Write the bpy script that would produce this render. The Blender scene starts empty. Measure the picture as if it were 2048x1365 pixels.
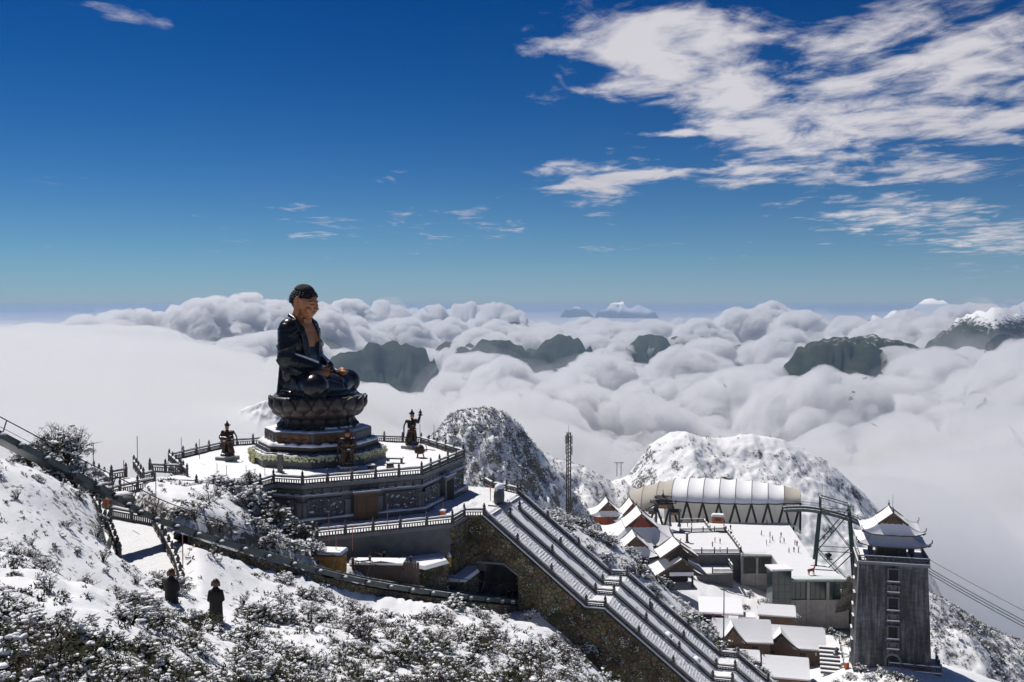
import bpy, bmesh, math, random
import numpy as np
from mathutils import Vector, Matrix, noise as mnoise
rnd = random.Random(11)
PI = math.pi
sc = bpy.context.scene
C = sc.collection

# ---------------------------------------------------------------- camera
F_PX, EYE = 1990.0, 612.0              # focal length and eye level in photo pixels
PITCH = math.atan((682.5 - EYE) / F_PX)
cam_d = bpy.data.cameras.new('camera'); cam = bpy.data.objects.new('camera', cam_d); C.objects.link(cam)
cam_d.sensor_width = 36.0; cam_d.lens = F_PX / 2048 * 36.0
cam_d.clip_start = 0.5; cam_d.clip_end = 400000
cam.location = (0, 0, 0); cam.rotation_euler = (PI / 2 - PITCH, 0, 0)
sc.camera = cam
_F = Vector((0, math.cos(PITCH), -math.sin(PITCH))); _U = Vector((0, math.sin(PITCH), math.cos(PITCH)))
def at(px, py, D):                     # photo pixel + distance along Y -> point
    r = _F + Vector(((px - 1024) / F_PX, 0, 0)) + _U * ((682.5 - py) / F_PX)
    return r * (D / r.y)
def atz(px, py, z):                    # photo pixel on the level z
    r = _F + Vector(((px - 1024) / F_PX, 0, 0)) + _U * ((682.5 - py) / F_PX)
    return r * (z / r.z)

# ---------------------------------------------------------------- light
SUN_AZ = math.atan2(-0.63, 0.77)       # direction to the sun, from +Y towards +X
SUN_EL = math.radians(57)
sun_d = bpy.data.lights.new('sun', 'SUN'); sun = bpy.data.objects.new('sun', sun_d); C.objects.link(sun)
sun_d.energy = 4.4; sun_d.angle = math.radians(0.5); sun_d.color = (1.0, 0.95, 0.88)
to_sun = Vector((math.sin(SUN_AZ) * math.cos(SUN_EL), math.cos(SUN_AZ) * math.cos(SUN_EL), math.sin(SUN_EL)))
sun.rotation_euler = to_sun.to_track_quat('Z', 'Y').to_euler()

w = bpy.data.worlds.new('World'); sc.world = w; w.use_nodes = True
N = w.node_tree.nodes; L = w.node_tree.links; N.clear()
class G:                               # tiny node helper
    def __init__(s, tree): s.t = tree; s.n = tree.nodes; s.l = tree.links
    def add(s, kind, ins=None, **kw):
        n = s.n.new(kind)
        for k, v in kw.items(): setattr(n, k, v)
        for k, v in (ins or {}).items():
            if isinstance(v, bpy.types.NodeSocket): s.l.new(v, n.inputs[k])
            else: n.inputs[k].default_value = v
        return n
    def m(s, op, a, b=0.0, c=None, clamp=False):
        n = s.add('ShaderNodeMath', operation=op, use_clamp=clamp)
        for i, v in enumerate((a, b, c)):
            if v is None: continue
            if isinstance(v, bpy.types.NodeSocket): s.l.new(v, n.inputs[i])
            else: n.inputs[i].default_value = v
        return n.outputs[0]
    def mix(s, fac, a, b, blend='MIX'):
        n = s.add('ShaderNodeMix', data_type='RGBA', blend_type=blend)
        for i, v in ((0, fac), (6, a), (7, b)):
            if isinstance(v, bpy.types.NodeSocket): s.l.new(v, n.inputs[i])
            elif i == 0: n.inputs[0].default_value = v
            else: n.inputs[i].default_value = (*v, 1)
        return n.outputs[2]
    def ramp(s, fac, stops, interp='LINEAR'):
        n = s.add('ShaderNodeValToRGB', {0: fac}); e = n.color_ramp.elements; n.color_ramp.interpolation = interp
        while len(e) > 1: e.remove(e[-1])
        for i, (p, c) in enumerate(stops):
            x = e[0] if i == 0 else e.new(p)
            x.position = p; x.color = (*c, 1) if len(c) == 3 else c
        return n.outputs[0]
    def noise(s, vec, scale, detail=5, rough=.55, dist=0.0, dim='3D'):
        n = s.add('ShaderNodeTexNoise', noise_dimensions=dim)
        s.l.new(vec, n.inputs['Vector'])
        for k, v in (('Scale', scale), ('Detail', detail), ('Roughness', rough), ('Distortion', dist)): n.inputs[k].default_value = v
        return n.outputs[0]
g = G(w.node_tree)
sky = g.add('ShaderNodeTexSky', sky_type='NISHITA')
sky.sun_disc = False; sky.sun_elevation = SUN_EL; sky.sun_rotation = SUN_AZ
sky.altitude = 3100; sky.air_density = 1.0; sky.dust_density = 0.3; sky.ozone_density = 3.0
tc = g.add('ShaderNodeTexCoord')
sv = g.add('ShaderNodeVectorMath', {0: tc.outputs['Generated'], 1: (1, 1, .93), 2: (0, 0, .035)}, operation='MULTIPLY_ADD')
L.new(g.add('ShaderNodeVectorMath', {0: sv.outputs[0]}, operation='NORMALIZE').outputs[0], sky.inputs[0])
sep = g.add('ShaderNodeSeparateXYZ', {0: tc.outputs['Generated']})
X_, Y_, Z_ = sep.outputs
az = g.m('ARCTAN2', X_, Y_)
el = g.m('ARCSINE', Z_)
# cloud deck seen in perspective: project the view direction on a level plane
zz = g.m('MAXIMUM', g.m('ADD', Z_, 0.035), 0.02)
px_ = g.m('DIVIDE', X_, zz); py_ = g.m('DIVIDE', Y_, zz)
pv = g.add('ShaderNodeCombineXYZ', {0: g.m('MULTIPLY', px_, 0.8), 1: g.m('MULTIPLY', py_, 0.5), 2: g.m('MULTIPLY', Z_, 4.0)}).outputs[0]
n1 = g.noise(pv, 2.6, 9, .58, .6)
n2 = g.noise(pv, 0.55, 4, .5)
n3 = g.noise(pv, 7.0, 8, .62, .6)
patches = [  # photo px, py, rx, ry, strength: where the bands of altocumulus stand (direction space)
    (1900, 60, 380, 130, .40), (1270, 50, 190, 80, .44), (1350, 120, 150, 60, .26), (1570, 185, 400, 26, .38), (1640, 228, 300, 55, .42), (1950, 200, 280, 80, .40),
    (1740, 285, 180, 26, .50), (1470, 352, 300, 24, .60), (1140, 352, 90, 30, .46), (840, 440, 280, 46, .27),
    (1760, 422, 170, 34, .42), (2010, 480, 210, 60, .40), (1190, 402, 80, 16, .30), (270, 36, 80, 12, .28),
    (190, 10, 60, 9, .26), (760, 50, 50, 16, .18), (90, 364, 100, 10, .2), (1360, 268, 80, 7, .34), (1240, 185, 120, 15, .42),
    (1830, 350, 130, 22, .2), (1230, 492, 160, 9, .2), (640, 470, 100, 14, .14), (1110, 330, 40, 20, .2)]
bias = None
for (qx, qy, rx, ry, s) in patches:
    p = at(qx, qy, 100).normalized(); a0 = math.atan2(p.x, p.y); e0 = math.asin(p.z)
    da = g.m('MULTIPLY', g.m('SUBTRACT', az, a0), F_PX / rx); de = g.m('MULTIPLY', g.m('SUBTRACT', el, e0), F_PX / ry)
    r2 = g.m('ADD', g.m('MULTIPLY', da, da), g.m('MULTIPLY', de, de))
    b = g.m('MULTIPLY', g.m('EXPONENT', g.m('MULTIPLY', r2, -0.9)), s)
    bias = b if bias is None else g.m('ADD', bias, b)
# beyond the frame the same kind of broken deck goes on
aside = g.m('SMOOTH_MAX', g.m('MULTIPLY', g.m('SUBTRACT', g.m('ABSOLUTE', az), 0.62), 2.0), 0.0, 0.1, clamp=True)
over = g.m('MULTIPLY', g.m('SUBTRACT', el, 0.36), 3.0, clamp=True)
bias = g.m('ADD', g.m('MINIMUM', bias, 0.52), g.m('MULTIPLY', g.m('MAXIMUM', aside, over), 0.2))
dens = g.m('ADD', g.m('ADD', g.m('MULTIPLY', g.m('SUBTRACT', n1, .5), 1.9), g.m('MULTIPLY', g.m('SUBTRACT', n3, .5), 0.9)), g.m('SUBTRACT', g.m('MULTIPLY', bias, 1.32), 0.36))
alpha = g.add('ShaderNodeMapRange', {0: dens, 1: -.03, 2: 0.52, 3: 0.0, 4: 0.92}, interpolation_type='SMOOTHSTEP').outputs[0]
alpha = g.m('MULTIPLY', alpha, g.add('ShaderNodeMapRange', {0: Z_, 1: 0.0, 2: 0.06, 3: 0.0, 4: 1.0}).outputs[0])
skyc = g.mix(1.0, sky.outputs[0], (0.1, 0.1, 0.1), 'MULTIPLY')
skyc = g.add('ShaderNodeHueSaturation', {'Saturation': 1.42, 'Value': 1.0, 'Color': skyc}).outputs[0]
skyc = g.add('ShaderNodeGamma', {0: skyc, 1: 1.5}).outputs[0]
skyc = g.mix(1.0, skyc, (4.3, 8.5, 6.7), 'MULTIPLY')
# far haze low over the horizon
hzf = g.m('MULTIPLY', g.m('EXPONENT', g.m('MULTIPLY', g.m('MAXIMUM', el, 0.0), -1 / math.radians(3.7))), .9)
skyc = g.mix(hzf, skyc, (3.2, 3.75, 4.75))
lit = g.ramp(g.m('ADD', n2, g.m('MULTIPLY', n3, .25)), [(.42, (4.2, 4.2, 5.0)), (.72, (7.0, 6.8, 7.2))])
col = g.mix(alpha, skyc, (0, 0, 0)); L.new(lit, col.node.inputs[7])
SKY_STRENGTH = 0.10
bg = g.add('ShaderNodeBackground', {'Color': col, 'Strength': SKY_STRENGTH})
out = g.add('ShaderNodeOutputWorld', {0: bg.outputs[0]})

sc.view_settings.view_transform = 'Standard'; sc.view_settings.look = 'None'
sc.view_settings.exposure = 0.0; sc.view_settings.gamma = 1.0
cy = sc.cycles if hasattr(sc, 'cycles') else None
sc.render.engine = 'CYCLES'
cy = sc.cycles
cy.use_denoising = True
try: cy.denoiser = 'OPENIMAGEDENOISE'
except Exception: pass
cy.max_bounces = 16; cy.diffuse_bounces = 3; cy.glossy_bounces = 3; cy.transmission_bounces = 4
cy.volume_bounces = 10; cy.transparent_max_bounces = 32
cy.use_adaptive_sampling = True; cy.adaptive_threshold = 0.02
# ---------------------------------------------------------------- helpers: materials
MATS = {}
def newmat(name):
    m = bpy.data.materials.new(name); m.use_nodes = True; m.node_tree.nodes.clear(); MATS[name] = m
    return m, G(m.node_tree)
def finish(gm, bsdf_out, disp=None):
    gm.add('ShaderNodeOutputMaterial', {'Surface': bsdf_out})
def principled(gm, color, rough=.7, metal=0.0, spec=.4, bump=None, bstr=.4, bdist=.05, **kw):
    ins = {'Roughness': rough, 'Metallic': metal, 'Specular IOR Level': spec}
    ins['Base Color'] = color if isinstance(color, bpy.types.NodeSocket) else (*color, 1)
    ins.update(kw)
    n = gm.add('ShaderNodeBsdfPrincipled', ins)
    if bump is not None:
        b = gm.add('ShaderNodeBump', {'Height': bump, 'Strength': bstr, 'Distance': bdist}); gm.l.new(b.outputs[0], n.inputs['Normal'])
    return n.outputs[0]
def objco(gm): return gm.add('ShaderNodeTexCoord').outputs['Object']
def worldco(gm): return gm.add('ShaderNodeNewGeometry').outputs['Position']
def upness(gm): 
    return gm.add('ShaderNodeSeparateXYZ', {0: gm.add('ShaderNodeNewGeometry').outputs['Normal']}).outputs[2]
SNOW = (.86, .87, .90)
def plain(name, color, rough=.7, metal=0.0, vary=.25, scale=3.0, snow=0.0, spec=.4, bump=.0, bdist=.05):
    """base colour broken up by two noises; snow > 0 lays snow on faces that look up"""
    m, gm = newmat(name); v = worldco(gm)
    n = gm.noise(v, scale, 6, .6); n2 = gm.noise(v, scale * .17, 3, .5)
    f = gm.m('ADD', gm.m('MULTIPLY', n, .6), gm.m('MULTIPLY', n2, .5))
    c = gm.ramp(f, [(.3, tuple(x * (1 - vary) for x in color)), (.8, tuple(min(1, x * (1 + vary)) for x in color))])
    r = rough
    if snow > 0:
        up = gm.m('ADD', upness(gm), gm.m('MULTIPLY', gm.m('SUBTRACT', gm.noise(v, scale * 1.7, 5, .65), .5), 1.2))
        k = gm.add('ShaderNodeMapRange', {0: up, 1: 1.0 - snow, 2: 1.12 - snow, 3: 0.0, 4: 1.0}, interpolation_type='SMOOTHSTEP').outputs[0]
        c = gm.mix(k, c, SNOW); r = gm.m('ADD', gm.m('MULTIPLY', k, .6 - rough), rough)
    finish(gm, principled(gm, c, r, metal, spec, n if bump else None, bump, bdist))
    return m
# ---------------------------------------------------------------- helpers: meshes
def rotz(a): return Matrix.Rotation(a, 4, 'Z')
def T(x, y=None, z=None):
    return Matrix.Translation(x if y is None else (x, y, z))
class MB:
    def __init__(s): s.v = []; s.f = []; s.mi = []; s.k = 0
    def raw(s, vs, fs, M=None, k=None):
        o = len(s.v)
        s.v += [tuple(M @ Vector(p)) for p in vs] if M is not None else [tuple(p) for p in vs]
        s.f += [tuple(i + o for i in f) for f in fs]; s.mi += [s.k if k is None else k] * len(fs)
        return s
    def box(s, c, d, M=None, taper=1.0, top=None):
        x, y, z = c; a, b, h = d[0] / 2, d[1] / 2, d[2] / 2
        tx, ty = (taper, taper) if top is None else top
        vs = [(x + i * a * (1 if k < 0 else tx), y + j * b * (1 if k < 0 else ty), z + k * h) for k in (-1, 1) for j in (-1, 1) for i in (-1, 1)]
        return s.raw(vs, [(0, 2, 3, 1), (4, 5, 7, 6), (0, 1, 5, 4), (2, 6, 7, 3), (0, 4, 6, 2), (1, 3, 7, 5)], M)
    def bar(s, a, b, wd, ht=None, up=(0, 0, 1)):
        """box beam from a to b"""
        a = Vector(a); b = Vector(b); d = (b - a); ln = d.length
        if ln < 1e-6: return s
        d.normalize(); u = Vector(up); sx = d.cross(u)
        if sx.length < 1e-4: sx = d.cross(Vector((1, 0, 0)))
        sx.normalize(); u = sx.cross(d); ht = wd if ht is None else ht
        vs = []
        for p in (a, b):
            for (i, j) in ((-1, -1), (1, -1), (1, 1), (-1, 1)): vs.append(p + sx * (i * wd / 2) + u * (j * ht / 2))
        return s.raw(vs, [(3, 2, 1, 0), (4, 5, 6, 7), (0, 1, 5, 4), (1, 2, 6, 5), (2, 3, 7, 6), (3, 0, 4, 7)])
    def prism(s, poly, z0, z1, M=None, scale_top=1.0):
        n = len(poly); cx = sum(p[0] for p in poly) / n; cy = sum(p[1] for p in poly) / n
        vs = [(p[0], p[1], z0) for p in poly] + [(cx + (p[0] - cx) * scale_top, cy + (p[1] - cy) * scale_top, z1) for p in poly]
        return s.raw(vs, [tuple(range(n))[::-1], tuple(range(n, 2 * n))] + [(i, (i + 1) % n, n + (i + 1) % n, n + i) for i in range(n)], M)
    def lathe(s, prof, seg=12, M=None, squash=1.0):
        vs = []; fs = []
        for (r, z) in prof:
            for i in range(seg): a = 2 * PI * i / seg; vs.append((r * math.cos(a), r * math.sin(a) * squash, z))
        for j in range(len(prof) - 1):
            for i in range(seg): fs.append((j * seg + i, j * seg + (i + 1) % seg, (j + 1) * seg + (i + 1) % seg, (j + 1) * seg + i))
        fs.append(tuple(range(seg))[::-1]); fs.append(tuple(range((len(prof) - 1) * seg, len(prof) * seg)))
        return s.raw(vs, fs, M)
    def tube(s, pts, r, seg=6, r2=None):
        pts = [Vector(p) for p in pts]; n = len(pts); vs = []; fs = []
        rs = [r + ((r2 if r2 is not None else r) - r) * i / (n - 1) for i in range(n)] if not isinstance(r, (list, tuple)) else r
        side = None
        for i, p in enumerate(pts):
            d = (pts[min(i + 1, n - 1)] - pts[max(i - 1, 0)]).normalized()
            if side is None:
                side = d.cross(Vector((0, 0, 1)))
                if side.length < .05: side = d.cross(Vector((1, 0, 0)))
            side = (side - d * side.dot(d)).normalized(); u = side.cross(d)
            for k in range(seg): a = 2 * PI * k / seg; vs.append(p + (side * math.cos(a) + u * math.sin(a)) * rs[i])
        for i in range(n - 1):
            for k in range(seg): fs.append((i * seg + k, i * seg + (k + 1) % seg, (i + 1) * seg + (k + 1) % seg, (i + 1) * seg + k))
        fs.append(tuple(range(seg))[::-1]); fs.append(tuple(range((n - 1) * seg, n * seg)))
        return s.raw(vs, fs)
    def ball(s, c, r, seg=8, ring=5, M=None):
        if not isinstance(r, (tuple, list)): r = (r, r, r)
        prof = []
        vs = [(c[0], c[1], c[2] - r[2])]
        for j in range(1, ring):
            t = PI * j / ring
            for i in range(seg): a = 2 * PI * i / seg; vs.append((c[0] + r[0] * math.sin(t) * math.cos(a), c[1] + r[1] * math.sin(t) * math.sin(a), c[2] - r[2] * math.cos(t)))
        vs.append((c[0], c[1], c[2] + r[2])); e = len(vs) - 1
        fs = [(0, 1 + (i + 1) % seg, 1 + i) for i in range(seg)]
        for j in range(ring - 2):
            for i in range(seg): fs.append((1 + j * seg + i, 1 + j * seg + (i + 1) % seg, 1 + (j + 1) * seg + (i + 1) % seg, 1 + (j + 1) * seg + i))
        o = 1 + (ring - 2) * seg
        fs += [(o + i, o + (i + 1) % seg, e) for i in range(seg)]
        return s.raw(vs, fs, M)
    def mesh(s, name, mats, smooth=False):
        me = bpy.data.meshes.new(name); me.from_pydata(s.v, [], s.f)
        for m in (mats if isinstance(mats, (list, tuple)) else [mats]): me.materials.append(m)
        if max(s.mi, default=0): me.polygons.foreach_set('material_index', s.mi)
        if smooth: me.polygons.foreach_set('use_smooth', [True] * len(me.polygons))
        me.update(); return me
    def build(s, name, mats, parent=None, smooth=False, loc=None):
        o = bpy.data.objects.new(name, s.mesh(name, mats, smooth)); C.objects.link(o)
        if parent is not None: o.parent = parent
        if loc is not None: o.location = loc
        return o
def auto_smooth(o, ang=40):
    me = o.data; bm = bmesh.new(); bm.from_mesh(me)
    for f in bm.faces: f.smooth = True
    for e in bm.edges: e.smooth = len(e.link_faces) == 2 and e.calc_face_angle(0) < math.radians(ang)
    bm.to_mesh(me); bm.free()
def tag(o, label=None, cat=None, group=None, kind=None):
    for k, v in (('label', label), ('category', cat), ('group', group), ('kind', kind)):
        if v: o[k] = v
    return o
def thing(name, label, cat, loc=(0, 0, 0), rz=0.0, group=None):
    o = bpy.data.objects.new(name, None); C.objects.link(o); o.empty_display_size = .2
    o.location = loc; o.rotation_euler = (0, 0, rz)
    return tag(o, label, cat, group)
def copy_thing(root, loc=None, rz=None, label=None, scale=None):
    def cp(o, par):
        c = o.copy(); C.objects.link(c); c.parent = par
        for ch in o.children: cp(ch, c)
        return c
    r = cp(root, None)
    if loc is not None: r.location = loc
    if rz is not None: r.rotation_euler = (0, 0, rz)
    if scale is not None: r.scale = scale
    if label: r['label'] = label
    return r
def fbm(x, y, z=0.0, oct=4, f=1.0):
    a = 1.0; s = 0.0
    for _ in range(oct): s += a * mnoise.noise((x * f, y * f, z)); a *= .5; f *= 2.03
    return s
# vectorised value noise for big grids
def _hash(ix, iy, seed):
    h = (ix.astype(np.int64) * 374761393 + iy.astype(np.int64) * 668265263 + seed * 1442695041) & 0xffffffff
    h = ((h ^ (h >> 13)) * 1274126177) & 0xffffffff
    return ((h ^ (h >> 16)) & 0xffffff) / float(0xffffff)
def vnoise(x, y, seed=0):
    ix = np.floor(x); iy = np.floor(y); fx = x - ix; fy = y - iy
    fx = fx * fx * fx * (fx * (fx * 6 - 15) + 10); fy = fy * fy * fy * (fy * (fy * 6 - 15) + 10)
    a = _hash(ix, iy, seed); b = _hash(ix + 1, iy, seed); c = _hash(ix, iy + 1, seed); d = _hash(ix + 1, iy + 1, seed)
    return (a + (b - a) * fx) * (1 - fy) + (c + (d - c) * fx) * fy
def vfbm(x, y, oct=5, seed=0, rough=.5):
    s = 0; a = 1.0; t = 0
    for o in range(oct):
        ca, sa = math.cos(o * 1.1), math.sin(o * 1.1)
        s = s + a * vnoise((x * ca - y * sa) * 2.03 ** o, (x * sa + y * ca) * 2.03 ** o, seed + o * 7); t += a; a *= rough
    return s / t - .5
def worley(x, y, seed=0):
    """nearest feature distance (0..~1), for billows"""
    ix = np.floor(x); iy = np.floor(y); best = np.full(x.shape, 9.0)
    for dx in (-1, 0, 1):
        for dy in (-1, 0, 1):
            cx = ix + dx; cy_ = iy + dy
            qx = cx + .15 + .7 * _hash(cx, cy_, seed); qy = cy_ + .15 + .7 * _hash(cx, cy_, seed + 31)
            best = np.minimum(best, (x - qx) ** 2 + (y - qy) ** 2)
    return np.sqrt(best)
# ---------------------------------------------------------------- the far land, the sea of clouds, the air
def polar_grid(a0, a1, na, d0, d1, nd):
    az_ = np.radians(np.linspace(a0, a1, na)); d = np.geomspace(d0, d1, nd)
    A, D = np.meshgrid(az_, d)                 # rows: distance
    return np.sin(A) * D, np.cos(A) * D
def sheet_obj(name, X, Y, Z, mat, smooth=True, closed_bottom=None):
    r, c = X.shape; v = np.stack([X, Y, Z], -1).reshape(-1, 3)
    i = (np.arange(r - 1)[:, None] * c + np.arange(c - 1)[None]).ravel()
    f = np.stack([i, i + 1, i + c + 1, i + c], -1)
    if closed_bottom is not None:          # skirt all round and a coarse underside
        n = r * c
        bd = np.concatenate([np.arange(c), np.arange(1, r) * c + c - 1, (r - 1) * c + np.arange(c - 2, -1, -1), np.arange(r - 2, 0, -1) * c])
        vb = v[bd].copy(); vb[:, 2] = closed_bottom; m_ = len(bd); ring = n + np.arange(m_); nx = np.roll(np.arange(m_), -1)
        ri = np.unique(np.linspace(0, r - 1, 40).astype(int)); ci = np.unique(np.linspace(0, c - 1, 60).astype(int))
        bg_ = np.stack([X[np.ix_(ri, ci)], Y[np.ix_(ri, ci)], np.full((len(ri), len(ci)), float(closed_bottom))], -1).reshape(-1, 3)
        o_ = n + m_; cc = len(ci); j = (np.arange(len(ri) - 1)[:, None] * cc + np.arange(cc - 1)[None]).ravel() + o_
        v = np.vstack([v, vb, bg_])
        f = np.vstack([f, np.stack([bd[nx], bd, ring, ring[nx]], -1), np.stack([j + cc, j + cc + 1, j + 1, j], -1)])
    me = bpy.data.meshes.new(name); me.vertices.add(len(v)); me.vertices.foreach_set('co', v.astype(np.float32).ravel())
    idx = f.ravel(); starts = np.arange(0, f.size, 4); nf = len(f)
    me.loops.add(len(idx)); me.loops.foreach_set('vertex_index', idx.astype(np.int32))
    me.polygons.add(nf); me.polygons.foreach_set('loop_start', starts.astype(np.int32))
    me.polygons.foreach_set('use_smooth', np.full(nf, smooth))
    me.update(calc_edges=True); me.validate(); me.materials.append(mat)
    o = bpy.data.objects.new(name, me); C.objects.link(o); return o
def ss(a, b, x):
    t = np.clip((x - a) / (b - a), 0, 1); return t * t * (3 - 2 * t)

# photo px, photo py of the peak, distance, half width px, snow
PEAKS = [(900, 688, 6600, 110), (985, 684, 6200, 130), (1380, 678, 6800, 120), (1225, 660, 8200, 130), (650, 684, 6000, 90), (1470, 688, 6600, 110), (1125, 678, 6200, 140), (775, 690, 5600, 190), (700, 705, 5400, 60), (1030, 648, 9500, 80), (1300, 676, 6600, 110), (1200, 712, 6000, 70),
         (1440, 752, 4300, 70), (1690, 677, 4300, 130), (1750, 675, 4400, 110), (1810, 692, 4400, 80), (1630, 684, 4250, 75), (1575, 735, 4200, 60), (1990, 626, 5200, 150), (2120, 615, 5600, 200), (1150, 610, 30000, 22), (1235, 606, 30000, 40), (1275, 612, 30000, 40),
         (1862, 597, 27000, 40), (1795, 620, 10000, 26), (1752, 628, 10000, 18), (1710, 640, 9500, 20), (945, 612, 26000, 20), (1460, 640, 9000, 24),
         (250, 676, 2500, 26), (850, 684, 7500, 30), (720, 665, 8200, 40), (-300, 640, 9000, 150), (2400, 640, 9000, 200)]
def land_z(X, Y):
    D = np.hypot(X, Y)
    Z = -1250 + 260 * vfbm(X / 2600, Y / 2600, 5, 3) + 0 * X
    for (px, py, d, hw) in PEAKS:
        p = at(px, py, d); R = hw / F_PX * d
        q = np.hypot((X - p.x) / R, (Y - p.y) / (R * 1.15))
        q = q * (1 + .55 * vfbm(X / R * 1.3, Y / R * 1.3, 3, 7))
        H = 1.6 * R if d > 20000 else 2.3 * R
        prof = p.z + 8 - H * .5 * (np.sqrt(q * q + .12) - .346)
        rg = 1 - np.abs(vfbm(X / R * 1.7 + px, Y / R * 1.7, 6, 5, .55)) * 4
        prof = prof + R * (.46 * (rg - .55)) * np.clip(q * 2.2, .3, 1) * np.clip(2.2 - q * .7, 0, 1)
        prof = prof - R * 1.3 * np.clip(q - 1.25, 0, 9) ** 2
        Z = np.maximum(Z, np.where(q < 5, prof, -2000))
    return Z
LX, LY = polar_grid(-46, 46, 400, 900, 60000, 270)
m, gm = newmat('forested_ridge'); v = worldco(gm)
n = gm.noise(v, .012, 8, .65); nb = gm.noise(v, .05, 6, .7)
z_ = gm.add('ShaderNodeSeparateXYZ', {0: v}).outputs[2]
c0 = gm.ramp(n, [(.35, (.018, .030, .020)), (.6, (.045, .055, .030)), (.75, (.09, .07, .05))])
sn = gm.m('ADD', gm.m('ADD', gm.m('MULTIPLY', z_, .0042), .62), gm.m('MULTIPLY', gm.m('SUBTRACT', nb, .5), 2.4))
sn = gm.m('ADD', sn, gm.m('MULTIPLY', gm.m('SUBTRACT', upness(gm), .8), 1.6))
xs = gm.add('ShaderNodeSeparateXYZ', {0: v}).outputs[0]
sn = gm.m('ADD', sn, gm.m('MULTIPLY', gm.m('SUBTRACT', gm.m('MULTIPLY', xs, .0005), .75, clamp=False), .55))
k = gm.add('ShaderNodeMapRange', {0: sn, 1: .3, 2: .75, 3: 0.0, 4: 1.0}, interpolation_type='SMOOTHSTEP').outputs[0]
finish(gm, principled(gm, gm.mix(k, c0, SNOW), .9, 0, .1))
tag(sheet_obj('distant_mountains', LX, LY, land_z(LX, LY), m), kind='structure', label='dark forested ridges and snowy peaks rising through the sea of clouds')

# ---- clouds: domes of cumulus (px, py of top, distance, half width px, depth ratio)
DOMES = [(230, 640, 5700, 150, 1), (420, 626, 6100, 150, 1), (580, 622, 6400, 130, 1), (760, 640, 9000, 120, 1), (100, 668, 5200, 70, 1), (185, 648, 5400, 60, 1), (245, 628, 5600, 45, 1), (300, 622, 5700, 40, 1), (350, 624, 5800, 45, 1), (425, 612, 5900, 50, 1), (495, 607, 6000, 45, 1), (550, 604, 6100, 60, 1), (620, 607, 6300, 60, 1),
         (700, 612, 9000, 50, 1), (770, 606, 10000, 36, 1), (860, 602, 11000, 40, 1), (930, 601, 12000, 36, 1), (1000, 612, 11000, 60, 1), (690, 640, 7000, 70, 1), (800, 645, 7600, 70, 1), (900, 640, 7800, 60, 1),
         (850, 708, 4300, 80, .8), (930, 700, 4500, 80, .8), (880, 690, 4700, 60, .8), (1010, 720, 4200, 50, .8), (960, 670, 6600, 70, 1), (1080, 650, 8000, 60, 1), (1180, 640, 8600, 70, 1), (1260, 655, 7800, 50, 1),
         (1250, 712, 4400, 60, .7), (1190, 735, 3900, 60, .7), (1320, 740, 3600, 60, .7), (1370, 706, 5000, 60, .8), (1400, 640, 7600, 50, 1), (1480, 625, 8000, 60, 1), (1545, 612, 8200, 50, 1), (1610, 625, 7800, 60, 1), (1500, 670, 5800, 70, 1), (1560, 655, 6200, 50, 1),
         (1420, 690, 5200, 40, .8), (1510, 720, 4300, 45, .8), (1480, 762, 3400, 60, .7), (1570, 782, 3200, 60, .7), (1760, 706, 3500, 60, .7), (1830, 690, 3700, 70, .7), (1900, 702, 3500, 70, .7), (1980, 694, 3700, 80, .7), (1700, 742, 3100, 60, .7), (2060, 706, 3500, 80, .7),
         (1690, 640, 7200, 50, 1), (1830, 625, 8000, 70, 1), (1900, 612, 8600, 60, 1), (1960, 604, 9000, 70, 1), (2060, 606, 9000, 80, 1), (1780, 655, 6000, 60, 1), (1870, 650, 6000, 60, 1)]
_az = np.radians(np.linspace(-34, 34, 600))
_dd = np.concatenate([np.geomspace(440, 2600, 130), np.geomspace(2600, 9500, 430)[1:], np.geomspace(9500, 62000, 90)[1:]])
_A, _D = np.meshgrid(_az, _dd); CX, CY = np.sin(_A) * _D, np.cos(_A) * _D
BASE = -720.0
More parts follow.
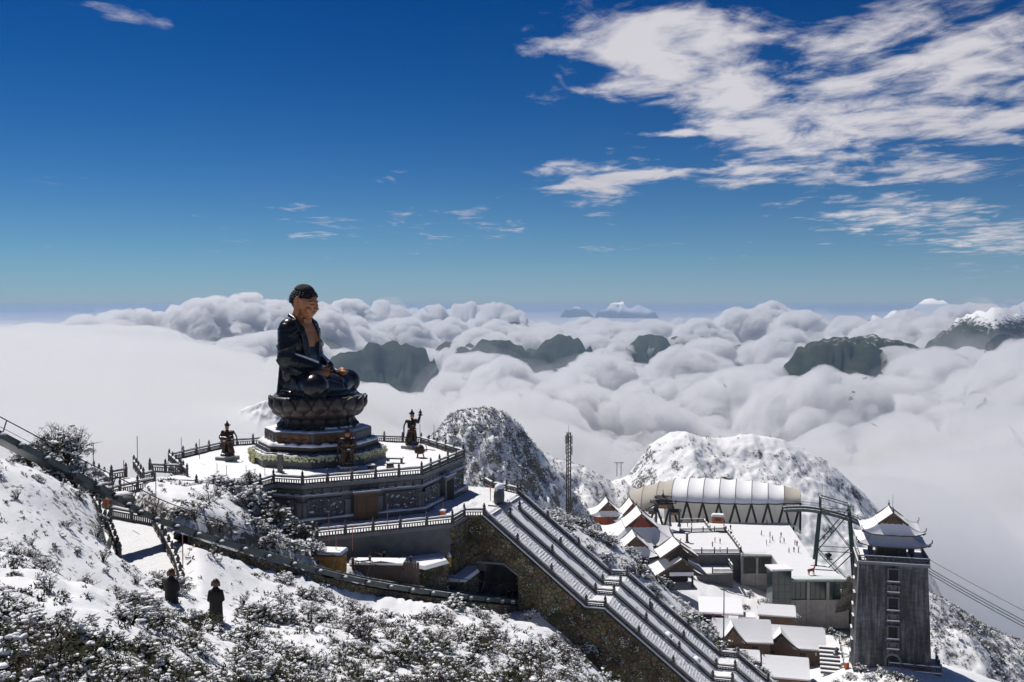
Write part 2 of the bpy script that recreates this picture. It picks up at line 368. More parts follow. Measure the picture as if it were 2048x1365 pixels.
def cloud_top(X, Y):
    D = np.hypot(X, Y)
    # broken stratus far out, ragged field nearer
    cov = vfbm(X / 2600, Y / 2600, 4, 21)
    z = np.where(cov > -.02, -440 + 210 * np.clip(cov, 0, .4) ** .8, -520)
    cov2 = vfbm(X / 900, Y / 900, 4, 51)
    mid = np.where(cov2 > .02, -540 + 500 * np.sqrt(np.clip(cov2 - .02, 0, .4)), -600)
    z = np.where(D > 16000, -400 + 160 * vfbm(X / 5000, Y / 5000, 4, 9), np.maximum(z - 60, mid))
    zone = ss(2000, 3400, D)
    z = z * zone + (1 - zone) * -600
    for (px, py, d, hw, k) in DOMES:
        p = at(px, py, d); R = hw / F_PX * d * 1.25
        q2 = ((X - p.x) / R) ** 2 + ((Y - p.y) / (R * k * 1.2)) ** 2
        q = np.sqrt(q2)
        z = np.maximum(z, p.z - 58 * min(1.6, max(1, d / 2500)) - R * np.where(q < 1, .85 * q2, .85 + 1.7 * (q - 1)))
    # broad gaps through which the lower ridges show
    azd0 = np.degrees(np.arctan2(X, Y)); op = ss(-.03, .10, vfbm(X / 1100 + 3.7, Y / 2400, 3, 57)) * ss(-12.5, -9, azd0) * (1 - ss(17, 20, azd0)) * ss(3000, 3500, D) * (1 - ss(5600, 6600, D))
    z = z - 400 * op
    # valleys left open in front of the dark ridges (photo px, py, distance, half width px)
    for (px, py, d, hw) in ((700, 722, 5000, 60), (900, 725, 5600, 45), (1000, 722, 5200, 55), (1380, 712, 6000, 45), (775, 735, 5000, 95), (1125, 712, 5600, 80), (1010, 688, 8400, 60), (1215, 725, 5300, 45), (1300, 705, 6000, 50), (1440, 772, 4000, 60), (1640, 735, 3900, 80), (1720, 700, 4100, 60), (1960, 690, 4500, 110), (1780, 640, 9000, 60)):
        p = at(px, py, d); R = hw / F_PX * d
        q = ((X - p.x) / R) ** 2 + ((Y - p.y) / (R * 3.2)) ** 2
        q = q * (1 + 1.6 * vfbm(X / 240, Y / 240, 3, 91))
        z = z - 540 * np.exp(-q ** 2)
    # the near bank: smooth fog whose crest runs from the left to the right
    azd = np.degrees(np.arctan2(X, Y))
    crest = np.interp(azd, [-40, -27, -20, -12, -5, 0, 5, 10, 16, 22, 27, 40], [-80, -80, -90, -125, -175, -225, -250, -245, -215, -195, -185, -170])
    far = np.interp(azd, [-40, -27, -18, -8, 0, 10, 27, 40], [3600, 3400, 3000, 2100, 1900, 1900, 2100, 2400])
    far = far * (1 + .7 * vfbm(azd / 5 + 40, azd * 0 + 3.3, 3, 19))
    crest = crest + np.interp(azd, [-12, 0], [0, 1]) * (95 * vfbm(X / 420, Y / 420, 4, 29) + 40 * vfbm(X / 150, Y / 150, 3, 39)) * ss(800, 1300, D)
    bank = crest - 260 * ss(.72, 1.25, D / far) - 25 * (1 - ss(1100, 1700, D)) + 18 * vfbm(X / 300, Y / 300, 4, 77) + 60 * vfbm(X / 800, Y / 800, 3, 79)
    bank = bank - 1000 * (D > far * 1.5)
    bank = bank - 60 * (1 - ss(500, 1000, D))
    wx_, wy_ = X - 160, Y - 462; bank = np.maximum(bank, -76 - 60 * ((wx_ / 110) ** 2 + (wy_ / 60) ** 2) + 16 * vfbm(X / 40, Y / 40, 4, 88))
    z = np.maximum(z, bank)
    return np.maximum(z, BASE + 2), D, far
def worley3(x, y, z, seed):
    ix = np.floor(x); iy = np.floor(y); iz = np.floor(z); best = np.full(x.shape, 9.0)
    for dx in (-1, 0, 1):
        for dy in (-1, 0, 1):
            for dz in (-1, 0, 1):
                a = ix + dx; b = iy + dy; c = iz + dz; e = c * 57 + seed
                h1 = _hash(a + c * 131, b - c * 71, seed); h2 = _hash(a - c * 91, b + c * 37, seed + 5); h3 = _hash(a + c * 17, b + c * 113, seed + 9)
                best = np.minimum(best, (x - a - .1 - .8 * h1) ** 2 + (y - b - .1 - .8 * h2) ** 2 + (z - c - .1 - .8 * h3) ** 2)
    return best
def billow(X, Y, OCT=None):
    Z, D, far = cloud_top(X, Y)
    near = 1 - ss(.95, 1.25, D / far)
    azd = np.degrees(np.arctan2(X, Y))
    amt = (1 - near) + near * np.interp(azd, [-40, -16, -4, 4, 40], [.3, .35, .5, .6, .6]) * ss(900, 1700, D)
    amt = amt * np.clip((Z + 700) / 160, 0, 1) * np.where(D < 14000, 1, .45)
    P = np.stack([X, Y, Z], -1)
    for s, a, sd in OCT or ((400, 120, 3), (170, 72, 4), (78, 50, 5), (36, 27, 6), (17, 12, 7)):
        du = np.gradient(P, axis=0); dv = np.gradient(P, axis=1)
        nn = np.cross(dv, du); nn /= np.linalg.norm(nn, axis=-1, keepdims=True) + 1e-9
        nn[nn[..., 2] < 0] *= -1
        x, y, z = P[..., 0], P[..., 1], P[..., 2]
        x = x + s * .5 * vfbm(x / s * .9, y / s * .9, 3, sd + 40); y = y + s * .5 * vfbm(x / s * .9, z / s * .9, 3, sd + 41); z = z + s * .4 * vfbm(y / s, z / s, 2, sd + 43)
        wv = worley3(x / s, y / s, z / s, sd)
        dsp = a * (np.sqrt(np.clip(1.15 - wv * 1.3, 0, 1.2)) - .62)
        P = P + nn * (dsp * amt * np.clip(D / 2500, 1, 1.6 if s > 100 else 1.3))[..., None]
    P[..., 2] = np.maximum(P[..., 2], BASE + 2)
    return P
def vol_mat(name, dens, color, aniso):
    m, gm = newmat(name)
    vs = gm.add('ShaderNodeVolumePrincipled', {'Color': (*color, 1), 'Density': dens, 'Anisotropy': aniso})
    gm.add('ShaderNodeOutputMaterial', {'Volume': vs.outputs[0]})
    return m
cloud_m = vol_mat('cloud', .034, (.950, .954, .967), .35)
_P = billow(CX, CY)
tag(sheet_obj('sea_of_clouds', _P[..., 0], _P[..., 1], _P[..., 2], cloud_m, closed_bottom=BASE), kind='stuff', label='white sea of clouds filling the valleys below the peak', cat='clouds')

# thin mist drifting over and between the clouds
_az = np.radians(np.linspace(-34, 34, 300)); _dd = np.concatenate([np.geomspace(440, 2600, 80), np.geomspace(2600, 10500, 240)[1:]])
_A, _D = np.meshgrid(_az, _dd); MX, MY = np.sin(_A) * _D, np.cos(_A) * _D
_P = billow(MX, MY, ((520, 130, 13), (210, 95, 14), (90, 60, 15)))
_w = vfbm(MX / 420, MY / 420, 5, 97, .6); _P[..., 2] = np.maximum(_P[..., 2] + 4 + 150 * _w * ss(700, 2000, np.hypot(MX, MY)), BASE + 30 + 190 * np.clip(_w + .05, 0, 1))
tag(sheet_obj('drifting_mist', _P[..., 0], _P[..., 1], _P[..., 2], vol_mat('mist', .0008, (.955, .962, .976), .35), closed_bottom=BASE - 6), kind='stuff', label='thin mist drifting over the sea of clouds', cat='mist')
# ---------------------------------------------------------------- frame of the statue complex
C0 = Vector((-29.8, 152.5, 0)); AX = math.radians(-17)
MC = T(C0) @ rotz(AX)                   # local x: down the great stair, local -y: towards the near slope
def lc(x, y, z=0.0): return MC @ Vector((x, y, z))
DECK, TERR, PATHZ, TOWN = -23.6, -29.0, -23.4, -76.0
# ---------------------------------------------------------------- the mountain side
GP = []                                 # ground control points x, y, z
for (px, py, d) in [(-300, 930, 70), (0, 935, 72), (110, 965, 76), (-300, 1100, 46), (0, 1100, 50), (0, 1250, 38), (0, 1365, 29), (-300, 1365, 28), (170, 1000, 80), (215, 1085, 76), (150, 1180, 58),
                    (300, 1180, 68), (300, 1260, 60), (432, 1240, 66), (250, 1365, 34), (512, 1365, 42), (600, 1250, 76), (800, 1365, 52), (760, 1240, 98), (900, 1290, 84), (1024, 1365, 66), (1100, 1310, 96), (1190, 1350, 104), (1250, 1420, 100), (1400, 1500, 104),
                    (1045, 1212, 132), (1100, 1258, 126), (940, 1215, 122), (860, 1205, 116), (700, 1195, 112), (560, 1160, 104), (480, 1128, 100), (400, 1100, 92), (380, 1180, 82), (520, 1190, 90), (640, 1190, 104),
                    (400, 985, 122), (350, 955, 128), (330, 985, 112), (440, 1000, 114), (530, 1060, 112), (620, 1095, 113), (680, 1125, 116), (480, 960, 122),
                    (1130, 1040, 188), (1180, 1066, 186), (1240, 1094, 182), (1300, 1145, 178), (1340, 1190, 172), (1400, 1240, 168), (1440, 1296, 162), (1540, 1360, 155), (1650, 1480, 148),
                    (1140, 1062, 240), (1200, 1110, 228), (1320, 1240, 215), (1400, 1310, 205), (1500, 1400, 185), (1590, 1460, 178)]:
    GP.append(tuple(at(px, py, d)))
GP += [(-70, 100, -22), (-62, 130, -26), (-70, 160, -38), (-40, 190, -45), (0, 190, -42), (-90, 60, -14), (-60, 200, -60), (-100, 140, -40), (0, 10, -8), (-20, 14, -8), (20, 16, -12), (30, 50, -30), (60, 60, -48), (60, 100, -52),
       (30, 260, -68), (0, 240, -52), (40, 205, -74), (48, 190, -76), (62, 215, -87), (60, 232, -88.5), (75, 245, -89), (85, 225, -80.6), (95, 225, -82), (72, 205, -83), (70, 170, -80), (60, 150, -72), (90, 140, -84), (125, 190, -92), (60, 262, -86), (80, 280, -91.5), (40, 270, -76), (45, 310, -80), (20, 320, -74), (-40, 320, -75), (60, 345, -80), (110, 260, -92), (120, 300, -100), (140, 220, -100), (150, 330, -115), (105, 345, -100), (-90, 300, -95), (-110, 220, -80)]
for (x, y) in ((-10, -24), (0, -26), (8, -27), (14, -33), (20, -30), (27, -22)): p = lc(x, y); GP.append((p.x, p.y, {-10: -24.6, 0: -26, 8: -28.5, 14: -30.5, 20: -31.2, 27: -33.5}[x]))
for (x, z) in ((33, -41), (38, -43.5), (46, -48), (56, -57), (66, -66), (80, -76)): 
    p = lc(x, -12); GP.append((p.x, p.y, z)); p = lc(x, 10.5); GP.append((p.x, p.y, {33: -34.5, 38: -39, 46: -45.5, 56: -53, 66: -62, 80: -74}[x]))
for (x, y, z) in ((0, 0, -30), (-12, 0, -30), (12, 0, -30), (20, 22, -34), (0, 26, -36), (-22, 12, -33), (-26, -4, -28), (24, 0, -31.5), (30, 14, -33)): p = lc(x, y); GP.append((p.x, p.y, z))
GP = np.array(GP, dtype=float)
def _tps(P):
    n = len(P); d = np.hypot(P[:, None, 0] - P[None, :, 0], P[:, None, 1] - P[None, :, 1])
    K = np.where(d > 0, d * d * np.log(d + 1e-12), 0) + np.eye(n) * 6.0
    A = np.zeros((n + 3, n + 3)); A[:n, :n] = K; A[:n, n] = 1; A[:n, n + 1:] = P[:, :2]; A[n:, :n] = A[:n, n:].T
    return np.linalg.solve(A, np.concatenate([P[:, 2], np.zeros(3)]))
_W = _tps(GP)
def _seg_d(X, Y, pts):
    best = np.full(np.shape(X), 1e9)
    for (a, b) in zip(pts[:-1], pts[1:]):
        dx, dy = b[0] - a[0], b[1] - a[1]; t = np.clip(((X - a[0]) * dx + (Y - a[1]) * dy) / (dx * dx + dy * dy), 0, 1)
        best = np.minimum(best, np.hypot(X - a[0] - t * dx, Y - a[1] - t * dy))
    return best
# the footpath on the left: flat at PATHZ
PATH = [tuple(at(340, 1200, 77))[:2], tuple(atz(300, 1130, PATHZ))[:2], tuple(atz(262, 1050, PATHZ))[:2], tuple(atz(200, 1022, PATHZ))[:2], tuple(atz(255, 985, PATHZ))[:2], tuple(atz(290, 955, PATHZ))[:2]]
# the funicular beam: photo px, py, distance
TRK = [at(*q) for q in ((-90, 825, 80), (0, 872, 84), (200, 975, 93), (320, 1037, 97), (500, 1097, 104.5), (700, 1152, 113.5), (870, 1181, 123), (1000, 1196, 133), (1042, 1199, 138))]
def spline(P, n=8):
    P = [P[0] * 2 - P[1]] + list(P) + [P[-1] * 2 - P[-2]]; out_ = []
    for i in range(1, len(P) - 2):
        for k in range(n):
            t = k / n; a, b, c, d = P[i - 1], P[i], P[i + 1], P[i + 2]
            out_.append(.5 * (2 * b + (c - a) * t + (2 * a - 5 * b + 4 * c - d) * t * t + (3 * b - a - 3 * c + d) * t ** 3))
    return out_ + [P[-2]]
TRS = spline(TRK)
def ground_raw(X, Y):
    X = np.asarray(X, float); Y = np.asarray(Y, float); Z = np.full(X.shape, _W[-3]) + _W[-2] * X + _W[-1] * Y
    for w_, p in zip(_W[:-3], GP):
        r2 = (X - p[0]) ** 2 + (Y - p[1]) ** 2; Z = Z + w_ * .5 * r2 * np.log(r2 + 1e-12)
    return Z
def ground_np(X, Y):
    Z = ground_raw(X, Y)
    D = np.hypot(X, Y)
    Z = Z + 1.1 * vfbm(X / 9, Y / 9, 4, 5) + .55 * vfbm(X / 2.6, Y / 2.6, 4, 8) * ss(20, 40, D)
    # snow lumps over buried shrubs
    wv = worley(X / 1.7, Y / 1.7, 14); Z = Z + .42 * np.clip(.75 - wv, 0, 1) * ss(-.12, .12, vfbm(X / 11, Y / 11, 3, 33))
    pd = _seg_d(X, Y, PATH); k = 1 - ss(2.6, 5.0, pd); Z = Z * (1 - k) + np.minimum(Z, PATHZ - .5) * k
    # the ground keeps clear below the funicular beam
    tz = np.full(X.shape, 1e9); td = np.full(X.shape, 1e9)
    for p in TRS:
        d_ = np.hypot(X - p.x, Y - p.y); tz = np.where(d_ < td, p.z, tz); td = np.minimum(td, d_)
    k = 1 - ss(2.5, 6.5, td); Z = Z * (1 - k) + np.minimum(Z, tz - 1.5) * k
    azp = np.arctan2(X, Y); Dh = np.hypot(X, Y)
    ta = np.array([math.atan2(p.x, p.y) for p in TRS]); tD = np.array([math.hypot(p.x, p.y) for p in TRS]); tZ = np.array([p.z for p in TRS])
    Dt = np.interp(azp, ta, tD); Zt = np.interp(azp, ta, tZ)
    lim = (Zt - 1.55 - 1.5 * vfbm(X / 4, Y / 4, 3, 17)) * Dh / Dt
    kk = (azp > ta[24]) & (azp < ta[-1] + .02) & (Dh < Dt + 1) & (Dh > .5 * Dt)
    Z = np.where(kk, np.minimum(Z, lim), Z)
    # under the podium, the terrace and the great stair the rock stays below the masonry
    ca, sa = math.cos(AX), math.sin(AX); lx = (X - C0.x) * ca + (Y - C0.y) * sa; ly = -(X - C0.x) * sa + (Y - C0.y) * ca
    inside = (np.maximum(np.abs(lx), np.abs(ly)) < 21) & (np.abs(lx) + np.abs(ly) < 29.5)
    Z = np.where(inside, np.minimum(Z, TERR - 1.2), Z)
    terr = (lx > 8) & (lx < 31) & (ly > -27) & (ly - (lx - 20) * .93 > -21.5) & (ly < 9)
    mouth = (lx > 26) & (lx < 38) & (ly > -16) & (ly <= -8.0); Z = np.where(mouth, np.minimum(Z, -41.3), Z)
    Z = np.where(terr, np.minimum(Z, TERR - 1.0), Z)
    st = (lx > 29) & (lx < 82) & (np.abs(ly) < 8.4)
    zs = np.interp(lx, [29, 44, 46.5, 60, 62.5, 82], [-29, -40.4, -40.4, -51, -51, -66])
    Z = np.where(st, np.minimum(Z, zs - 1.5), Z)
    return Z
def gz(x, y): return float(ground_np(np.array([x]), np.array([y]))[0])
_a = np.radians(np.linspace(-37, 37, 450)); _d = np.geomspace(9, 345, 350); _A, _D = np.meshgrid(_a, _d)
GX, GY = np.sin(_A) * _D, np.cos(_A) * _D; GZ = ground_np(GX, GY)

def snow_mat(name, dark=.5, scale=1.0, rock=(.16, .15, .14), twig=(.055, .045, .028)):
    """snow over scrub and rock: dark shows on steep faces and in speckles"""
    m, gm = newmat(name); v = worldco(gm)
    n1_ = gm.noise(v, 1.9 * scale, 8, .72); n2_ = gm.noise(v, .33 * scale, 5, .6); n3_ = gm.noise(v, 8 * scale, 4, .6)
    up = upness(gm)
    f = gm.m('ADD', gm.m('MULTIPLY', up, 1.0), gm.m('MULTIPLY', gm.m('SUBTRACT', n1_, .5), 1.5))
    f = gm.m('ADD', f, gm.m('MULTIPLY', gm.m('SUBTRACT', n2_, .5), 1.3))
    k = gm.add('ShaderNodeMapRange', {0: f, 1: dark - .07, 2: dark + .07, 3: 0.0, 4: 1.0}, interpolation_type='SMOOTHSTEP').outputs[0]
    cd = gm.mix(gm.add('ShaderNodeMapRange', {0: n2_, 1: .45, 2: .6}).outputs[0], rock, twig)
    cd = gm.mix(1.0, cd, gm.ramp(n3_, [(.3, (.5, .5, .5)), (.75, (1.5, 1.5, 1.4))]), 'MULTIPLY')
    hb = gm.m('ADD', gm.m('MULTIPLY', n3_, .25), n1_)
    finish(gm, principled(gm, gm.mix(k, cd, SNOW), gm.m('SUBTRACT', .95, gm.m('MULTIPLY', k, .3)), 0, .25, hb, .5, .12 / scale))
    return m
snow_ground = snow_mat('snowy_slope', .62)
ground = sheet_obj('ground', GX, GY, GZ, snow_ground); tag(ground, kind='structure', label='snow covered mountain slope')
snow_clean = plain('fresh_snow', SNOW, .65, 0, .03, 1.5, 0, .25, .35, .12)
# ---------------------------------------------------------------- materials of the monument
M_stone = plain('dark_slate', (.075, .078, .085), .55, 0, .45, 1.2, .12, .5, .3, .05)
M_stone_lt = plain('grey_granite', (.17, .17, .175), .7, 0, .35, 1.6, .16, .4, .3, .05)
M_relief = plain('carved_slate', (.065, .068, .076), .5, 0, .6, 2.2, .55, .5, .5, .08)
M_lacquer = plain('black_lacquered_bronze', (.009, .0085, .0085), .27, .0, .5, .8, .0, .38, .12, .05)
M_hairblack = plain('matt_black_curls', (.008, .007, .007), .5, .0, .4, .8, .0, .25)
M_skin = plain('polished_copper', (.42, .165, .062), .48, .1, .12, 1.0, .0, .5)
M_bronze = plain('dark_bronze', (.05, .024, .014), .42, .6, .6, 2.5, .18, .5, .4, .06)
M_lotus = plain('lotus_bronze', (.036, .024, .018), .42, .2, .6, 1.4, .04, .5, .3, .05)
M_gild = plain('gilded_relief', (.085, .042, .016), .4, .6, .95, 4.0, .1, .5, .6, .06)
M_wood = plain('varnished_wood', (.085, .036, .012), .4, 0, .5, 3.0, 0, .4)
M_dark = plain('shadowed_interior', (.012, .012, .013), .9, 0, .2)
M_snowcap = snow_clean
M_flower = plain('pale_chrysanthemum', (.62, .62, .34), .8, 0, .35, 7.0, .35)
M_red = plain('red_paint', (.30, .035, .02), .5, 0, .2)
def capsule(mb, a, b, r1, r2, seg=12):
    a = Vector(a); b = Vector(b); n = max(2, int((b - a).length / (min(r1, r2) * .5)))
    for i in range(n + 1):
        t = i / n; r = r1 + (r2 - r1) * t; mb.ball(a.lerp(b, t), r, seg, 8)
def chain(mb, pts, r, r2=None, step=.5, seg=8):
    pts = [Vector(p) for p in pts]; r2 = r if r2 is None else r2
    tot = sum((q - p).length for p, q in zip(pts, pts[1:])); acc = 0
    for p, q in zip(pts, pts[1:]):
        l_ = (q - p).length; n = max(1, int(l_ / (r * step)))
        for i in range(n):
            t = i / n; k = (acc + l_ * t) / tot; mb.ball(p.lerp(q, t), r + (r2 - r) * k, seg, 6)
        acc += l_
def remeshed(mb, voxel, smooth=4, factor=.5):
    """fuse the blobs into one continuous surface"""
    o = mb.build('tmp', M_lacquer)
    md = o.modifiers.new('r', 'REMESH'); md.mode = 'VOXEL'; md.voxel_size = voxel
    s_ = o.modifiers.new('s', 'SMOOTH'); s_.iterations = smooth; s_.factor = factor
    dg = bpy.context.evaluated_depsgraph_get(); me = bpy.data.meshes.new_from_object(o.evaluated_get(dg))
    bpy.data.objects.remove(o); me.materials.clear()
    me.polygons.foreach_set('use_smooth', [True] * len(me.polygons)); return me
def link(name, me, parent=None, loc=None):
    o = bpy.data.objects.new(name, me); C.objects.link(o); o.parent = parent
    if loc is not None: o.location = loc
    return o
BZ = -13.7                              # seat of the statue
bud = thing('buddha_statue', 'giant black and copper seated buddha in meditation on the lotus throne', 'statue', lc(0, 0, BZ), AX)
# --- robe and body
b = MB(); e = lambda c, r, s=20, g_=14: b.ball(c, r, s, g_)
e((-2.9, 0, 2.0), (2.5, 3.7, 2.4)); e((-2.75, 0, 4.6), (2.0, 2.75, 2.7)); e((-2.85, 0, 8.0), (1.95, 3.0, 3.2)); e((-3.0, 0, 9.8), (1.75, 3.3, 2.0))
for s in (-1, 1):
    e((-3.15, s * 2.95, 10.35), (1.55, 1.35, 1.45))
    capsule(b, (-3.2, s * 3.35, 10.0), (-2.9, s * 4.1, 6.0), 1.38, 1.42)          # upper arm in its sleeve
    capsule(b, (-2.9, s * 4.1, 5.6), (.9, s * 1.7, 4.3), 1.32, .82)               # forearm
    for k in range(5): e((-2.4 + k * .75, s * (4.3 - k * .45), 3.6 - k * .05), (1.0, .8, 1.5 - .1 * k), 12, 8)    # sleeve hanging on the thigh
    capsule(b, (-2.2, s * 2.2, 1.7), (2.1, s * 5.1, 1.85), 1.9, 1.85)             # thigh
    capsule(b, (2.1, s * 5.1, 1.75), (3.7, s * .6, 1.15), 1.75, 1.05)             # shin
    e((2.3, s * 5.0, 1.8), (2.0, 2.1, 1.9))
    # collar and hanging edge of the robe, folds on the sleeve, thigh and back
    chain(b, [(-4.0, s * 1.25, 12.2), (-2.6, s * 1.95, 11.6), (-1.4, s * 1.98, 10.2), (-.9, s * 1.75, 8.4), (-.75, s * 1.4, 6.8), (-.5, s * 1.1, 5.2)], .36, .32)
    chain(b, [(-2.3, s * 2.3, 11.6), (-1.25, s * 2.35, 9.6), (-1.0, s * 2.1, 7.4), (-.6, s * 1.9, 5.4)], .30)
    for k in range(4):
        zz_ = 9.2 - k * .55; chain(b, [(-4.4, s * 3.9, zz_ + 1.0), (-3.3, s * (4.75 + .05 * k), zz_ - .4), (-2.1, s * 4.3, zz_ + .1), (-1.5, s * 3.3, zz_ + .9)], .17)
    chain(b, [(-4.6, s * 3.7, 7.6), (-3.4, s * 5.15, 7.1), (-2.0, s * 4.9, 7.5), (-1.5, s * 3.5, 8.2)], .30)
    for k in range(7):
        t = k / 6; chain(b, [(-3.9 + .5 * k, s * (5.2 - .12 * k), 5.6 - .25 * k), (-2.9 + .6 * k, s * (5.0 - .2 * k), 4.0 - .1 * k), (-1.0 + .55 * k, s * (4.4 - .35 * k), 3.4)], .16)
    for k in range(6):
        chain(b, [(-3.0 + .3 * k, s * 3.9, 3.6), (-1.0 + .5 * k, s * 5.3, 2.8 - .2 * k), (.6 + .4 * k, s * 6.2, 1.4 - .18 * k)], .17)
    for k in range(5): chain(b, [(3.2 + .12 * k, s * (4.2 - .8 * k), 2.7 - .12 * k), (4.0 + .1 * k, s * (3.8 - .8 * k), 1.3), (4.3, s * (3.5 - .8 * k), .3)], .18)
for k in range(-5, 6): chain(b, [(-4.9 + .03 * k * k, k * .62, 10.6 - .05 * k * k), (-5.0 + .03 * k * k, k * .66, 6), (-5.5 + .04 * k * k, k * .8, .3)], .22)
for k in range(-4, 5): chain(b, [(.3, k * .22, 4.0), (2.4, k * .45, 2.8), (4.2, k * .75, .9), (4.7, k * .95, .25)], .2)
e((1.0, 0, 1.8), (3.3, 3.4, 1.7)); e((-2.2, 0, .5), (4.0, 5.0, .9)); e((1.6, 0, .4), (4.0, 6.3, .65))
for k in range(5): chain(b, [(-1.05, (k - 2) * .35, 7.3), (-.7, (k - 2) * .38, 6.2), (-.6, (k - 2) * .42, 5.0)], .16)
me = remeshed(b, .125, 2)
me.materials.append(M_lacquer); me.materials.append(M_skin)
mi = np.zeros(len(me.polygons), np.int32)
for i, p in enumerate(me.polygons):
    c = p.center
    if 7.45 < c.z < 12.4 and p.normal.x > -.05 and abs(c.y) < 1.62 - max(0, 8.4 - c.z) * .9 + max(0, c.z - 11) * .2 and c.x > -3.4: mi[i] = 1
me.polygons.foreach_set('material_index', mi); o = link('robe', me, bud); o.scale = (1, 1.07, 1)
# --- head
b = MB()
HX = -2.45
e((HX, 0, 14.15), (1.72, 1.52, 2.05)); e((HX + .25, 0, 13.1), (1.32, 1.28, 1.25)); e((HX + .75, 0, 12.45), (.62, .7, .55)); e((HX - .2, 0, 14.3), (1.7, 1.6, 1.7))
capsule(b, (-2.85, 0, 12.9), (-2.95, 0, 11.0), 1.15, 1.35); chain(b, [(-1.75, -1.0, 11.85), (-1.5, 0, 11.65), (-1.75, 1.0, 11.85)], .16); chain(b, [(-1.75, -1.0, 11.5), (-1.42, 0, 11.25), (-1.75, 1.0, 11.5)], .17)
chain(b, [(HX + 1.62, 0, 14.45), (HX + 1.82, 0, 13.95), (HX + 1.98, 0, 13.55)], .16, .24); 
for s in (-1, 1):
    b.ball((HX + 1.72, s * .24, 13.5), .19, 10, 8)
    chain(b, [(HX + 1.62, s * .22, 14.55), (HX + 1.52, s * .65, 14.72), (HX + 1.2, s * 1.1, 14.55)], .11)       # brow
    b.ball((HX + 1.38, s * .62, 14.12), (.28, .42, .24), 12, 8)                                                # lowered lid
    b.ball((HX + .95, s * .85, 13.35), (.55, .5, .6), 12, 8)                                                   # cheek
    chain(b, [(HX + .0, s * 1.62, 14.75), (HX - .35, s * 1.78, 14.95), (HX - .6, s * 1.78, 14.5), (HX - .5, s * 1.72, 13.6), (HX - .38, s * 1.66, 12.7), (HX - .25, s * 1.62, 12.25)], .26, .3)
    chain(b, [(HX + .02, s * 1.64, 14.6), (HX - .1, s * 1.66, 13.8), (HX - .15, s * 1.62, 12.6)], .19)
chain(b, [(HX + 1.5, -.42, 12.98), (HX + 1.68, -.15, 13.06), (HX + 1.68, .15, 13.06), (HX + 1.5, .42, 12.98)], .11); chain(b, [(HX + 1.48, -.3, 12.83), (HX + 1.64, 0, 12.80), (HX + 1.48, .3, 12.83)], .13)
me = remeshed(b, .085, 2); me.materials.append(M_skin); BOW = T(-2.8, 0, 12.0) @ Matrix.Rotation(.17, 4, 'Y') @ Matrix.Diagonal((1.1, 1.12, 1.0, 1)) @ T(2.8, 0, -12.0); link('head', me, bud).matrix_local = BOW
# --- hair: cap, topknot and rows of curls
cap = MB(); curls = []
def hair_pt(th, ph):                    # ellipsoid round the skull
    return Vector((HX - .28 + 1.92 * math.sin(th) * math.cos(ph), 1.78 * math.sin(th) * math.sin(ph), 14.55 + 2.0 * math.cos(th)))
for j in range(1, 12):
    th = .17 * j + .1; n = max(5, int(2 * PI * 1.9 * math.sin(th) / .42))
    for i in range(n):
        ph = 2 * PI * (i + .5 * (j % 2)) / n; p = hair_pt(th, ph)
        lim = 1.06 if abs(math.cos(ph)) > .75 and math.cos(ph) > 0 else (1.22 if math.cos(ph) > .1 else (1.55 if math.cos(ph) > -.25 else 1.95))
        if th < lim: curls.append(p)
for j in range(6):
    th = .22 * j + .05; n = max(1, int(2 * PI * 1.35 * math.sin(th) / .3))
    for i in range(n): ph = 2 * PI * i / n; curls.append(Vector((HX - .42 + 1.35 * math.sin(th) * math.cos(ph), 1.32 * math.sin(th) * math.sin(ph), 15.72 + 1.2 * math.cos(th))))
cap.ball((HX - .34, 0, 14.62), (1.82, 1.70, 1.95), 24, 16); cap.ball((HX - .42, 0, 15.75), (1.28, 1.25, 1.1), 20, 12)
cap = [(v, f) for v, f in [(cap.v, cap.f)]][0]
hb = MB(); hb.v, hb.f = cap; hb.mi = [0] * len(hb.f)
keep = [f for f in hb.f if not (sum(hb.v[i][0] for i in f) / len(f) > HX + .3 and sum(hb.v[i][2] for i in f) / len(f) < 15.0) and sum(hb.v[i][2] for i in f) / len(f) > 13.0]
hb.f = keep; hb.mi = [0] * len(keep); hair = hb.build('hair', M_hairblack, bud, True); hair.matrix_local = BOW
cb = MB()
for p in curls: cb.ball(p, (.22, .22, .22), 7, 5)
tag(cb.build('hair_curls', M_hairblack, hair, True), kind='stuff')
sn = MB(); sn.ball((HX + .5, .45, 16.22), (.42, .5, .16), 10, 6); sn.ball((HX + .75, .1, 16.0), (.3, .35, .14), 10, 6); sn.build('snow_patch', M_snowcap, hair, True)
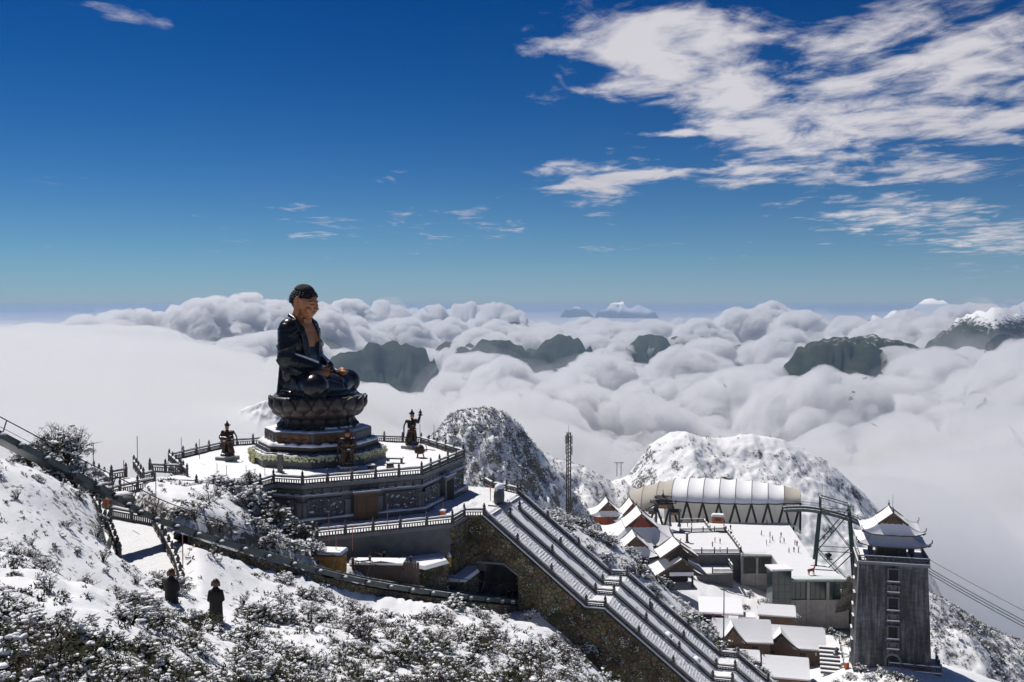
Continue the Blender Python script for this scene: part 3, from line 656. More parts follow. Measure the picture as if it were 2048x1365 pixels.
# --- hands in the lap, soles of the feet
def hand(s, z, over):
    h = MB(); h.ball((1.15, -s * .05, z), (.85, 1.0, .34), 14, 8)
    for k in range(4): 
        y0 = .62 - .36 * k; chain(h, [(1.0 + .12 * (1.5 - abs(k - 1.5)), s * -.7, z + .05), (1.75 - .28 * k, s * -1.25, z + .1), (1.55 - .3 * k, s * -1.85 + .08 * abs(k - 1.5), z + .16)], .17, .13)
    chain(h, [(.9, s * .7, z + .1), (1.4, s * .45, z + .55), (1.55, s * .08, z + .78)], .2, .15)
    me = remeshed(h, .07, 2); me.materials.append(M_skin); link('hand', me, bud)
hand(1, 4.05, 0); hand(-1, 3.65, 1)
for s, q in ((1, (2.6, 2.9, 3.55)), (-1, (1.9, -3.2, 3.45))):
    h = MB(); chain(h, [(q[0] - .6, q[1] + s * .9, q[2]), (q[0], q[1], q[2] + .1), (q[0] + .8, q[1] - s * 1.0, q[2] - .05)], .5, .6)
    for k in range(5): chain(h, [(q[0] + .55 + .2 * k, q[1] - s * (1.1 + .12 * k), q[2]), (q[0] + .7 + .24 * k, q[1] - s * 1.75 + s * .12 * k, q[2] + .05)], .2, .15)
    me = remeshed(h, .09, 3); me.materials.append(M_skin); link('foot', me, bud)
sn = MB(); chain(sn, [(-1.0, 3.0, 5.9), (.2, 2.3, 5.35), (1.0, 1.5, 4.95)], .3, .25); sn.build('snow_patch', M_snowcap, bud, True)
sn = MB(); sn.ball((1.0, -.5, 4.5), (.5, .5, .18), 10, 6); sn.build('snow_patch', M_snowcap, bud, True)
sn = MB(); chain(sn, [(-2.5, -4.3, 7.0), (-1.6, -3.75, 6.35), (-.6, -3.0, 5.95), (.3, -2.35, 5.5), (1.0, -1.85, 5.1)], .17, .28)
sn.build('snow_patch', M_snowcap, bud, True)
# --- lotus throne
lot = thing('lotus_throne', 'dark bronze lotus throne with rows of broad petals under the buddha', 'throne', lc(0, 0, BZ - 4.95), AX)
lb = MB(); lb.lathe([(4.9, 0), (5.6, .35), (5.5, .9), (4.9, 1.3), (5.2, 1.7), (6.3, 2.6), (7.0, 3.8), (7.1, 4.7), (6.9, 4.95)], 48); lb.build('body', M_lotus, lot, True)
def petal(wd, ht, bulge, z_tip):
    p = MB(); vs = []; nu, nv = 8, 9
    for j in range(nv + 1):
        t = j / nv; half = wd / 2 * (math.sin(PI * min(1, t * .62 + .28)) if t < .75 else math.sin(PI * .745) * (1 - ((t - .75) / .25) ** 1.7))
        for i in range(nu + 1):
            u = -1 + 2 * i / nu
            vs.append((bulge * math.sin(PI * min(1, t * .9)) * (1 - .55 * u * u) + (.32 * max(0, t - .8) / .2 if t > .8 else 0), u * half, ht * t))
    n = nu + 1; fs = [(j * n + i, j * n + i + 1, (j + 1) * n + i + 1, (j + 1) * n + i) for j in range(nv) for i in range(nu)]
    o = len(vs); vs2 = [(x - .16, y * .96, z) for x, y, z in vs]; p.raw(vs + vs2, fs + [tuple(o + i for i in f[::-1]) for f in fs] + [(i * n, (i + 1) * n, o + (i + 1) * n, o + i * n) for i in range(nv)] + [(i * n + nu, o + i * n + nu, o + (i + 1) * n + nu, (i + 1) * n + nu) for i in range(nv)])
    return p
pm = {0: petal(2.5, 2.75, .85, 0).mesh('petal', M_lotus, True), 1: petal(2.5, 2.3, .75, 0).mesh('petal', M_lotus, True), 2: petal(2.1, 1.5, .5, 0).mesh('petal', M_lotus, True)}
for row, (n, r, z, tilt, off) in enumerate(((18, 6.35, 2.45, .24, 0), (18, 5.45, 1.75, .62, .5), (18, 5.35, 1.55, 2.35, 0))):
    for i in range(n):
        a = 2 * PI * (i + off) / n; o = link('petal', pm[row], lot)
        o.matrix_local = rotz(a) @ T(r, 0, z) @ Matrix.Rotation(tilt, 4, 'Y')
sn = MB()
for k in range(26):
    a = rnd.uniform(-.9, 1.7); sn.ball((5.9 * math.cos(a), 5.9 * math.sin(a), .45), (rnd.uniform(.25, .6), rnd.uniform(.3, .7), .18), 8, 5)
tag(sn.build('snow_patches', M_snowcap, lot, True), kind='stuff')
# --- stepped octagonal pedestal
def octo(R, off=PI / 8): return [(R * math.cos(off + i * PI / 4), R * math.sin(off + i * PI / 4)) for i in range(8)]
ped = thing('octagonal_pedestal', 'snowy stepped octagonal pedestal with gilded relief panels carrying the lotus throne', 'pedestal', lc(0, 0, DECK), AX)
H_ = BZ - 4.95 - DECK
p = MB(); p.prism(octo(10.3), 0, 1.7); p.build('lower_tier', M_stone, ped)
p = MB(); p.prism(octo(10.0), 1.7, 2.15); p.prism(octo(9.6), 2.15, 2.55, scale_top=.96); p.prism(octo(9.1), 2.55, 3.0); p.build('moulding', M_lotus, ped)
p = MB(); p.prism(octo(8.1), 3.0, H_ + .02); p.build('upper_tier', M_stone, ped)
def lump_ring(R0, R1, z, th, seg=12, seed=0):
    """snow lying on a ledge between two octagons"""
    m_ = MB(); pts = []; q = octo(1.0)
    for i in range(8):
        for k in range(seg): pts.append(tuple(q[i][c] + (q[(i + 1) % 8][c] - q[i][c]) * k / seg for c in (0, 1)))
    n = len(pts); vs = []
    for j, (R, h) in enumerate(((R1, 0), (R1 - .03, .6), ((R0 * .35 + R1 * .65), 1), ((R0 * .7 + R1 * .3), 1), (R0 + .01, .9), (R0 + .01, 0))):
        for i, (x, y) in enumerate(pts): w_ = 1 + .5 * math.sin(i * 1.7 + seed) * math.sin(i * .43 + seed * 2); vs.append((x * (R + .05 * math.sin(i * 2.3)), y * (R + .05 * math.sin(i * 2.3)), z + th * h * w_))
    fs = [(j * n + i, j * n + (i + 1) % n, (j + 1) * n + (i + 1) % n, (j + 1) * n + i) for j in range(5) for i in range(n)]
    return m_.raw(vs, fs)
for R0, R1, z, th, s in ((10.0, 10.42, 1.7, .28, 1), (8.12, 9.15, 3.0, .42, 2), (5.3, 8.05, H_ + .02, .16, 3)): lump_ring(R0, R1, z + .003, th, 12, s).build('snow_ledge', M_snowcap, ped, True)
def relief_panel(wd, ht, depth, seed, nx=36, ny=16):
    """carved slab: x out, y along, z up"""
    gx, gy = np.meshgrid(np.linspace(-.5, .5, nx + 1), np.linspace(0, 1, ny + 1)); 
    h = np.abs(vfbm(gx * wd * 1.6 + seed * 9, gy * ht * 1.6, 4, seed)) * 2.2 + np.clip(.55 - worley(gx * wd * 1.05 + seed * 5, gy * ht * 1.05, seed), 0, 1) * 1.3
    h = np.clip(h, 0, 1) * depth; edge = (np.abs(gx) > .47) | (gy < .05) | (gy > .95); h = np.where(edge, depth * .9, h)
    m_ = MB(); vs = [(float(h[j, i]), float(gx[j, i] * wd), float(gy[j, i] * ht)) for j in range(ny + 1) for i in range(nx + 1)]
    n = nx + 1; fs = [(j * n + i, j * n + i + 1, (j + 1) * n + i + 1, (j + 1) * n + i) for j in range(ny) for i in range(nx)]
    return m_.raw(vs, fs)
side8 = 2 * 8.1 * math.sin(PI / 8); apo = 8.1 * math.cos(PI / 8)
for i in range(8):
    o = relief_panel(side8 - .7, H_ - 3.0 - .55, .12, i + 1).build('relief_panel', M_gild if i in (6, 7, 5) else M_relief, ped, True)
    o.matrix_local = rotz(i * PI / 4) @ T(apo + .005, 0, 3.28)
apo3 = 10.3 * math.cos(PI / 8)
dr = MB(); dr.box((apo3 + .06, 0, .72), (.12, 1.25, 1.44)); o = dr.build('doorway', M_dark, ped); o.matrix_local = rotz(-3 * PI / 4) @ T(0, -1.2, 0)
# flowers laid along the lower ledge and round the doorway
fl = thing('flower_garland', 'white and yellow flower garland laid along the pedestal ledge with a flower arch', 'garland', lc(0, 0, DECK), AX)
fm = MB(); q = octo(10.45)
for i in (3, 4, 5, 6, 7):
    for k in range(90):
        t = rnd.random(); x = q[i][0] + (q[(i + 1) % 8][0] - q[i][0]) * t; y = q[i][1] + (q[(i + 1) % 8][1] - q[i][1]) * t
        fm.ball((x + rnd.uniform(-.12, .12), y + rnd.uniform(-.12, .12), rnd.uniform(1.15, 1.85)), rnd.uniform(.13, .22), 6, 4)
Ma = rotz(-3 * PI / 4) @ T(0, -1.2, 0)
for k in range(170):
    t = rnd.random()
    y, z = (-1.0, t * 2.0) if k % 3 == 0 else ((1.0, t * 2.0) if k % 3 == 1 else (t * 2 - 1, 2.0))
    fm.ball((apo3 + .25 + rnd.uniform(0, .3), y + rnd.uniform(-.2, .2), z + rnd.uniform(-.15, .2)), rnd.uniform(.13, .22), 6, 4, M=Ma)
tag(fm.build('blossoms', M_flower, fl), kind='stuff')
# ---------------------------------------------------------------- podium under the deck
APO = 20.5; RC = APO / math.cos(PI / 8)
pod = thing('octagonal_podium', 'dark slate octagonal podium with carved relief walls carrying the buddha terrace', 'podium', lc(0, 0, TERR), AX)
hd = DECK - TERR
p = MB(); p.prism(octo(RC), -1.5, hd - .5); p.box((-3.9, -23.5, hd / 2 - 1), (16.4, 7.4, hd + 1.4)); p.build('wall', M_stone, pod)
p = MB(); p.prism(octo(RC + .45), hd - .5, hd - .004); p.box((-3.9, -23.6, hd - .26), (16.8, 7.9, .5)); p.build('deck_slab', M_stone_lt, pod)
p = MB(); p.prism(octo(RC + .35), hd - 1.75, hd - 1.5); p.build('string_course', M_stone_lt, pod)
p = MB(); p.prism(octo(RC + .9), -1.5, .75); p.build('plinth', M_stone, pod)
lump_ring(RC, RC + .95, .753, .22, 14, 1).build('snow_ledge', M_snowcap, pod, True); lump_ring(RC, RC + .38, hd - 1.497, .13, 14, 2).build('snow_ledge', M_snowcap, pod, True)
sdw = 2 * RC * math.sin(PI / 8)
big = [relief_panel(5.0, 2.6, .42, 20 + k, 50, 30).mesh('relief_panel', M_relief, True) for k in range(2)]
fri = relief_panel(1.15, .7, .2, 31, 8, 6).mesh('frieze_panel', M_relief, True)
pil = MB().box((.12, 0, 1.85), (.24, .75, 2.2)).box((.14, 0, 2.87), (.3, .95, .16)).mesh('pilaster', M_stone_lt)
for i in (4, 5, 6, 7, 0, 1):
    R_ = rotz(i * PI / 4)
    def put(me, y, z, out=.005):
        o = link(me.name.split('.')[0], me, pod); o.matrix_local = R_ @ T(APO + out, y, z); return o
    for y in (-sdw / 2 + .45, -2.3, 2.3, sdw / 2 - .45): put(pil, y, 0)
    put(big[0], -5.45, .82); put(big[1], 5.45, .82)
    for k in range(13): put(fri, (k - 6) * 1.3, hd - 1.36)
    if i in (7, 0):                     # the two entrances
        f = MB().box((.1, 0, 1.95), (.2, 3.4, 3.9)).mesh('door_frame', M_wood if i == 7 else M_stone_lt)
        f_ = link('door', f, pod); f_.matrix_local = R_ @ T(APO + .92, 0, -.1)
        if i == 7:
            for s in (-1, 1): o = link('door_leaf', MB().box((.03, s * .72, 1.75), (.1, 1.36, 3.3)).box((.09, s * .72, 2.4), (.05, .95, 1.5)).box((.09, s * .72, .9), (.05, .95, .8)).mesh('door_leaf', M_wood), f_); o.location = (.2, 0, 0)
        else:
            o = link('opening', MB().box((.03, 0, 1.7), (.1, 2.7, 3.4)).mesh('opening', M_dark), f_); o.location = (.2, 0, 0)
        hdn = MB().box((.2, 0, 4.0), (.5, 3.9, .25)).mesh('lintel', M_stone_lt); o = link('lintel', hdn, f_); sl = MB().box((.2, 0, 4.17), (.52, 3.9, .1)).mesh('snow_ledge', M_snowcap); link('snow_ledge', sl, f_)
# snow on the deck
dk = MB(); gxy = np.linspace(-RC, RC, 90); inside = lambda x, y: max(abs(x), abs(y)) < APO + .1 and abs(x) + abs(y) < RC * 1.306
idx = {}; 
for i, x in enumerate(gxy):
    for j, y in enumerate(gxy):
        if inside(x, y) or (-12.1 < x < 4.3 and -27.3 < y < -19): idx[i, j] = len(dk.v); dk.v.append((x, y, .09 + .07 * fbm(x * .35, y * .35, 1, 3)))
for (i, j) in idx:
    if all((i + a, j + c) in idx for a, c in ((1, 0), (1, 1), (0, 1))): dk.f.append((idx[i, j], idx[i + 1, j], idx[i + 1, j + 1], idx[i, j + 1])); dk.mi.append(0)
o = dk.build('deck_snow', M_snowcap, None, True, lc(0, 0, DECK)); o.rotation_euler = (0, 0, AX); tag(o, kind='structure', label='snow lying on the terrace around the buddha')
# ---------------------------------------------------------------- balustrades
M_rail = plain('weathered_granite_rail', (.085, .08, .075), .75, 0, .4, 2.0, .10, .3, .3, .04)
def bud_post(h, w_):
    p = MB(); p.box((0, 0, h / 2), (w_, w_, h)); p.box((0, 0, h + .03), (w_ * 1.25, w_ * 1.25, .08))
    p.lathe([(w_ * .3, h + .07), (w_ * .58, h + .2), (w_ * .62, h + .34), (w_ * .4, h + .5), (w_ * .08, h + .62)], 8); p.ball((0, 0, h + .62), (w_ * .34, w_ * .34, .1), 6, 4)
    return p
POST = {}
def balustrade(label, pts, cat='railing', h=1.1, post_w=.3, every=3.2, snow=True, group='stone balustrades', wd=.22, solid=False):
    """posts with bud finials, handrail, lower rail, balusters and a crust of snow along a polyline of base points"""
    pts = [Vector(p) for p in pts]; base = pts[0].copy(); t = thing('stone_balustrade', label, cat, base, 0, None)
    L_ = [p - base for p in pts]
    if (h, post_w) not in POST: POST[h, post_w] = bud_post(h + .12, post_w).mesh('post', M_rail)
    seen = set()
    def post(p):
        k = (round(p.x, 1), round(p.y, 1))
        if k in seen: return
        seen.add(k); o = link('post', POST[h, post_w], t, p); o.rotation_euler = (0, 0, ang)
    hr = MB(); lr = MB(); bl = MB(); sn_ = MB()
    for a, b in zip(L_, L_[1:]):
        ln = (b - a).length; n = max(1, round(ln / every)); ang = math.atan2(b.y - a.y, b.x - a.x)
        for k in range(n):
            p = a.lerp(b, k / n); q = a.lerp(b, (k + 1) / n); post(p); post(q)
            up = Vector((0, 0, 1))
            hr.bar(p + up * (h - .1), q + up * (h - .1), wd, .2); lr.bar(p + up * .14, q + up * .14, wd * .85, .22); lr.bar(p + up * (h - .42), q + up * (h - .42), wd * .6, .12)
            m_ = max(2, int((q - p).length / .34))
            for j in range(m_):
                c = p.lerp(q, (j + .5) / m_); bl.box((c.x, c.y, c.z + .25 + (h - .7) / 2), (.13, .13, h - .66))
            if snow:
                ms = max(3, int((q - p).length / .7)); prev = None; th0 = .0
                d = (q - p).normalized(); sd = Vector((-d.y, d.x, 0)).normalized()
                vs = []
                for j in range(ms + 1):
                    c = p.lerp(q, j / ms); th_ = (.13 + .08 * rnd.random()) if 0 < j < ms else .1; wj = wd * (.58 + .14 * rnd.random())
                    for (ww, hh) in ((-1, 0), (-.95, .6), (-.4, 1), (.4, 1), (.95, .6), (1, 0)): vs.append(c + up * (h + .003 + th_ * hh) + sd * (ww * wj))
                fs = [(j * 6 + i, j * 6 + i + 1, (j + 1) * 6 + i + 1, (j + 1) * 6 + i) for j in range(ms) for i in range(5)] + [(5, 4, 3, 2, 1, 0), tuple(ms * 6 + i for i in range(6))]
                sn_.raw(vs, fs)
    hr.build('handrail', M_rail, t); tag(lr.build('lower_rails', M_rail, t), kind='stuff'); tag(bl.build('balusters', M_rail, t), kind='stuff')
    if snow: tag(sn_.build('snow_crust', M_snowcap, t, True), kind='stuff')
    return t
# round the Buddha terrace (local corners)
oc = [lc(x, y, DECK) for x, y in octo(RC + .1)]           # 0: stair side ... 7
def P_(x, y, z): return lc(x, y, z)
balustrade('stone balustrade on the podium edge above the wooden door', [P_(8.6, -20.6, DECK), P_(20.6, -8.6, DECK)])
balustrade('stone balustrade on the podium edge above the dark opening', [P_(20.6, -8.6, DECK), P_(20.6, 8.6, DECK)])
balustrade('stone balustrade on the podium behind the tall bronze guardian', [P_(20.6, 8.6, DECK), P_(8.6, 20.6, DECK), P_(-8.6, 20.6, DECK)])
balustrade('stone balustrade on the podium behind the lotus throne', [P_(-8.6, 20.6, DECK), P_(-20.6, 8.6, DECK)])
balustrade('stone balustrade behind the lone bronze guardian', [P_(-20.6, 8.6, DECK), P_(-20.6, -8.6, DECK)])
balustrade('stone balustrade on the podium corner where the footpath arrives', [P_(-20.6, -8.6, DECK), P_(-9.6, -19.8, DECK)])
balustrade('short stone balustrade stepping out over the shrubs', [P_(8.6, -20.6, DECK), P_(4.3, -20.6, DECK), P_(4.3, -27.2, DECK), P_(-3, -27.2, DECK)])
# ---------------------------------------------------------------- lower terrace
M_snowwalk = plain('trodden_snow', (.80, .81, .84), .7, 0, .05, 2.2, 0, .25, .9, .25)
M_wallslate = plain('streaked_slate_wall', (.10, .10, .105), .7, 0, .5, .9, 0, .4, .3, .05)
m, gm = newmat('mossy_rubble_masonry'); v = worldco(gm)
vor = gm.add('ShaderNodeTexVoronoi', {'Vector': v, 'Scale': 1.7}, feature='DISTANCE_TO_EDGE').outputs['Distance']
vc = gm.add('ShaderNodeTexVoronoi', {'Vector': v, 'Scale': 1.7}).outputs['Color']
st_ = gm.noise(v, .35, 6, .6); f1 = gm.noise(v, 6, 5, .6)
cst = gm.mix(.35, gm.ramp(st_, [(.35, (.06, .05, .034)), (.5, (.15, .125, .075)), (.68, (.27, .23, .14))]), vc, 'MULTIPLY')
cst = gm.mix(gm.add('ShaderNodeMapRange', {0: vor, 1: .02, 2: .10, 3: 1.0, 4: 0.0}).outputs[0], cst, (.035, .028, .018))
sn_k = gm.m('GREATER_THAN', gm.m('ADD', gm.m('MULTIPLY', f1, .7), gm.m('MULTIPLY', gm.noise(v, .8, 4, .6), .45)), .70)
cst = gm.mix(sn_k, cst, SNOW)
finish(gm, principled(gm, cst, .9, 0, .2, gm.m('ADD', gm.m('MINIMUM', vor, .12), gm.m('MULTIPLY', f1, .05)), .9, .25)); M_masonry = m
ter = thing('stone_terrace', 'snowy lower terrace on a streaked slate retaining wall below the podium', 'terrace', lc(20, -18, TERR), AX)
tp = [(-8, 10), (-8, -5), (-7, -9.5), (7.2, 3.6), (7.2, 11.3), (10.2, 11.3), (10.2, 26), (-2, 34), (-10, 30)]
tp = [(x, y) for x, y in [(-6.5, -8.6), (7.3, 4.2), (7.3, 9.6), (10, 9.6), (10, 26.5), (6, 30), (-6, 30), (-10, 0)]]
p = MB(); p.prism(tp, -7.5, -.1); p.build('retaining_wall', M_wallslate, ter)
p = MB(); p.prism([(x * 1.02, y * 1.02) for x, y in tp], -.45, .02); p.build('coping', M_stone_lt, ter)
nn_ = 46; p = MB(); idx = {}
def in_poly(x, y, poly):
    c = False; j = len(poly) - 1
    for i in range(len(poly)):
        if (poly[i][1] > y) != (poly[j][1] > y) and x < (poly[j][0] - poly[i][0]) * (y - poly[i][1]) / (poly[j][1] - poly[i][1]) + poly[i][0]: c = not c
        j = i
    return c
for i in range(60):
    for j in range(80):
        x, y = -11 + i * .37, -9.5 + j * .52
        if in_poly(x, y, tp): idx[i, j] = len(p.v); p.v.append((x, y, .12 + .16 * fbm(x * .3, y * .3, 4, 4) + (.25 if 1 < x < 6 and 12 < y < 18 else 0)))
for (i, j) in idx:
    if all((i + a, j + c) in idx for a, c in ((1, 0), (1, 1), (0, 1))): p.f.append((idx[i, j], idx[i + 1, j], idx[i + 1, j + 1], idx[i, j + 1])); p.mi.append(0)
p.build('snow_cover', M_snowwalk, ter, True)
tw = [ter.matrix_basis if False else lc(20 + x, -18 + y, TERR) for x, y in tp]
balustrade('stone balustrade along the retaining wall below the wooden door', [lc(20 + x, -18 + y, TERR) for x, y in ((-6.3, -8.3), (7.1, 4.2))], every=3.6)
balustrade('stone balustrade on the terrace corner above the rubble wall', [lc(20 + x, -18 + y, TERR) for x, y in ((7.1, 4.2), (7.1, 8.8), (9.7, 9.7))], every=3.2)
balustrade('stone balustrade at the back of the terrace by the hill', [lc(30, 8.2, TERR), lc(24.5, 11.5, TERR), lc(22, 15, TERR)], every=3.2)
# steps winding down at the terrace end
balustrade('stone balustrade beside the steps down from the terrace', [lc(20 - 6.3, -18 - 8.3, TERR), lc(14.4, -30.2, -30.4), lc(17.2, -32.6, -31.8), lc(19.8, -35.8, -33.0)], every=2.4)
balustrade('low stone balustrade on the outer side of the winding steps', [lc(11.2, -28.6, -30.2), lc(13.6, -33.2, -31.4), lc(16.6, -36.4, -32.6)], every=2.4)
st2 = MB()
for k in range(14):
    a_ = lc(12.6 + k * .4, -27.4 - k * .58, 0); st2.box((0, 0, 0), (2.6, .75, .5), T(a_.x, a_.y, TERR - .25 - k * .26) @ rotz(AX + .9))
o = st2.build('winding_steps', M_snowwalk); tag(o, 'snow covered winding steps leading down from the lower terrace', 'steps', kind='thing')
# ---------------------------------------------------------------- the great stair
SX = [29.6, 44.0, 46.6, 60.2, 62.8, 84.0]; SZ = [-29.0, -40.4, -40.4, -51.0, -51.0, -67.0]
def sz(x): return float(np.interp(x, SX, SZ))
gst = thing('great_stairway', 'long snow covered triple stairway climbing to the buddha terrace', 'stairway', lc(29.6, 0, TERR), AX)
def loc_(x, y, z): return Vector((x - 29.6, y, z - TERR))
for (y0, y1) in ((-7.6, -2.3), (2.9, 7.6)):
    b = MB(); x = 29.6; i = 0
    while x < 84:
        run = .21; onl = (44.0 <= x < 46.6) or (60.2 <= x < 62.8); run = .65 if onl else .34
        z = sz(x + run / 2); nb_ = 5; vs = []
        for k in range(nb_ + 1):
            y = y0 + (y1 - y0) * k / nb_; d = .05 * rnd.uniform(-1, 1)
            vs += [(x - 29.6, y, sz(x) - TERR + .2), (x + run * .7 - 29.6, y, sz(x) - TERR + (.2 if onl else .06) + d), (x + run - 29.6, y, sz(x + run) - TERR + .2)]
        fs = [(k * 3 + j, k * 3 + j + 1, (k + 1) * 3 + j + 1, (k + 1) * 3 + j) for k in range(nb_) for j in range(2)]
        b.raw(vs, [f[::-1] for f in fs]); x += run
    tag(b.build('snowy_flight', M_snowwalk, gst), kind='stuff')
b = MB(); x = 29.6
for k in range(109):                    # the ramp between the flights
    x0 = 29.6 + k * .5; vs = []
    for xx in (x0, x0 + .5):
        for j in range(6): y = -2.3 + j * 1.04; vs.append((xx - 29.6, y, sz(xx) - TERR + .16 + .10 * fbm(xx * .5, y * .6, 2, 3)))
    b.raw(vs, [(j, j + 6, j + 7, j + 1) for j in range(5)])
b.build('ramp_snow', M_snowcap, gst, True)
slab = MB().box((0, 0, 0), (3.4, 2.9, .24)).mesh('carved_slab', M_relief)
pl = MB().box((0, 0, .3), (1.0, 2.6, .6)).mesh('planter', M_stone_lt); pls = MB().ball((0, 0, .62), (.55, 1.3, .42), 12, 6).mesh('planter_snow', M_snowcap, True)
for xx in [40.2 + 3.9 * k for k in range(11)]:
    if 43 < xx < 47.5 or 59.3 < xx < 63.8: continue
    sl_ = math.atan2(sz(xx + .5) - sz(xx - .5), 1.0)
    o = link('carved_slab', slab, gst, loc_(xx, -.7, sz(xx) + .20)); o.rotation_euler = (0, -sl_, 0)
    if int(xx) % 2: o = link('planter', pl, gst, loc_(xx + 2.0, -1.0, sz(xx + 2.0))); q = link('planter_snow', pls, o)
body = MB(); n = len(SX)
for side in (-1,):
    xs_ = [29.6] + SX[1:]; top = [(x - 29.6, sz(x) - TERR - .25) for x in xs_]
    vs = [(x, y, z) for y in (-8.05, 8.05) for x, z in top] + [(x, y, z - 16) for y in (-8.05, 8.05) for x, z in top]
    k = len(top); fs = []
    for i in range(k - 1): fs += [(i, i + 1, k + i + 1, k + i), (k + i, k + i + 1, 3 * k + i + 1, 3 * k + i)]
    fs += [(0, k, 3 * k, 2 * k), (k - 1, 3 * k - 1, 4 * k - 1, 2 * k - 1)]; body.raw(vs, fs)
body.build('core', M_stone, gst)
# coping strips beside the flights
cp = MB()
for y, wd_ in ((-8.0, .9), (-2.1, .5), (2.7, .5), (8.0, .9)):
    for xa, xb in zip(SX, SX[1:]): cp.bar(loc_(xa, y, sz(xa) + .0), loc_(xb, y, sz(xb) + .0), wd_, .34)
tag(cp.build('string_walls', M_stone, gst), kind='stuff')
sl2 = MB()
for y, wd_ in ((-8.3, .42), (-7.62, .3), (-2.3, .16), (-1.86, .2), (2.46, .2), (2.9, .16), (7.65, .3)):
    for xa, xb in zip(SX, SX[1:]): sl2.bar(loc_(xa, y, sz(xa) + .24), loc_(xb, y, sz(xb) + .24), wd_, .12)
tag(sl2.build('coping_snow', M_snowcap, gst), kind='stuff')
for y, nm in ((-8.0, 'outer stone balustrade of the great stair above the rubble wall'), (-2.1, 'inner stone balustrade of the great stair beside the near flight'), (2.7, 'inner stone balustrade of the great stair beside the far flight'), (8.0, 'outer stone balustrade of the great stair above the shrubby slope')):
    balustrade(nm, [lc(x, y, sz(x) + .17) for x in (SX if abs(y) > 3 else [31.5] + SX[1:])], every=5.6 if abs(y) > 3 else 6.5, h=.82, wd=.26, post_w=.36)
# rubble wall on the near side with the tunnel mouth
TX0, TX1, TZ0, TZ1 = 28.9, 34.7, -41.0, -35.2
mw = thing('rubble_wall', 'tall mossy rubble wall under the stairway pierced by the funicular tunnel', 'wall', lc(27.3, -8.75, -42), AX)
def wl(x, z): return (x - 27.3, 0.0, z + 42)
tops = [(27.2, -29.05), (29.6, -29.05)] + [(x, sz(x) - .12) for x in SX[1:]]
def topz(x): return float(np.interp(x, [q[0] for q in tops], [q[1] for q in tops]))
wlm = MB(); xs_ = sorted(set([27.2, 84.0, TX0, TX1, TX0 + 2.9, TX1 - 1.2] + SX[1:] + list(np.arange(28, 84, 1.3))))
for xa, xb in zip(xs_, xs_[1:]):
    xm = (xa + xb) / 2; za, zb = topz(xa), topz(xb); lo = topz(xm) - 20
    def slab_(z0a, z0b, z1a, z1b):
        vs = [(xa - 27.3, 0, z0a + 42), (xb - 27.3, 0, z0b + 42), (xb - 27.3, 0, z1b + 42), (xa - 27.3, 0, z1a + 42)]; vs += [(x_, .55, z_) for x_, _, z_ in vs]
        wlm.raw(vs, [(0, 1, 2, 3), (7, 6, 5, 4), (0, 3, 7, 4), (1, 5, 6, 2), (3, 2, 6, 7), (0, 4, 5, 1)])
    if TX0 <= xm <= TX1:
        arch = lambda x: TZ1 - (max(0, x - (TX1 - 1.9)) * .75 if x > TX1 - 1.9 else 0) - (max(0, TX0 + .8 - x) * .5)
        slab_(arch(xa), arch(xb), za, zb); slab_(lo, lo, TZ0, TZ0)
    else: slab_(lo, lo, za, zb)
wlm.build('masonry', M_masonry, mw)
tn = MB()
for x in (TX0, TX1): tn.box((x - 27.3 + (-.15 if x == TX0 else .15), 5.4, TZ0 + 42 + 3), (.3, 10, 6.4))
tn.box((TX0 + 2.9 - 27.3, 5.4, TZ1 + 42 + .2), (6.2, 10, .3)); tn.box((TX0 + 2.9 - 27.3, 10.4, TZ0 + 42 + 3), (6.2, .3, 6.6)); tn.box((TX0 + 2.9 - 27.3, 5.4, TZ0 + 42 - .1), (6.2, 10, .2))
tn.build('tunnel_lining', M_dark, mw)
rim = MB(); rim.bar((TX0 - 27.45, -.06, TZ1 + 42 + .02), (TX1 - 1.9 - 27.3, -.06, TZ1 + 42 + .02), .3, .25); rim.bar((TX1 - 1.9 - 27.3, -.06, TZ1 + 42), (TX1 - 27.2, -.06, TZ1 + 42 - 1.42), .3, .25); rim.build('tunnel_rim', M_stone_lt, mw)
rw = MB(); rw.box((0, 3.0, -6.1), (.6, 5.6, 12.2)); o = rw.build('return_wall', M_masonry, mw); o.location = (-.02, -5.6, 13 - .4)
# ---------------------------------------------------------------- small things on the terraces
M_orange = plain('orange_paint', (.50, .12, .03), .5, 0, .25); M_yellow = plain('yellow_paint', (.55, .30, .03), .5, 0, .2)
def on(x, y, z): return lc(x, y, z)
t = thing('incense_burner', 'bronze incense urn on three legs by the tall guardian', 'urn', on(14.5, 5.5, DECK + .1), 0)
MB().lathe([(.35, .55), (.75, .7), (.85, 1.1), (.7, 1.35), (.8, 1.45)], 14).build('bowl', M_bronze, t, True); MB().lathe([(.78, 1.45), (.6, 1.75), (.2, 1.95), (.1, 2.15)], 14).build('lid', M_bronze, t, True)
for k in range(3): MB().tube([(.5 * math.cos(k * 2.1), .5 * math.sin(k * 2.1), .65), (.7 * math.cos(k * 2.1), .7 * math.sin(k * 2.1), 0)], .1).build('leg', M_bronze, t)
for s in (-1, 1): MB().tube([(s * .8, 0, 1.2), (s * 1.05, 0, 1.3), (s * 1.05, 0, 1.75), (s * .85, 0, 1.85)], .07).build('handle', M_bronze, t)
t = thing('stone_stele', 'narrow dark upright stone stele in front of the pedestal', 'stele', on(1.0, -13.2, DECK + .05), AX); MB().box((0, 0, 1.3), (.75, .28, 2.6)).box((0, 0, .12), (1.1, .6, .24)).build('slab', M_stone, t); MB().box((0, 0, 2.64), (.8, .32, .09)).build('snow_cap', M_snowcap, t)
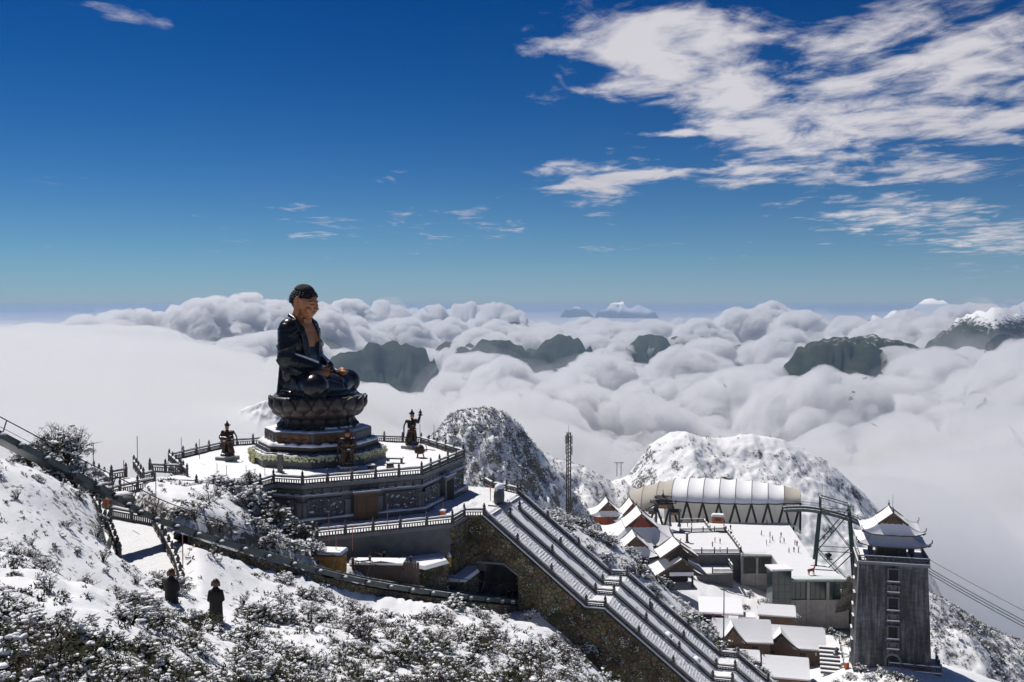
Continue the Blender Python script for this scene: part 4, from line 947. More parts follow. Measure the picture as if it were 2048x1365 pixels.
t = thing('offering_table', 'brown wooden offering table under snow near the incense urn', 'table', on(13.0, -.5, DECK + .05), AX + .2); MB().box((0, 0, .75), (2.4, 1.2, .16)).build('tabletop', M_bronze, t); MB().box((0, 0, .87), (2.4, 1.2, .1)).build('snow_cap', M_snowcap, t)
for i in (-1, 1):
    for j in (-1, 1): MB().box((i * 1.0, j * .45, .34), (.16, .16, .68)).build('leg', M_bronze, t)
for k, (x, y, lab) in enumerate(((12.6, -8.0, 'snow topped brown drum beside the pedestal guardian'), (14.4, -5.4, 'snow topped brown drum near the offering table'))):
    t = thing('bronze_drum', lab, 'drum', on(x, y, DECK + .05), 0); MB().lathe([(.5, 0), (.62, .2), (.5, .55), (.66, .85)], 12).build('body', M_bronze, t, True); MB().ball((0, 0, .85), (.66, .66, .2), 12, 6).build('snow_cap', M_snowcap, t, True)
for k, (x, y) in enumerate(((-5.2, -17.0), (-2.6, -16.2), (.0, -15.6), (3.2, -16.4), (-7.5, -15.8))):
    t = tag(MB().lathe([(.16, 0), (.16, .05), (.035, .07), (.035, 1.3), (.06, 1.34)], 8).build('queue_post', M_rail, None, False, on(x, y, DECK + .08)), 'thin metal queue post on the snowy terrace before the flower arch', 'post', 'queue posts')
M_pole = plain('galvanised_pole', (.22, .22, .22), .45, .6, .2); M_polered = plain('red_banded_pole', (.42, .17, .12), .6, 0, .5, 2.0)
k = 0
for (px, py, d, h, lab) in [(187, 935, 102, 3.6, 'thin pole on the footpath railing under the shrubs'), (275, 925, 114, 4.0, 'thin pole by the stone gatepost of the upper path'), (248, 962, 105, 3.2, 'thin red banded pole beside the path junction'), (363, 908, 146, 3.4, 'thin pole at the podium corner'), (399, 905, 148, 3.0, 'thin pole on the railing near the lone guardian'), (840, 866, 174, 2.6, 'thin pole at the far podium corner'), (868, 866, 172, 2.4, 'thin lightning rod on the far podium railing'),
                        (1015, 1030, 141, 3.2, 'thin red banded pole at the head of the near flight'), (886, 1035, 137, 3.6, 'thin red banded pole by the orange lantern'), (775, 1052, 127, 4.0, 'tall pole on the retaining wall railing'), (658, 1070, 122, 3.6, 'red banded pole at the end of the terrace railing'), (672, 1090, 118, 3.4, 'red banded pole beside the winding steps'), (705, 1085, 121, 3.0, 'red banded pole behind the retaining wall railing'), (312, 1000, 106, 4.0, 'red banded pole rising beside the funicular beam'), (366, 1150, 88, 4.6, 'tall red banded pole beside the footpath railing'), (211, 1032, 101, 4.2, 'yellow and red banded pole at the path junction'), (1103, 1165, 140, 3.4, 'thin red pole on the near flight balustrade'), (1272, 1290, 134, 3.2, 'thin red pole lower on the near flight')]:
    p = at(px, py, d); o = MB().tube([(0, 0, 0), (0, 0, h)], .045, 6).build('thin_pole', M_polered if 'red' in lab else M_pole, None, False, p - Vector((0, 0, 1.0))); tag(o, lab, 'pole')
t = thing('orange_lantern', 'small orange lantern box capped with snow on the terrace', 'lantern', on(24.5, -10.5, TERR + .1), AX); MB().box((0, 0, .45), (.6, .6, .9)).build('box', M_orange, t); MB().box((0, 0, .98), (.8, .8, .14), None, .6).build('snow_cap', M_snowcap, t)
t = thing('red_sign', 'small red sign on a post by the dark opening', 'sign', on(27.2, 2.0, TERR + .1), AX - 1.2); MB().tube([(0, 0, 0), (0, 0, 1.6)], .05).build('post', M_rail, t); MB().box((0, 0, 1.75), (1.3, .08, .9)).build('panel', M_red, t)
t = thing('dark_memorial_stone', 'dark carved memorial stone with snow at the head of the stairway', 'stone', on(29.2, 0.0, TERR + .05), AX)
b = MB(); b.ball((0, 0, 1.2), (.7, 1.5, 1.9), 14, 10); o = b.build('boulder', M_relief, t, True); MB().box((0, 0, .1), (2.2, 3.6, .3)).build('base', M_stone, t); b = MB(); b.ball((.0, 0, 2.55), (.6, 1.1, .6), 12, 6); b.build('snow_cap', M_snowcap, t, True)
# ---------------------------------------------------------------- funicular
M_steel = plain('grey_green_steel', (.085, .10, .097), .45, .4, .3, 1.5, .10, .5)
M_cable = plain('dark_cable', (.03, .03, .03), .6, .3, .2)
trk = thing('funicular_track', 'grey steel funicular beam with handrail running down into the tunnel', 'track', TRS[8])
O_ = TRS[8]; Q = [p - O_ for p in TRS]
def offs(i, side, up):
    d = (Q[min(i + 1, len(Q) - 1)] - Q[max(i - 1, 0)]); d.z = 0; d.normalize(); s_ = Vector((-d.y, d.x, 0))       # s_: far side
    return Q[i] + s_ * side + Vector((0, 0, up))
def sweep(side0, side1, z0, z1):
    b = MB(); vs = []
    for i in range(len(Q)):
        for (a, c) in ((side0, z0), (side1, z0), (side1, z1), (side0, z1)): vs.append(offs(i, a, c))
    fs = [(i * 4 + j, i * 4 + (j + 1) % 4, (i + 1) * 4 + (j + 1) % 4, (i + 1) * 4 + j) for i in range(len(Q) - 1) for j in range(4)] + [(3, 2, 1, 0), tuple((len(Q) - 1) * 4 + j for j in range(4))]
    return b.raw(vs, fs)
sweep(-1.15, -.85, -.55, .0).build('near_girder', M_steel, trk); sweep(.85, 1.15, -.5, .12).build('far_girder', M_steel, trk)
sweep(-.8, .8, -.55, -.45).build('deck_plate', M_steel, trk); sweep(-1.3, -.7, .003, .06).build('near_flange', M_steel, trk); sweep(.75, 1.25, .123, .18).build('far_flange', M_steel, trk)
sweep(-.55, -.43, -.44, -.22).build('rail', M_cable, trk); sweep(.43, .55, -.44, -.22).build('rail', M_cable, trk)
sn = sweep(-.75, .8, -.44, -.36).build('snow_strip', M_snowcap, trk)
br = MB().box((0, 0, 0), (.5, .5, .34)).mesh('bracket', M_steel); sb = MB().ball((0, 0, .2), (.3, .3, .13), 8, 5).mesh('bracket_snow', M_snowcap, True)
cap = MB()
for i in range(1, len(Q), 2):
    o = link('bracket', br, trk, offs(i, -1.35, -.35)); link('bracket_snow', sb, o)
hp = MB().tube([(0, 0, 0), (0, 0, 1.75)], .055, 6).mesh('handrail_post', M_steel)
for i in range(0, len(Q), 3): o = link('handrail_post', hp, trk, offs(i, 1.25, .1)); o.rotation_euler = (0, .32, 0)
b = MB(); b.tube([offs(i, 1.25, 1.8) + Vector((.52, 0, -.05)) for i in range(len(Q))], .05, 6); b.build('handrail', M_cable, trk)
b = MB(); b.tube([offs(i, 1.25, 1.0) + Vector((.3, 0, 0)) for i in range(len(Q))], .025, 5); b.build('mid_cable', M_cable, trk)
# piers
for k, i in enumerate((6, 38)):
    p = TRS[min(i, len(TRS) - 1)]; g0 = gz(p.x, p.y); h = p.z - .8 - g0 + .6
    if h < .5: continue
    ang = math.atan2(TRS[min(i + 1, len(TRS) - 1)].y - p.y, TRS[min(i + 1, len(TRS) - 1)].x - p.x)
    o = MB().box((0, 0, h / 2), (1.3, 2.0, h), None, .9).build('pier', M_masonry, trk, False, p - O_ - Vector((0, 0, .8 + h))); o.rotation_euler = (0, 0, ang)
# stone bed of the beam where it nears the tunnel
bed = MB(); vs = []
for i in range(26, len(Q)):
    g0 = gz(TRS[i].x, TRS[i].y)
    for (a, z) in ((-1.6, g0 - 1.2 - O_.z), (1.6, g0 - 1.2 - O_.z), (1.3, Q[i].z - .8), (-1.3, Q[i].z - .8)): q = offs(i, a, 0); q.z = z; vs.append(q)
n = len(vs) // 4; bed.raw(vs, [(i * 4 + j, i * 4 + (j + 1) % 4, (i + 1) * 4 + (j + 1) % 4, (i + 1) * 4 + j) for i in range(n - 1) for j in range(4)]); bed.build('stone_bed', M_masonry, trk)
gr = thing('tunnel_handrail', 'bare metal handrail on the walkway at the tunnel mouth', 'railing', lc(24, -10.6, -40.9), AX + .05)
for k in range(6): MB().tube([(k * 1.9, 0, 0), (k * 1.9, 0, 1.6)], .05).build('post', M_steel, gr)
MB().tube([(0, 0, 1.6), (9.5, 0, 1.6)], .05).build('top_bar', M_steel, gr); MB().tube([(0, 0, .85), (9.5, 0, .85)], .04).build('mid_bar', M_steel, gr)
# ---------------------------------------------------------------- footpath on the left
def ribbon(name, pts, half, z, mat, thick=1.6, lab=None):
    P2 = spline([Vector((x, y, z)) for x, y in pts], 8); b = MB(); vs = []
    m_ = 9
    for i, p in enumerate(P2):
        d = (P2[min(i + 1, len(P2) - 1)] - P2[max(i - 1, 0)]).normalized(); s_ = Vector((-d.y, d.x, 0))
        for j in range(m_): u = -1 + 2 * j / (m_ - 1); q = p + s_ * half * u; vs.append((q.x, q.y, z + .08 * fbm(q.x * .9, q.y * .9, 3, 4)))
    b.raw(vs, [(i * m_ + j, i * m_ + j + 1, (i + 1) * m_ + j + 1, (i + 1) * m_ + j) for i in range(len(P2) - 1) for j in range(m_ - 1)])
    o = b.build(name, mat, None, True); return tag(o, lab, None, None, 'structure')
ribbon('footpath', PATH, 2.6, PATHZ, M_snowwalk, lab='trodden snowy footpath between stone balustrades')
z = PATHZ
balustrade('stone balustrade casting its shadow on the footpath', [at(183, 1050, 92) * 1.0, atz(218, 1062, z), atz(240, 1128, z)], h=1.2)
balustrade('stone balustrade on the shrub side of the footpath', [atz(306, 1052, z), atz(325, 1086, z), atz(352, 1140, z), atz(366, 1190, z)], h=1.2, every=2.8)
balustrade('stone balustrade closing the end of the footpath', [atz(222, 1036, z), atz(306, 1052, z)], h=1.2)
balustrade('stone balustrade at the path corner by the orange sign', [atz(183, 1006, z), atz(200, 1034, z)], h=1.2)
balustrade('stone balustrade behind the path junction under the funicular beam', [atz(130, 1012, z), atz(192, 990, z), atz(225, 985, z)], h=1.2)
balustrade('stone balustrade on the upper path beneath the funicular beam', [atz(190, 1004, z), atz(240, 990, z), atz(309, 975, z)], h=1.2)
balustrade('stone balustrade of the far path end against the fog', [atz(188, 950, z), atz(209, 964, z), atz(221, 975, z)], h=1.2)
balustrade('low stone balustrade across the upper path end', [atz(223, 960, z), atz(252, 955, z)], h=1.2)
balustrade('stone balustrade climbing from the upper path to the podium', [atz(268, 938, z), atz(287, 965, z), atz(305, 960, z)], h=1.2)
balustrade('stone balustrade beside the snow topped stone lantern', [atz(300, 945, z), atz(362, 948, z)], h=1.2)
t = thing('orange_sign', 'small orange notice board at the path corner', 'sign', atz(213, 1028, z), .2); MB().tube([(0, 0, 0), (0, 0, 1.4)], .05).build('post', M_rail, t); MB().box((0, 0, 1.25), (.75, .06, .7)).build('panel', M_orange, t)
t = thing('grey_boulder', 'grey rounded boulder with snow beside the path corner', 'boulder', atz(240, 1014, z) - Vector((0, 0, .3)), .4); b = MB(); b.ball((0, 0, .8), (1.9, 1.3, 1.2), 12, 8)
b.v = [(x * (1 + .2 * fbm(x, y, z_, 2)), y * (1 + .2 * fbm(y, z_, x, 2)), z_ * (1 + .2 * fbm(z_, x, y, 2))) for x, y, z_ in b.v]; b.build('rock', M_stone_lt, t, True); MB().ball((.2, .2, 1.7), (1.3, .9, .35), 10, 6).build('snow_cap', M_snowcap, t, True)
# ---------------------------------------------------------------- sheds below the terrace
M_yellowwood = plain('yellow_board', (.52, .27, .045), .6, 0, .35, 2.0); M_brownboard = plain('brown_board', (.075, .05, .042), .65, 0, .4, 2.0)
p = at(660, 1139, 118); t = thing('yellow_hut', 'small yellow plank hut with a thick snow roof beside the track', 'hut', (p.x, p.y, p.z - .6), AX + .15)
MB().box((0, 0, 1.2), (3.3, 2.4, 2.4)).build('wall', M_yellowwood, t)
pk = MB().box((0, 0, 1.25), (.22, .05, 2.3)).mesh('plank', M_yellowwood)
for k in range(12): o = link('plank', pk, t, (-1.5 + k * .27, -1.23, .05)); 
for k in range(8): o = link('plank', pk, t, (1.68, -1.05 + k * .3, .05)); o.rotation_euler = (0, 0, PI / 2)
MB().box((0, 0, 2.55), (3.7, 2.8, .2)).build('roof', M_brownboard, t); MB().box((0, 0, 2.83), (3.7, 2.8, .35), None, .92).build('roof_snow', M_snowcap, t)
p = at(772, 1160, 120.5); t = thing('board_screen', 'brown vertical board screen with snow on top beside the funicular track', 'screen', (p.x, p.y, p.z - .4), AX + .25)
bk = MB().box((0, 0, .5), (.3, .08, 1.0)).mesh('board', M_brownboard)
for k in range(26):
    x = -4.2 + k * .325; h = 2.2 + .5 * (1 - abs(x + .6) / 4) if x < 2.3 else 2.6; o = link('board', bk, t, (x, 0, 0)); o.scale = (1, 1, h)
MB().box((-1.2, 1.2, 2.35), (6.6, 2.6, .25)).build('snow_top', M_snowcap, t); MB().box((-.6, .6, 1.2), (7.0, .1, 2.2)).build('backing', M_brownboard, t)
def wood_fence(label, pts):
    pts = [Vector(p) for p in pts]; base = pts[0]; t = thing('wooden_fence', label, 'fence', base); pm_ = MB().box((0, 0, .85), (.28, .28, 1.7)).box((0, 0, 1.76), (.32, .32, .12)).mesh('post', M_brownboard); bl = MB()
    for a, b in zip(pts, pts[1:]):
        a = a - base; b = b - base; link('post', pm_, t, a); link('post', pm_, t, b)
        for h in (.35, 1.3): bl.bar(a + Vector((0, 0, h)), b + Vector((0, 0, h)), .1, .12)
        n = int((b - a).length / .38)
        for k in range(n): c = a.lerp(b, (k + .5) / n); c2 = a.lerp(b, (k + 1.1) / n); bl.bar(c + Vector((0, 0, .3)), c2 + Vector((0, 0, 1.35)), .07, .07)
    tag(bl.build('slats', M_brownboard, t), kind='stuff')
wood_fence('brown slatted wooden fence stepping down behind the board screen', [at(742, 1122, 125), at(768, 1133, 124), at(798, 1144, 123), at(822, 1142, 123.5)])
wood_fence('brown slatted wooden fence beside the yellow hut', [at(706, 1146, 120), at(740, 1142, 121.5)])
for k, (px, py, d, lab) in enumerate(((898, 1120, 131, 'yellow wooden bollard at the end of the snow terrace'), (704, 1132, 121, 'short yellow bollard beside the wooden fence'))):
    q = at(px, py, d); t = thing('yellow_bollard', lab, 'bollard', q - Vector((0, 0, .9))); MB().lathe([(.32, 0), (.32, 1.2), (.3, 1.3)], 8).build('post', M_yellow, t); MB().lathe([(.34, 1.3), (.3, 1.5), (.05, 1.9)], 8).build('snow_cap', M_snowcap, t)
# terraced beds between the wall and the track
for k, (pts, zt, lab) in enumerate(((((705, 1098), (790, 1085), (880, 1105), (897, 1122), (850, 1135), (770, 1120)), -32.7, 'smooth snow terrace below the slate retaining wall'), (((820, 1135), (900, 1128), (945, 1118), (958, 1140), (930, 1160), (830, 1158)), -35.8, 'snow terrace with small shrubs beside the tunnel mouth'))):
    P2 = [atz(x, y, zt) for x, y in pts]; c = sum(P2, Vector()) / len(P2); t = thing('planted_terrace', lab, 'terrace', c)
    MB().prism([(p.x - c.x, p.y - c.y) for p in P2][::-1], -4.5, -.2).build('rubble_edge', M_masonry, t); MB().prism([((p.x - c.x) * 1.02, (p.y - c.y) * 1.02) for p in P2][::-1], -.3, .1, None, .94).build('snow_cover', M_snowcap, t)
# ---------------------------------------------------------------- robed statues
M_monk = plain('black_robe_bronze', (.010, .009, .009), .6, .0, .3, 1.5, .0, .2); M_monkhead = plain('bald_copper_head', (.075, .032, .018), .38, .3, .3)
def monk(label, loc, rz, arms):
    t = thing('monk_statue', label, 'statue', loc, rz); b = MB()
    for j in range(25):
        z_ = .1 + j * .0925; rx, ry = np.interp(z_, [.1, .8, 1.5, 1.95, 2.15, 2.32], [.44, .40, .43, .47, .42, .22]), np.interp(z_, [.1, .8, 1.5, 1.95, 2.15, 2.32], [.40, .36, .34, .33, .30, .2]); b.ball((0, 0, z_), (float(ry), float(rx), .2), 16, 8)
    for s in (-1, 1): chain(b, [(0, s * .36, 2.15), (.06, s * .46, 1.6), (.36, s * .2, 1.4)], .15, .13)
    for k in range(9): a = k * 2 * PI / 9; chain(b, [(.33 * math.cos(a), .4 * math.sin(a), 1.5), (.4 * math.cos(a), .45 * math.sin(a), .05)], .045)
    chain(b, [(0, 0, 2.3), (.02, 0, 2.5)], .2)
    me = remeshed(b, .04, 4); me.materials.append(M_monk); link('robe', me, t)
    b = MB(); b.ball((.03, 0, 2.74), (.27, .24, .31), 14, 10); b.ball((.1, 0, 2.6), (.2, .19, .2), 10, 8); b.ball((.3, 0, 2.7), (.07, .05, .08), 8, 6)
    for s in (-1, 1): chain(b, [(.0, s * .25, 2.82), (.0, s * .27, 2.62), (.02, s * .25, 2.5)], .05)
    me = remeshed(b, .035, 2); me.materials.append(M_monkhead); link('head', me, t); return t
for (px, py, d, lab, rz, a_) in ((432, 1243, 66, 'black robed bald monk statue standing among snowy shrubs beside the path', 1.7, 0), (343, 1222, 66.5, 'black robed bald monk statue half hidden behind a shrub holding a golden staff', 1.5, 1)):
    p = at(px, py, d); t = monk(lab, p - Vector((0, 0, .15)), rz, a_)
    if a_: MB().tube([(.55, -.25, .3), (.5, .1, 2.9)], .06, 6).build('staff', plain('golden_staff', (.45, .25, .06), .4, .5, .2), t)
# ---------------------------------------------------------------- bronze guardian kings
def guardian(label, loc, rz, kind, ht):
    t = thing('guardian_statue', label, 'statue', loc, rz); k = ht / 5.2; b = MB()
    MB().box((0, 0, .3), (2.6, 2.6, .6)).build('plinth', M_stone_lt, t)
    MB().box((0, 0, .66), (2.5, 2.5, .12), None, .9).build('plinth_snow', M_snowcap, t)
    S = lambda *p: Vector(p) * k + Vector((0, 0, .6))
    b.ball(S(0, 0, .25), tuple(k * v_ for v_ in (1.0, 1.15, .4)), 14, 8); 
    for s in (-1, 1): chain(b, [S(0, s * .4, 2.2), S(.1, s * .55, 1.2), S(0, s * .5, .3)], .42 * k, .34 * k); chain(b, [S(0, s * .5, .2), S(.4, s * .55, .2)], .25 * k)
    for j in range(7): a = -1.4 + 2.8 * j / 6 + PI; chain(b, [S(.4 * math.cos(a), .5 * math.sin(a), 2.4), S(.85 * math.cos(a), 1.0 * math.sin(a), .5)], .22 * k)
    b.ball(S(0, 0, 2.4), tuple(k * v_ for v_ in (.62, .75, .5)), 14, 8); b.ball(S(0, 0, 3.2), tuple(k * v_ for v_ in (.58, .75, .8)), 14, 8)
    chain(b, [S(0, -.75, 2.35), S(.55, 0, 2.25), S(0, .75, 2.35)], .2 * k)
    arm = {0: ((.3, 1.1, 3.0), (.9, .7, 3.3), (.3, -1.15, 2.9), (.8, -.7, 2.5)), 1: ((.2, 1.2, 3.4), (.5, 1.3, 4.4), (.3, -1.1, 2.9), (.8, -.5, 2.9)), 2: ((.3, 1.1, 3.0), (.9, .4, 2.7), (.3, -1.1, 3.0), (.9, -.4, 2.7))}[kind]
    chain(b, [S(0, .7, 3.6), S(*arm[0]), S(*arm[1])], .27 * k, .19 * k); chain(b, [S(0, -.7, 3.6), S(*arm[2]), S(*arm[3])], .27 * k, .19 * k)
    for s in (-1, 1): b.ball(S(0, s * .78, 3.65), .34 * k, 10, 8)
    chain(b, [S(0, 0, 3.8), S(.05, 0, 4.2)], .25 * k)
    chain(b, [S(-.3, -.9, 3.9), S(-.55, -1.2, 3.0), S(-.5, -1.3, 1.6), S(-.7, -1.5, .9)], .13 * k); chain(b, [S(-.3, .9, 3.9), S(-.6, 1.25, 3.0), S(-.6, 1.4, 1.8)], .13 * k)
    me = remeshed(b, .085, 2); me.materials.append(M_bronze); link('armour', me, t)
    b = MB(); b.ball(S(.05, 0, 4.45), tuple(k * v_ for v_ in (.34, .3, .38)), 12, 10); b.ball(S(.36, 0, 4.42), .08 * k, 8, 6)
    for s in (-1, 1): b.ball(S(0, s * .31, 4.42), (.08 * k, .05 * k, .14 * k), 8, 6)
    me = remeshed(b, .06, 2); me.materials.append(M_skin); link('head', me, t)
    b = MB(); b.lathe([(.36, 4.68), (.42, 4.8), (.32, 4.95), (.16, 5.15), (.05, 5.5)], 10, T(0, 0, .6) @ Matrix.Scale(k, 4)); 
    for s in (-1, 1): b.tube([S(0, s * .34, 4.7), S(-.1, s * .5, 4.8), S(-.1, s * .55, 4.95)], .05 * k)
    b.build('crown', M_bronze, t, True)
    if kind == 0: MB().tube([S(.95, .75, 2.2), S(.9, .7, 3.4), S(.6, .4, 5.0)], [.05 * k, .09 * k, .02 * k]).build('sword', M_bronze, t)
    if kind == 1: MB().lathe([(.05, 0), (.4, .1), (.12, .4), (.32, .5), (.1, .8), (.02, 1.1)], 8, T(S(.5, 1.35, 4.35)) @ Matrix.Scale(k, 4)).build('pagoda', M_bronze, t)
    if kind == 2: b = MB(); b.ball(S(.95, 0, 2.85), tuple(k * v_ for v_ in (.25, .8, .3)), 12, 8); b.tube([S(.95, .6, 2.9), S(.9, 1.5, 3.4)], .07 * k); b.build('lute', M_bronze, t, True)
    b = MB()
    for q, r in ((S(0, .75, 3.98), .3), (S(0, -.75, 3.98), .28), (S(.75, 0, 2.5), .25), (S(-.75, .3, .8), .3)): b.ball(q, (r * k, r * k, .1 * k), 8, 5)
    tag(b.build('snow_dabs', M_snowcap, t, True), kind='stuff')
guardian('bronze guardian king with sword standing before the pedestal beside the drums', lc(9.2, -8.6, DECK), AX - .9, 0, 5.4)
guardian('bronze guardian king raising a pagoda beside the incense urn', lc(9.6, 14.2, DECK), AX - .3, 1, 5.7)
p = atz(455, 921, DECK); guardian('lone bronze guardian king standing by the shrubs at the podium edge', (p.x, p.y, DECK), -1.9, 2, 5.2)
# ---------------------------------------------------------------- hills behind
def crest_hill(name, sil, D, half, slope_f, slope_b, mat, label, nx=260, ny=170, rough=1.0, seed=3, back=.55):
    """hill whose skyline runs through the given photo points"""
    P2 = [at(q[0], q[1], q[2] if len(q) > 2 else D) for q in sil]; ds_ = np.array([p.y for p in P2]); xs_ = np.array([p.x for p in P2]); zs_ = np.array([p.z for p in P2])
    X, Y = np.meshgrid(np.linspace(xs_[0], xs_[-1], nx), np.linspace(D - half, ds_.max() + half * back, ny))
    zc = np.interp(X, xs_, zs_)
    k = np.ones(9) / 9; 
    t = Y - np.interp(X, xs_, ds_) + 5 * vfbm(X / 22, Y / 60, 3, seed + 2)
    drop = np.where(t < 0, -t * slope_f, t * slope_b); drop = np.sqrt(drop * drop + 9) - 3
    rid = (np.abs(vfbm(X / 20, Y / 20, 5, seed, .55)) * 2 - .35) * 7 + vfbm(X / 5, Y / 5, 4, seed + 5) * 2.6
    Z = zc - drop + rid * rough * np.clip(drop / 6, .38, 1) + .5 * rough * vfbm(X / 2.2, Y / 2.2, 3, seed + 8)
    o = sheet_obj(name, X, Y, Z, mat); tag(o, kind='structure', label=label); return o, X, Y, Z
M_hill = snow_mat('scrubby_snow_hill', .52, .9, (.20, .19, .17), (.13, .11, .065)); M_hill2 = snow_mat('snowy_hill', .55, .45)
M_slope = snow_mat('scrub_slope', .66, .9)
hm = crest_hill('rocky_hill', [(760, 930), (820, 890), (850, 874), (880, 852), (900, 829), (940, 812), (980, 807), (1010, 822), (1040, 855), (1060, 884), (1090, 918), (1120, 955), (1160, 1000), (1200, 1050)], 315, 90, .85, 1.1, M_hill, 'rocky hill patched with snow and scrub behind the stairway', rough=1.75)
hb2 = crest_hill('scrub_saddle', [(960, 930), (1030, 900), (1075, 897), (1110, 914), (1140, 925), (1170, 932), (1200, 947), (1225, 962), (1250, 962), (1290, 985), (1340, 1000), (1400, 1030)], 405, 85, .6, 1.0, M_hill, 'scrubby snow patched saddle between the rocky hill and the snow hill', 180, 130, 1.0, 43)
hr_ = crest_hill('snowy_hill', [(1190, 985), (1225, 960), (1255, 950), (1270, 930), (1300, 886), (1340, 863), (1370, 860), (1400, 871), (1440, 873), (1500, 866), (1560, 876), (1620, 902), (1680, 942), (1740, 1000), (1790, 1060), (1850, 1130)], 450, 95, .55, .9, M_hill2, 'white snow hill rising behind the tensile pavilion', rough=.75, seed=13)
hs = crest_hill('scrub_slope', [(1700, 1150), (1780, 1160), (1830, 1172), (1860, 1184), (1900, 1206), (1950, 1240), (2000, 1264), (2048, 1284), (2140, 1330), (2300, 1420)], 270, 75, .42, 1.2, M_slope, 'snowy scrub slope falling away beyond the stone tower', 200, 150, .7, 23)
hl = crest_hill('fogbound_slope', [(360, 900), (420, 868), (450, 842), (490, 815), (530, 800), (560, 806), (600, 840), (650, 890)], 1100, 170, .8, 1.2, M_hill, 'snow dusted rocky slope half lost in fog behind the podium', 160, 120, 1.0, 33)
# ---------------------------------------------------------------- roofs
M_eave = plain('dark_timber', (.045, .028, .018), .6, 0, .4, 3.0); M_tile = plain('dark_tile', (.06, .055, .05), .7, 0, .3); M_orangewall = plain('orange_wall', (.42, .10, .03), .6, 0, .18, 1.5)
M_gable = plain('gable_timber', (.11, .065, .035), .6, 0, .35, 3.0); M_redgable = plain('red_gable', (.25, .045, .03), .6, 0, .25)
def skirt(a, b, z0, a2, b2, z1, curl=.8, n=14, m_=7, pw=1.6, th=.28):
    """four curved roof planes from the eave rectangle up to an inner rectangle, corners swept up; returns snow body"""
    mb = MB()
    for q in range(4):
        vs = []; M = rotz(q * PI / 2); A, B, A2, B2 = (a, b, a2, b2) if q % 2 == 0 else (b, a, b2, a2)
        for top in (1, 0):
            for j in range(m_ + 1):
                t = j / m_; hw = A + (A2 - A) * t; y = -(B + (B2 - B) * t); z = z0 + (z1 - z0) * (t ** pw * .75 + .25 * t)
                for i in range(n + 1):
                    s = -1 + 2 * i / n; c = curl * abs(s) ** 5 * (1 - t) ** 2
                    vs.append((s * (hw + .35 * c * (1 - t)), y - .35 * c * abs(s), z + c + (th * (.75 + .25 * math.sin(i * 2.1 + q)) * min(1, .55 + t) if top else -.12)))
        o = (m_ + 1) * (n + 1); w_ = n + 1; fs = []
        for j in range(m_):
            for i in range(n): f = (j * w_ + i, j * w_ + i + 1, (j + 1) * w_ + i + 1, (j + 1) * w_ + i); fs += [f]
        mb.raw(vs, fs, M, 0); mb.raw(vs, [tuple(o + i for i in f[::-1]) for f in fs] + [(i, o + i, o + i + 1, i + 1) for i in range(n)], M, 1)
    return mb
def gable_top(a, b, z1, z2, over=.5, th=.28, n=8):
    """two concave slopes with the ridge along local y, gable ends at +-b"""
    mb = MB()
    for s in (-1, 1):
        vs = []
        for top in (1, 0):
            for y in (-b - over, b + over):
                for i in range(n + 1): t = i / n; vs.append((s * a * (1 - t), y, z1 + (z2 - z1) * (t ** 1.35) + (th * min(1, .6 + t) if top else -.12)))
        w_ = n + 1; f0 = [(i, i + 1, w_ + i + 1, w_ + i) for i in range(n)]
        if s > 0: f0 = [f[::-1] for f in f0]
        o = 2 * w_; mb.raw(vs, f0, None, 0); mb.raw(vs, [tuple(o + i for i in f[::-1]) for f in f0] + [(0, o, o + w_, w_)] + [(i, i + 1, o + i + 1, o + i) for i in range(n)] + [(w_ + i, o + w_ + i, o + w_ + i + 1, w_ + i + 1) for i in range(n)], None, 1)
    return mb
def gable_tri(a, b, z1, z2, n=8):
    mb = MB()
    for s in (-1,):
        vs = [(u * a * (1 - i / n), s * b, z1 + (z2 - z1) * (i / n) ** 1.35) for i in range(n + 1) for u in (-1, 1)]
        fs = [(2 * i, 2 * i + 1, 2 * i + 3, 2 * i + 2) for i in range(n)]; mb.raw(vs, fs if s < 0 else [f[::-1] for f in fs])
    return mb
def ridge(pts, r=.16): return MB().tube(pts, r, 6)
def temple_roof(t, a, b, z0, h1, h2, curl=1.0, fin=True, gm_=None, ga=.46, gb=.74):
    """hip and gable roof: skirt + gable + ridges with finials; ridge along local y"""
    a2, b2 = a * ga, b * gb
    r = skirt(a, b, z0, a2, b2, z0 + h1, curl).build('roof', [M_snowcap, M_eave], t, True); auto_smooth(r, 50)
    u = gable_top(a2 * 1.12, b2, z0 + h1 - .1, z0 + h1 + h2).build('upper_roof', [M_snowcap, M_eave], t, True); auto_smooth(u, 50)
    gable_tri(a2 * .98, b2 + .1, z0 + h1 - .3, z0 + h1 + h2 - .25).build('gable', gm_ or M_gable, t)
    rz_ = z0 + h1 + h2 + .3; ridge([(0, -b2 - .5, rz_), (0, b2 + .5, rz_)]).build('ridge', M_tile, u)
    for s in (-1, 1):
        for q in (-1, 1): MB().bar((q * (a2 * 1.12), s * (b2 + .52), z0 + h1 - .1), (0, s * (b2 + .52), z0 + h1 + h2 + .05), .18, .45).build('bargeboard', M_gable, u)
        if fin: MB().lathe([(.16, 0), (.22, .3), (.1, .6), (.03, 1.3)], 6).build('finial', M_tile, u, False, (0, s * (b2 + .5), rz_))
        for q in (-1, 1): MB().tube([(s * (a - .1), q * (b - .1), z0 + curl * .9 + .2), (s * (a + .4 * curl), q * (b + .4 * curl), z0 + curl * 1.2 + .45), (s * (a + .3 * curl), q * (b + .3 * curl), z0 + curl * 1.2 + .95)], .1).build('corner_ornament', M_tile, r)
    return r
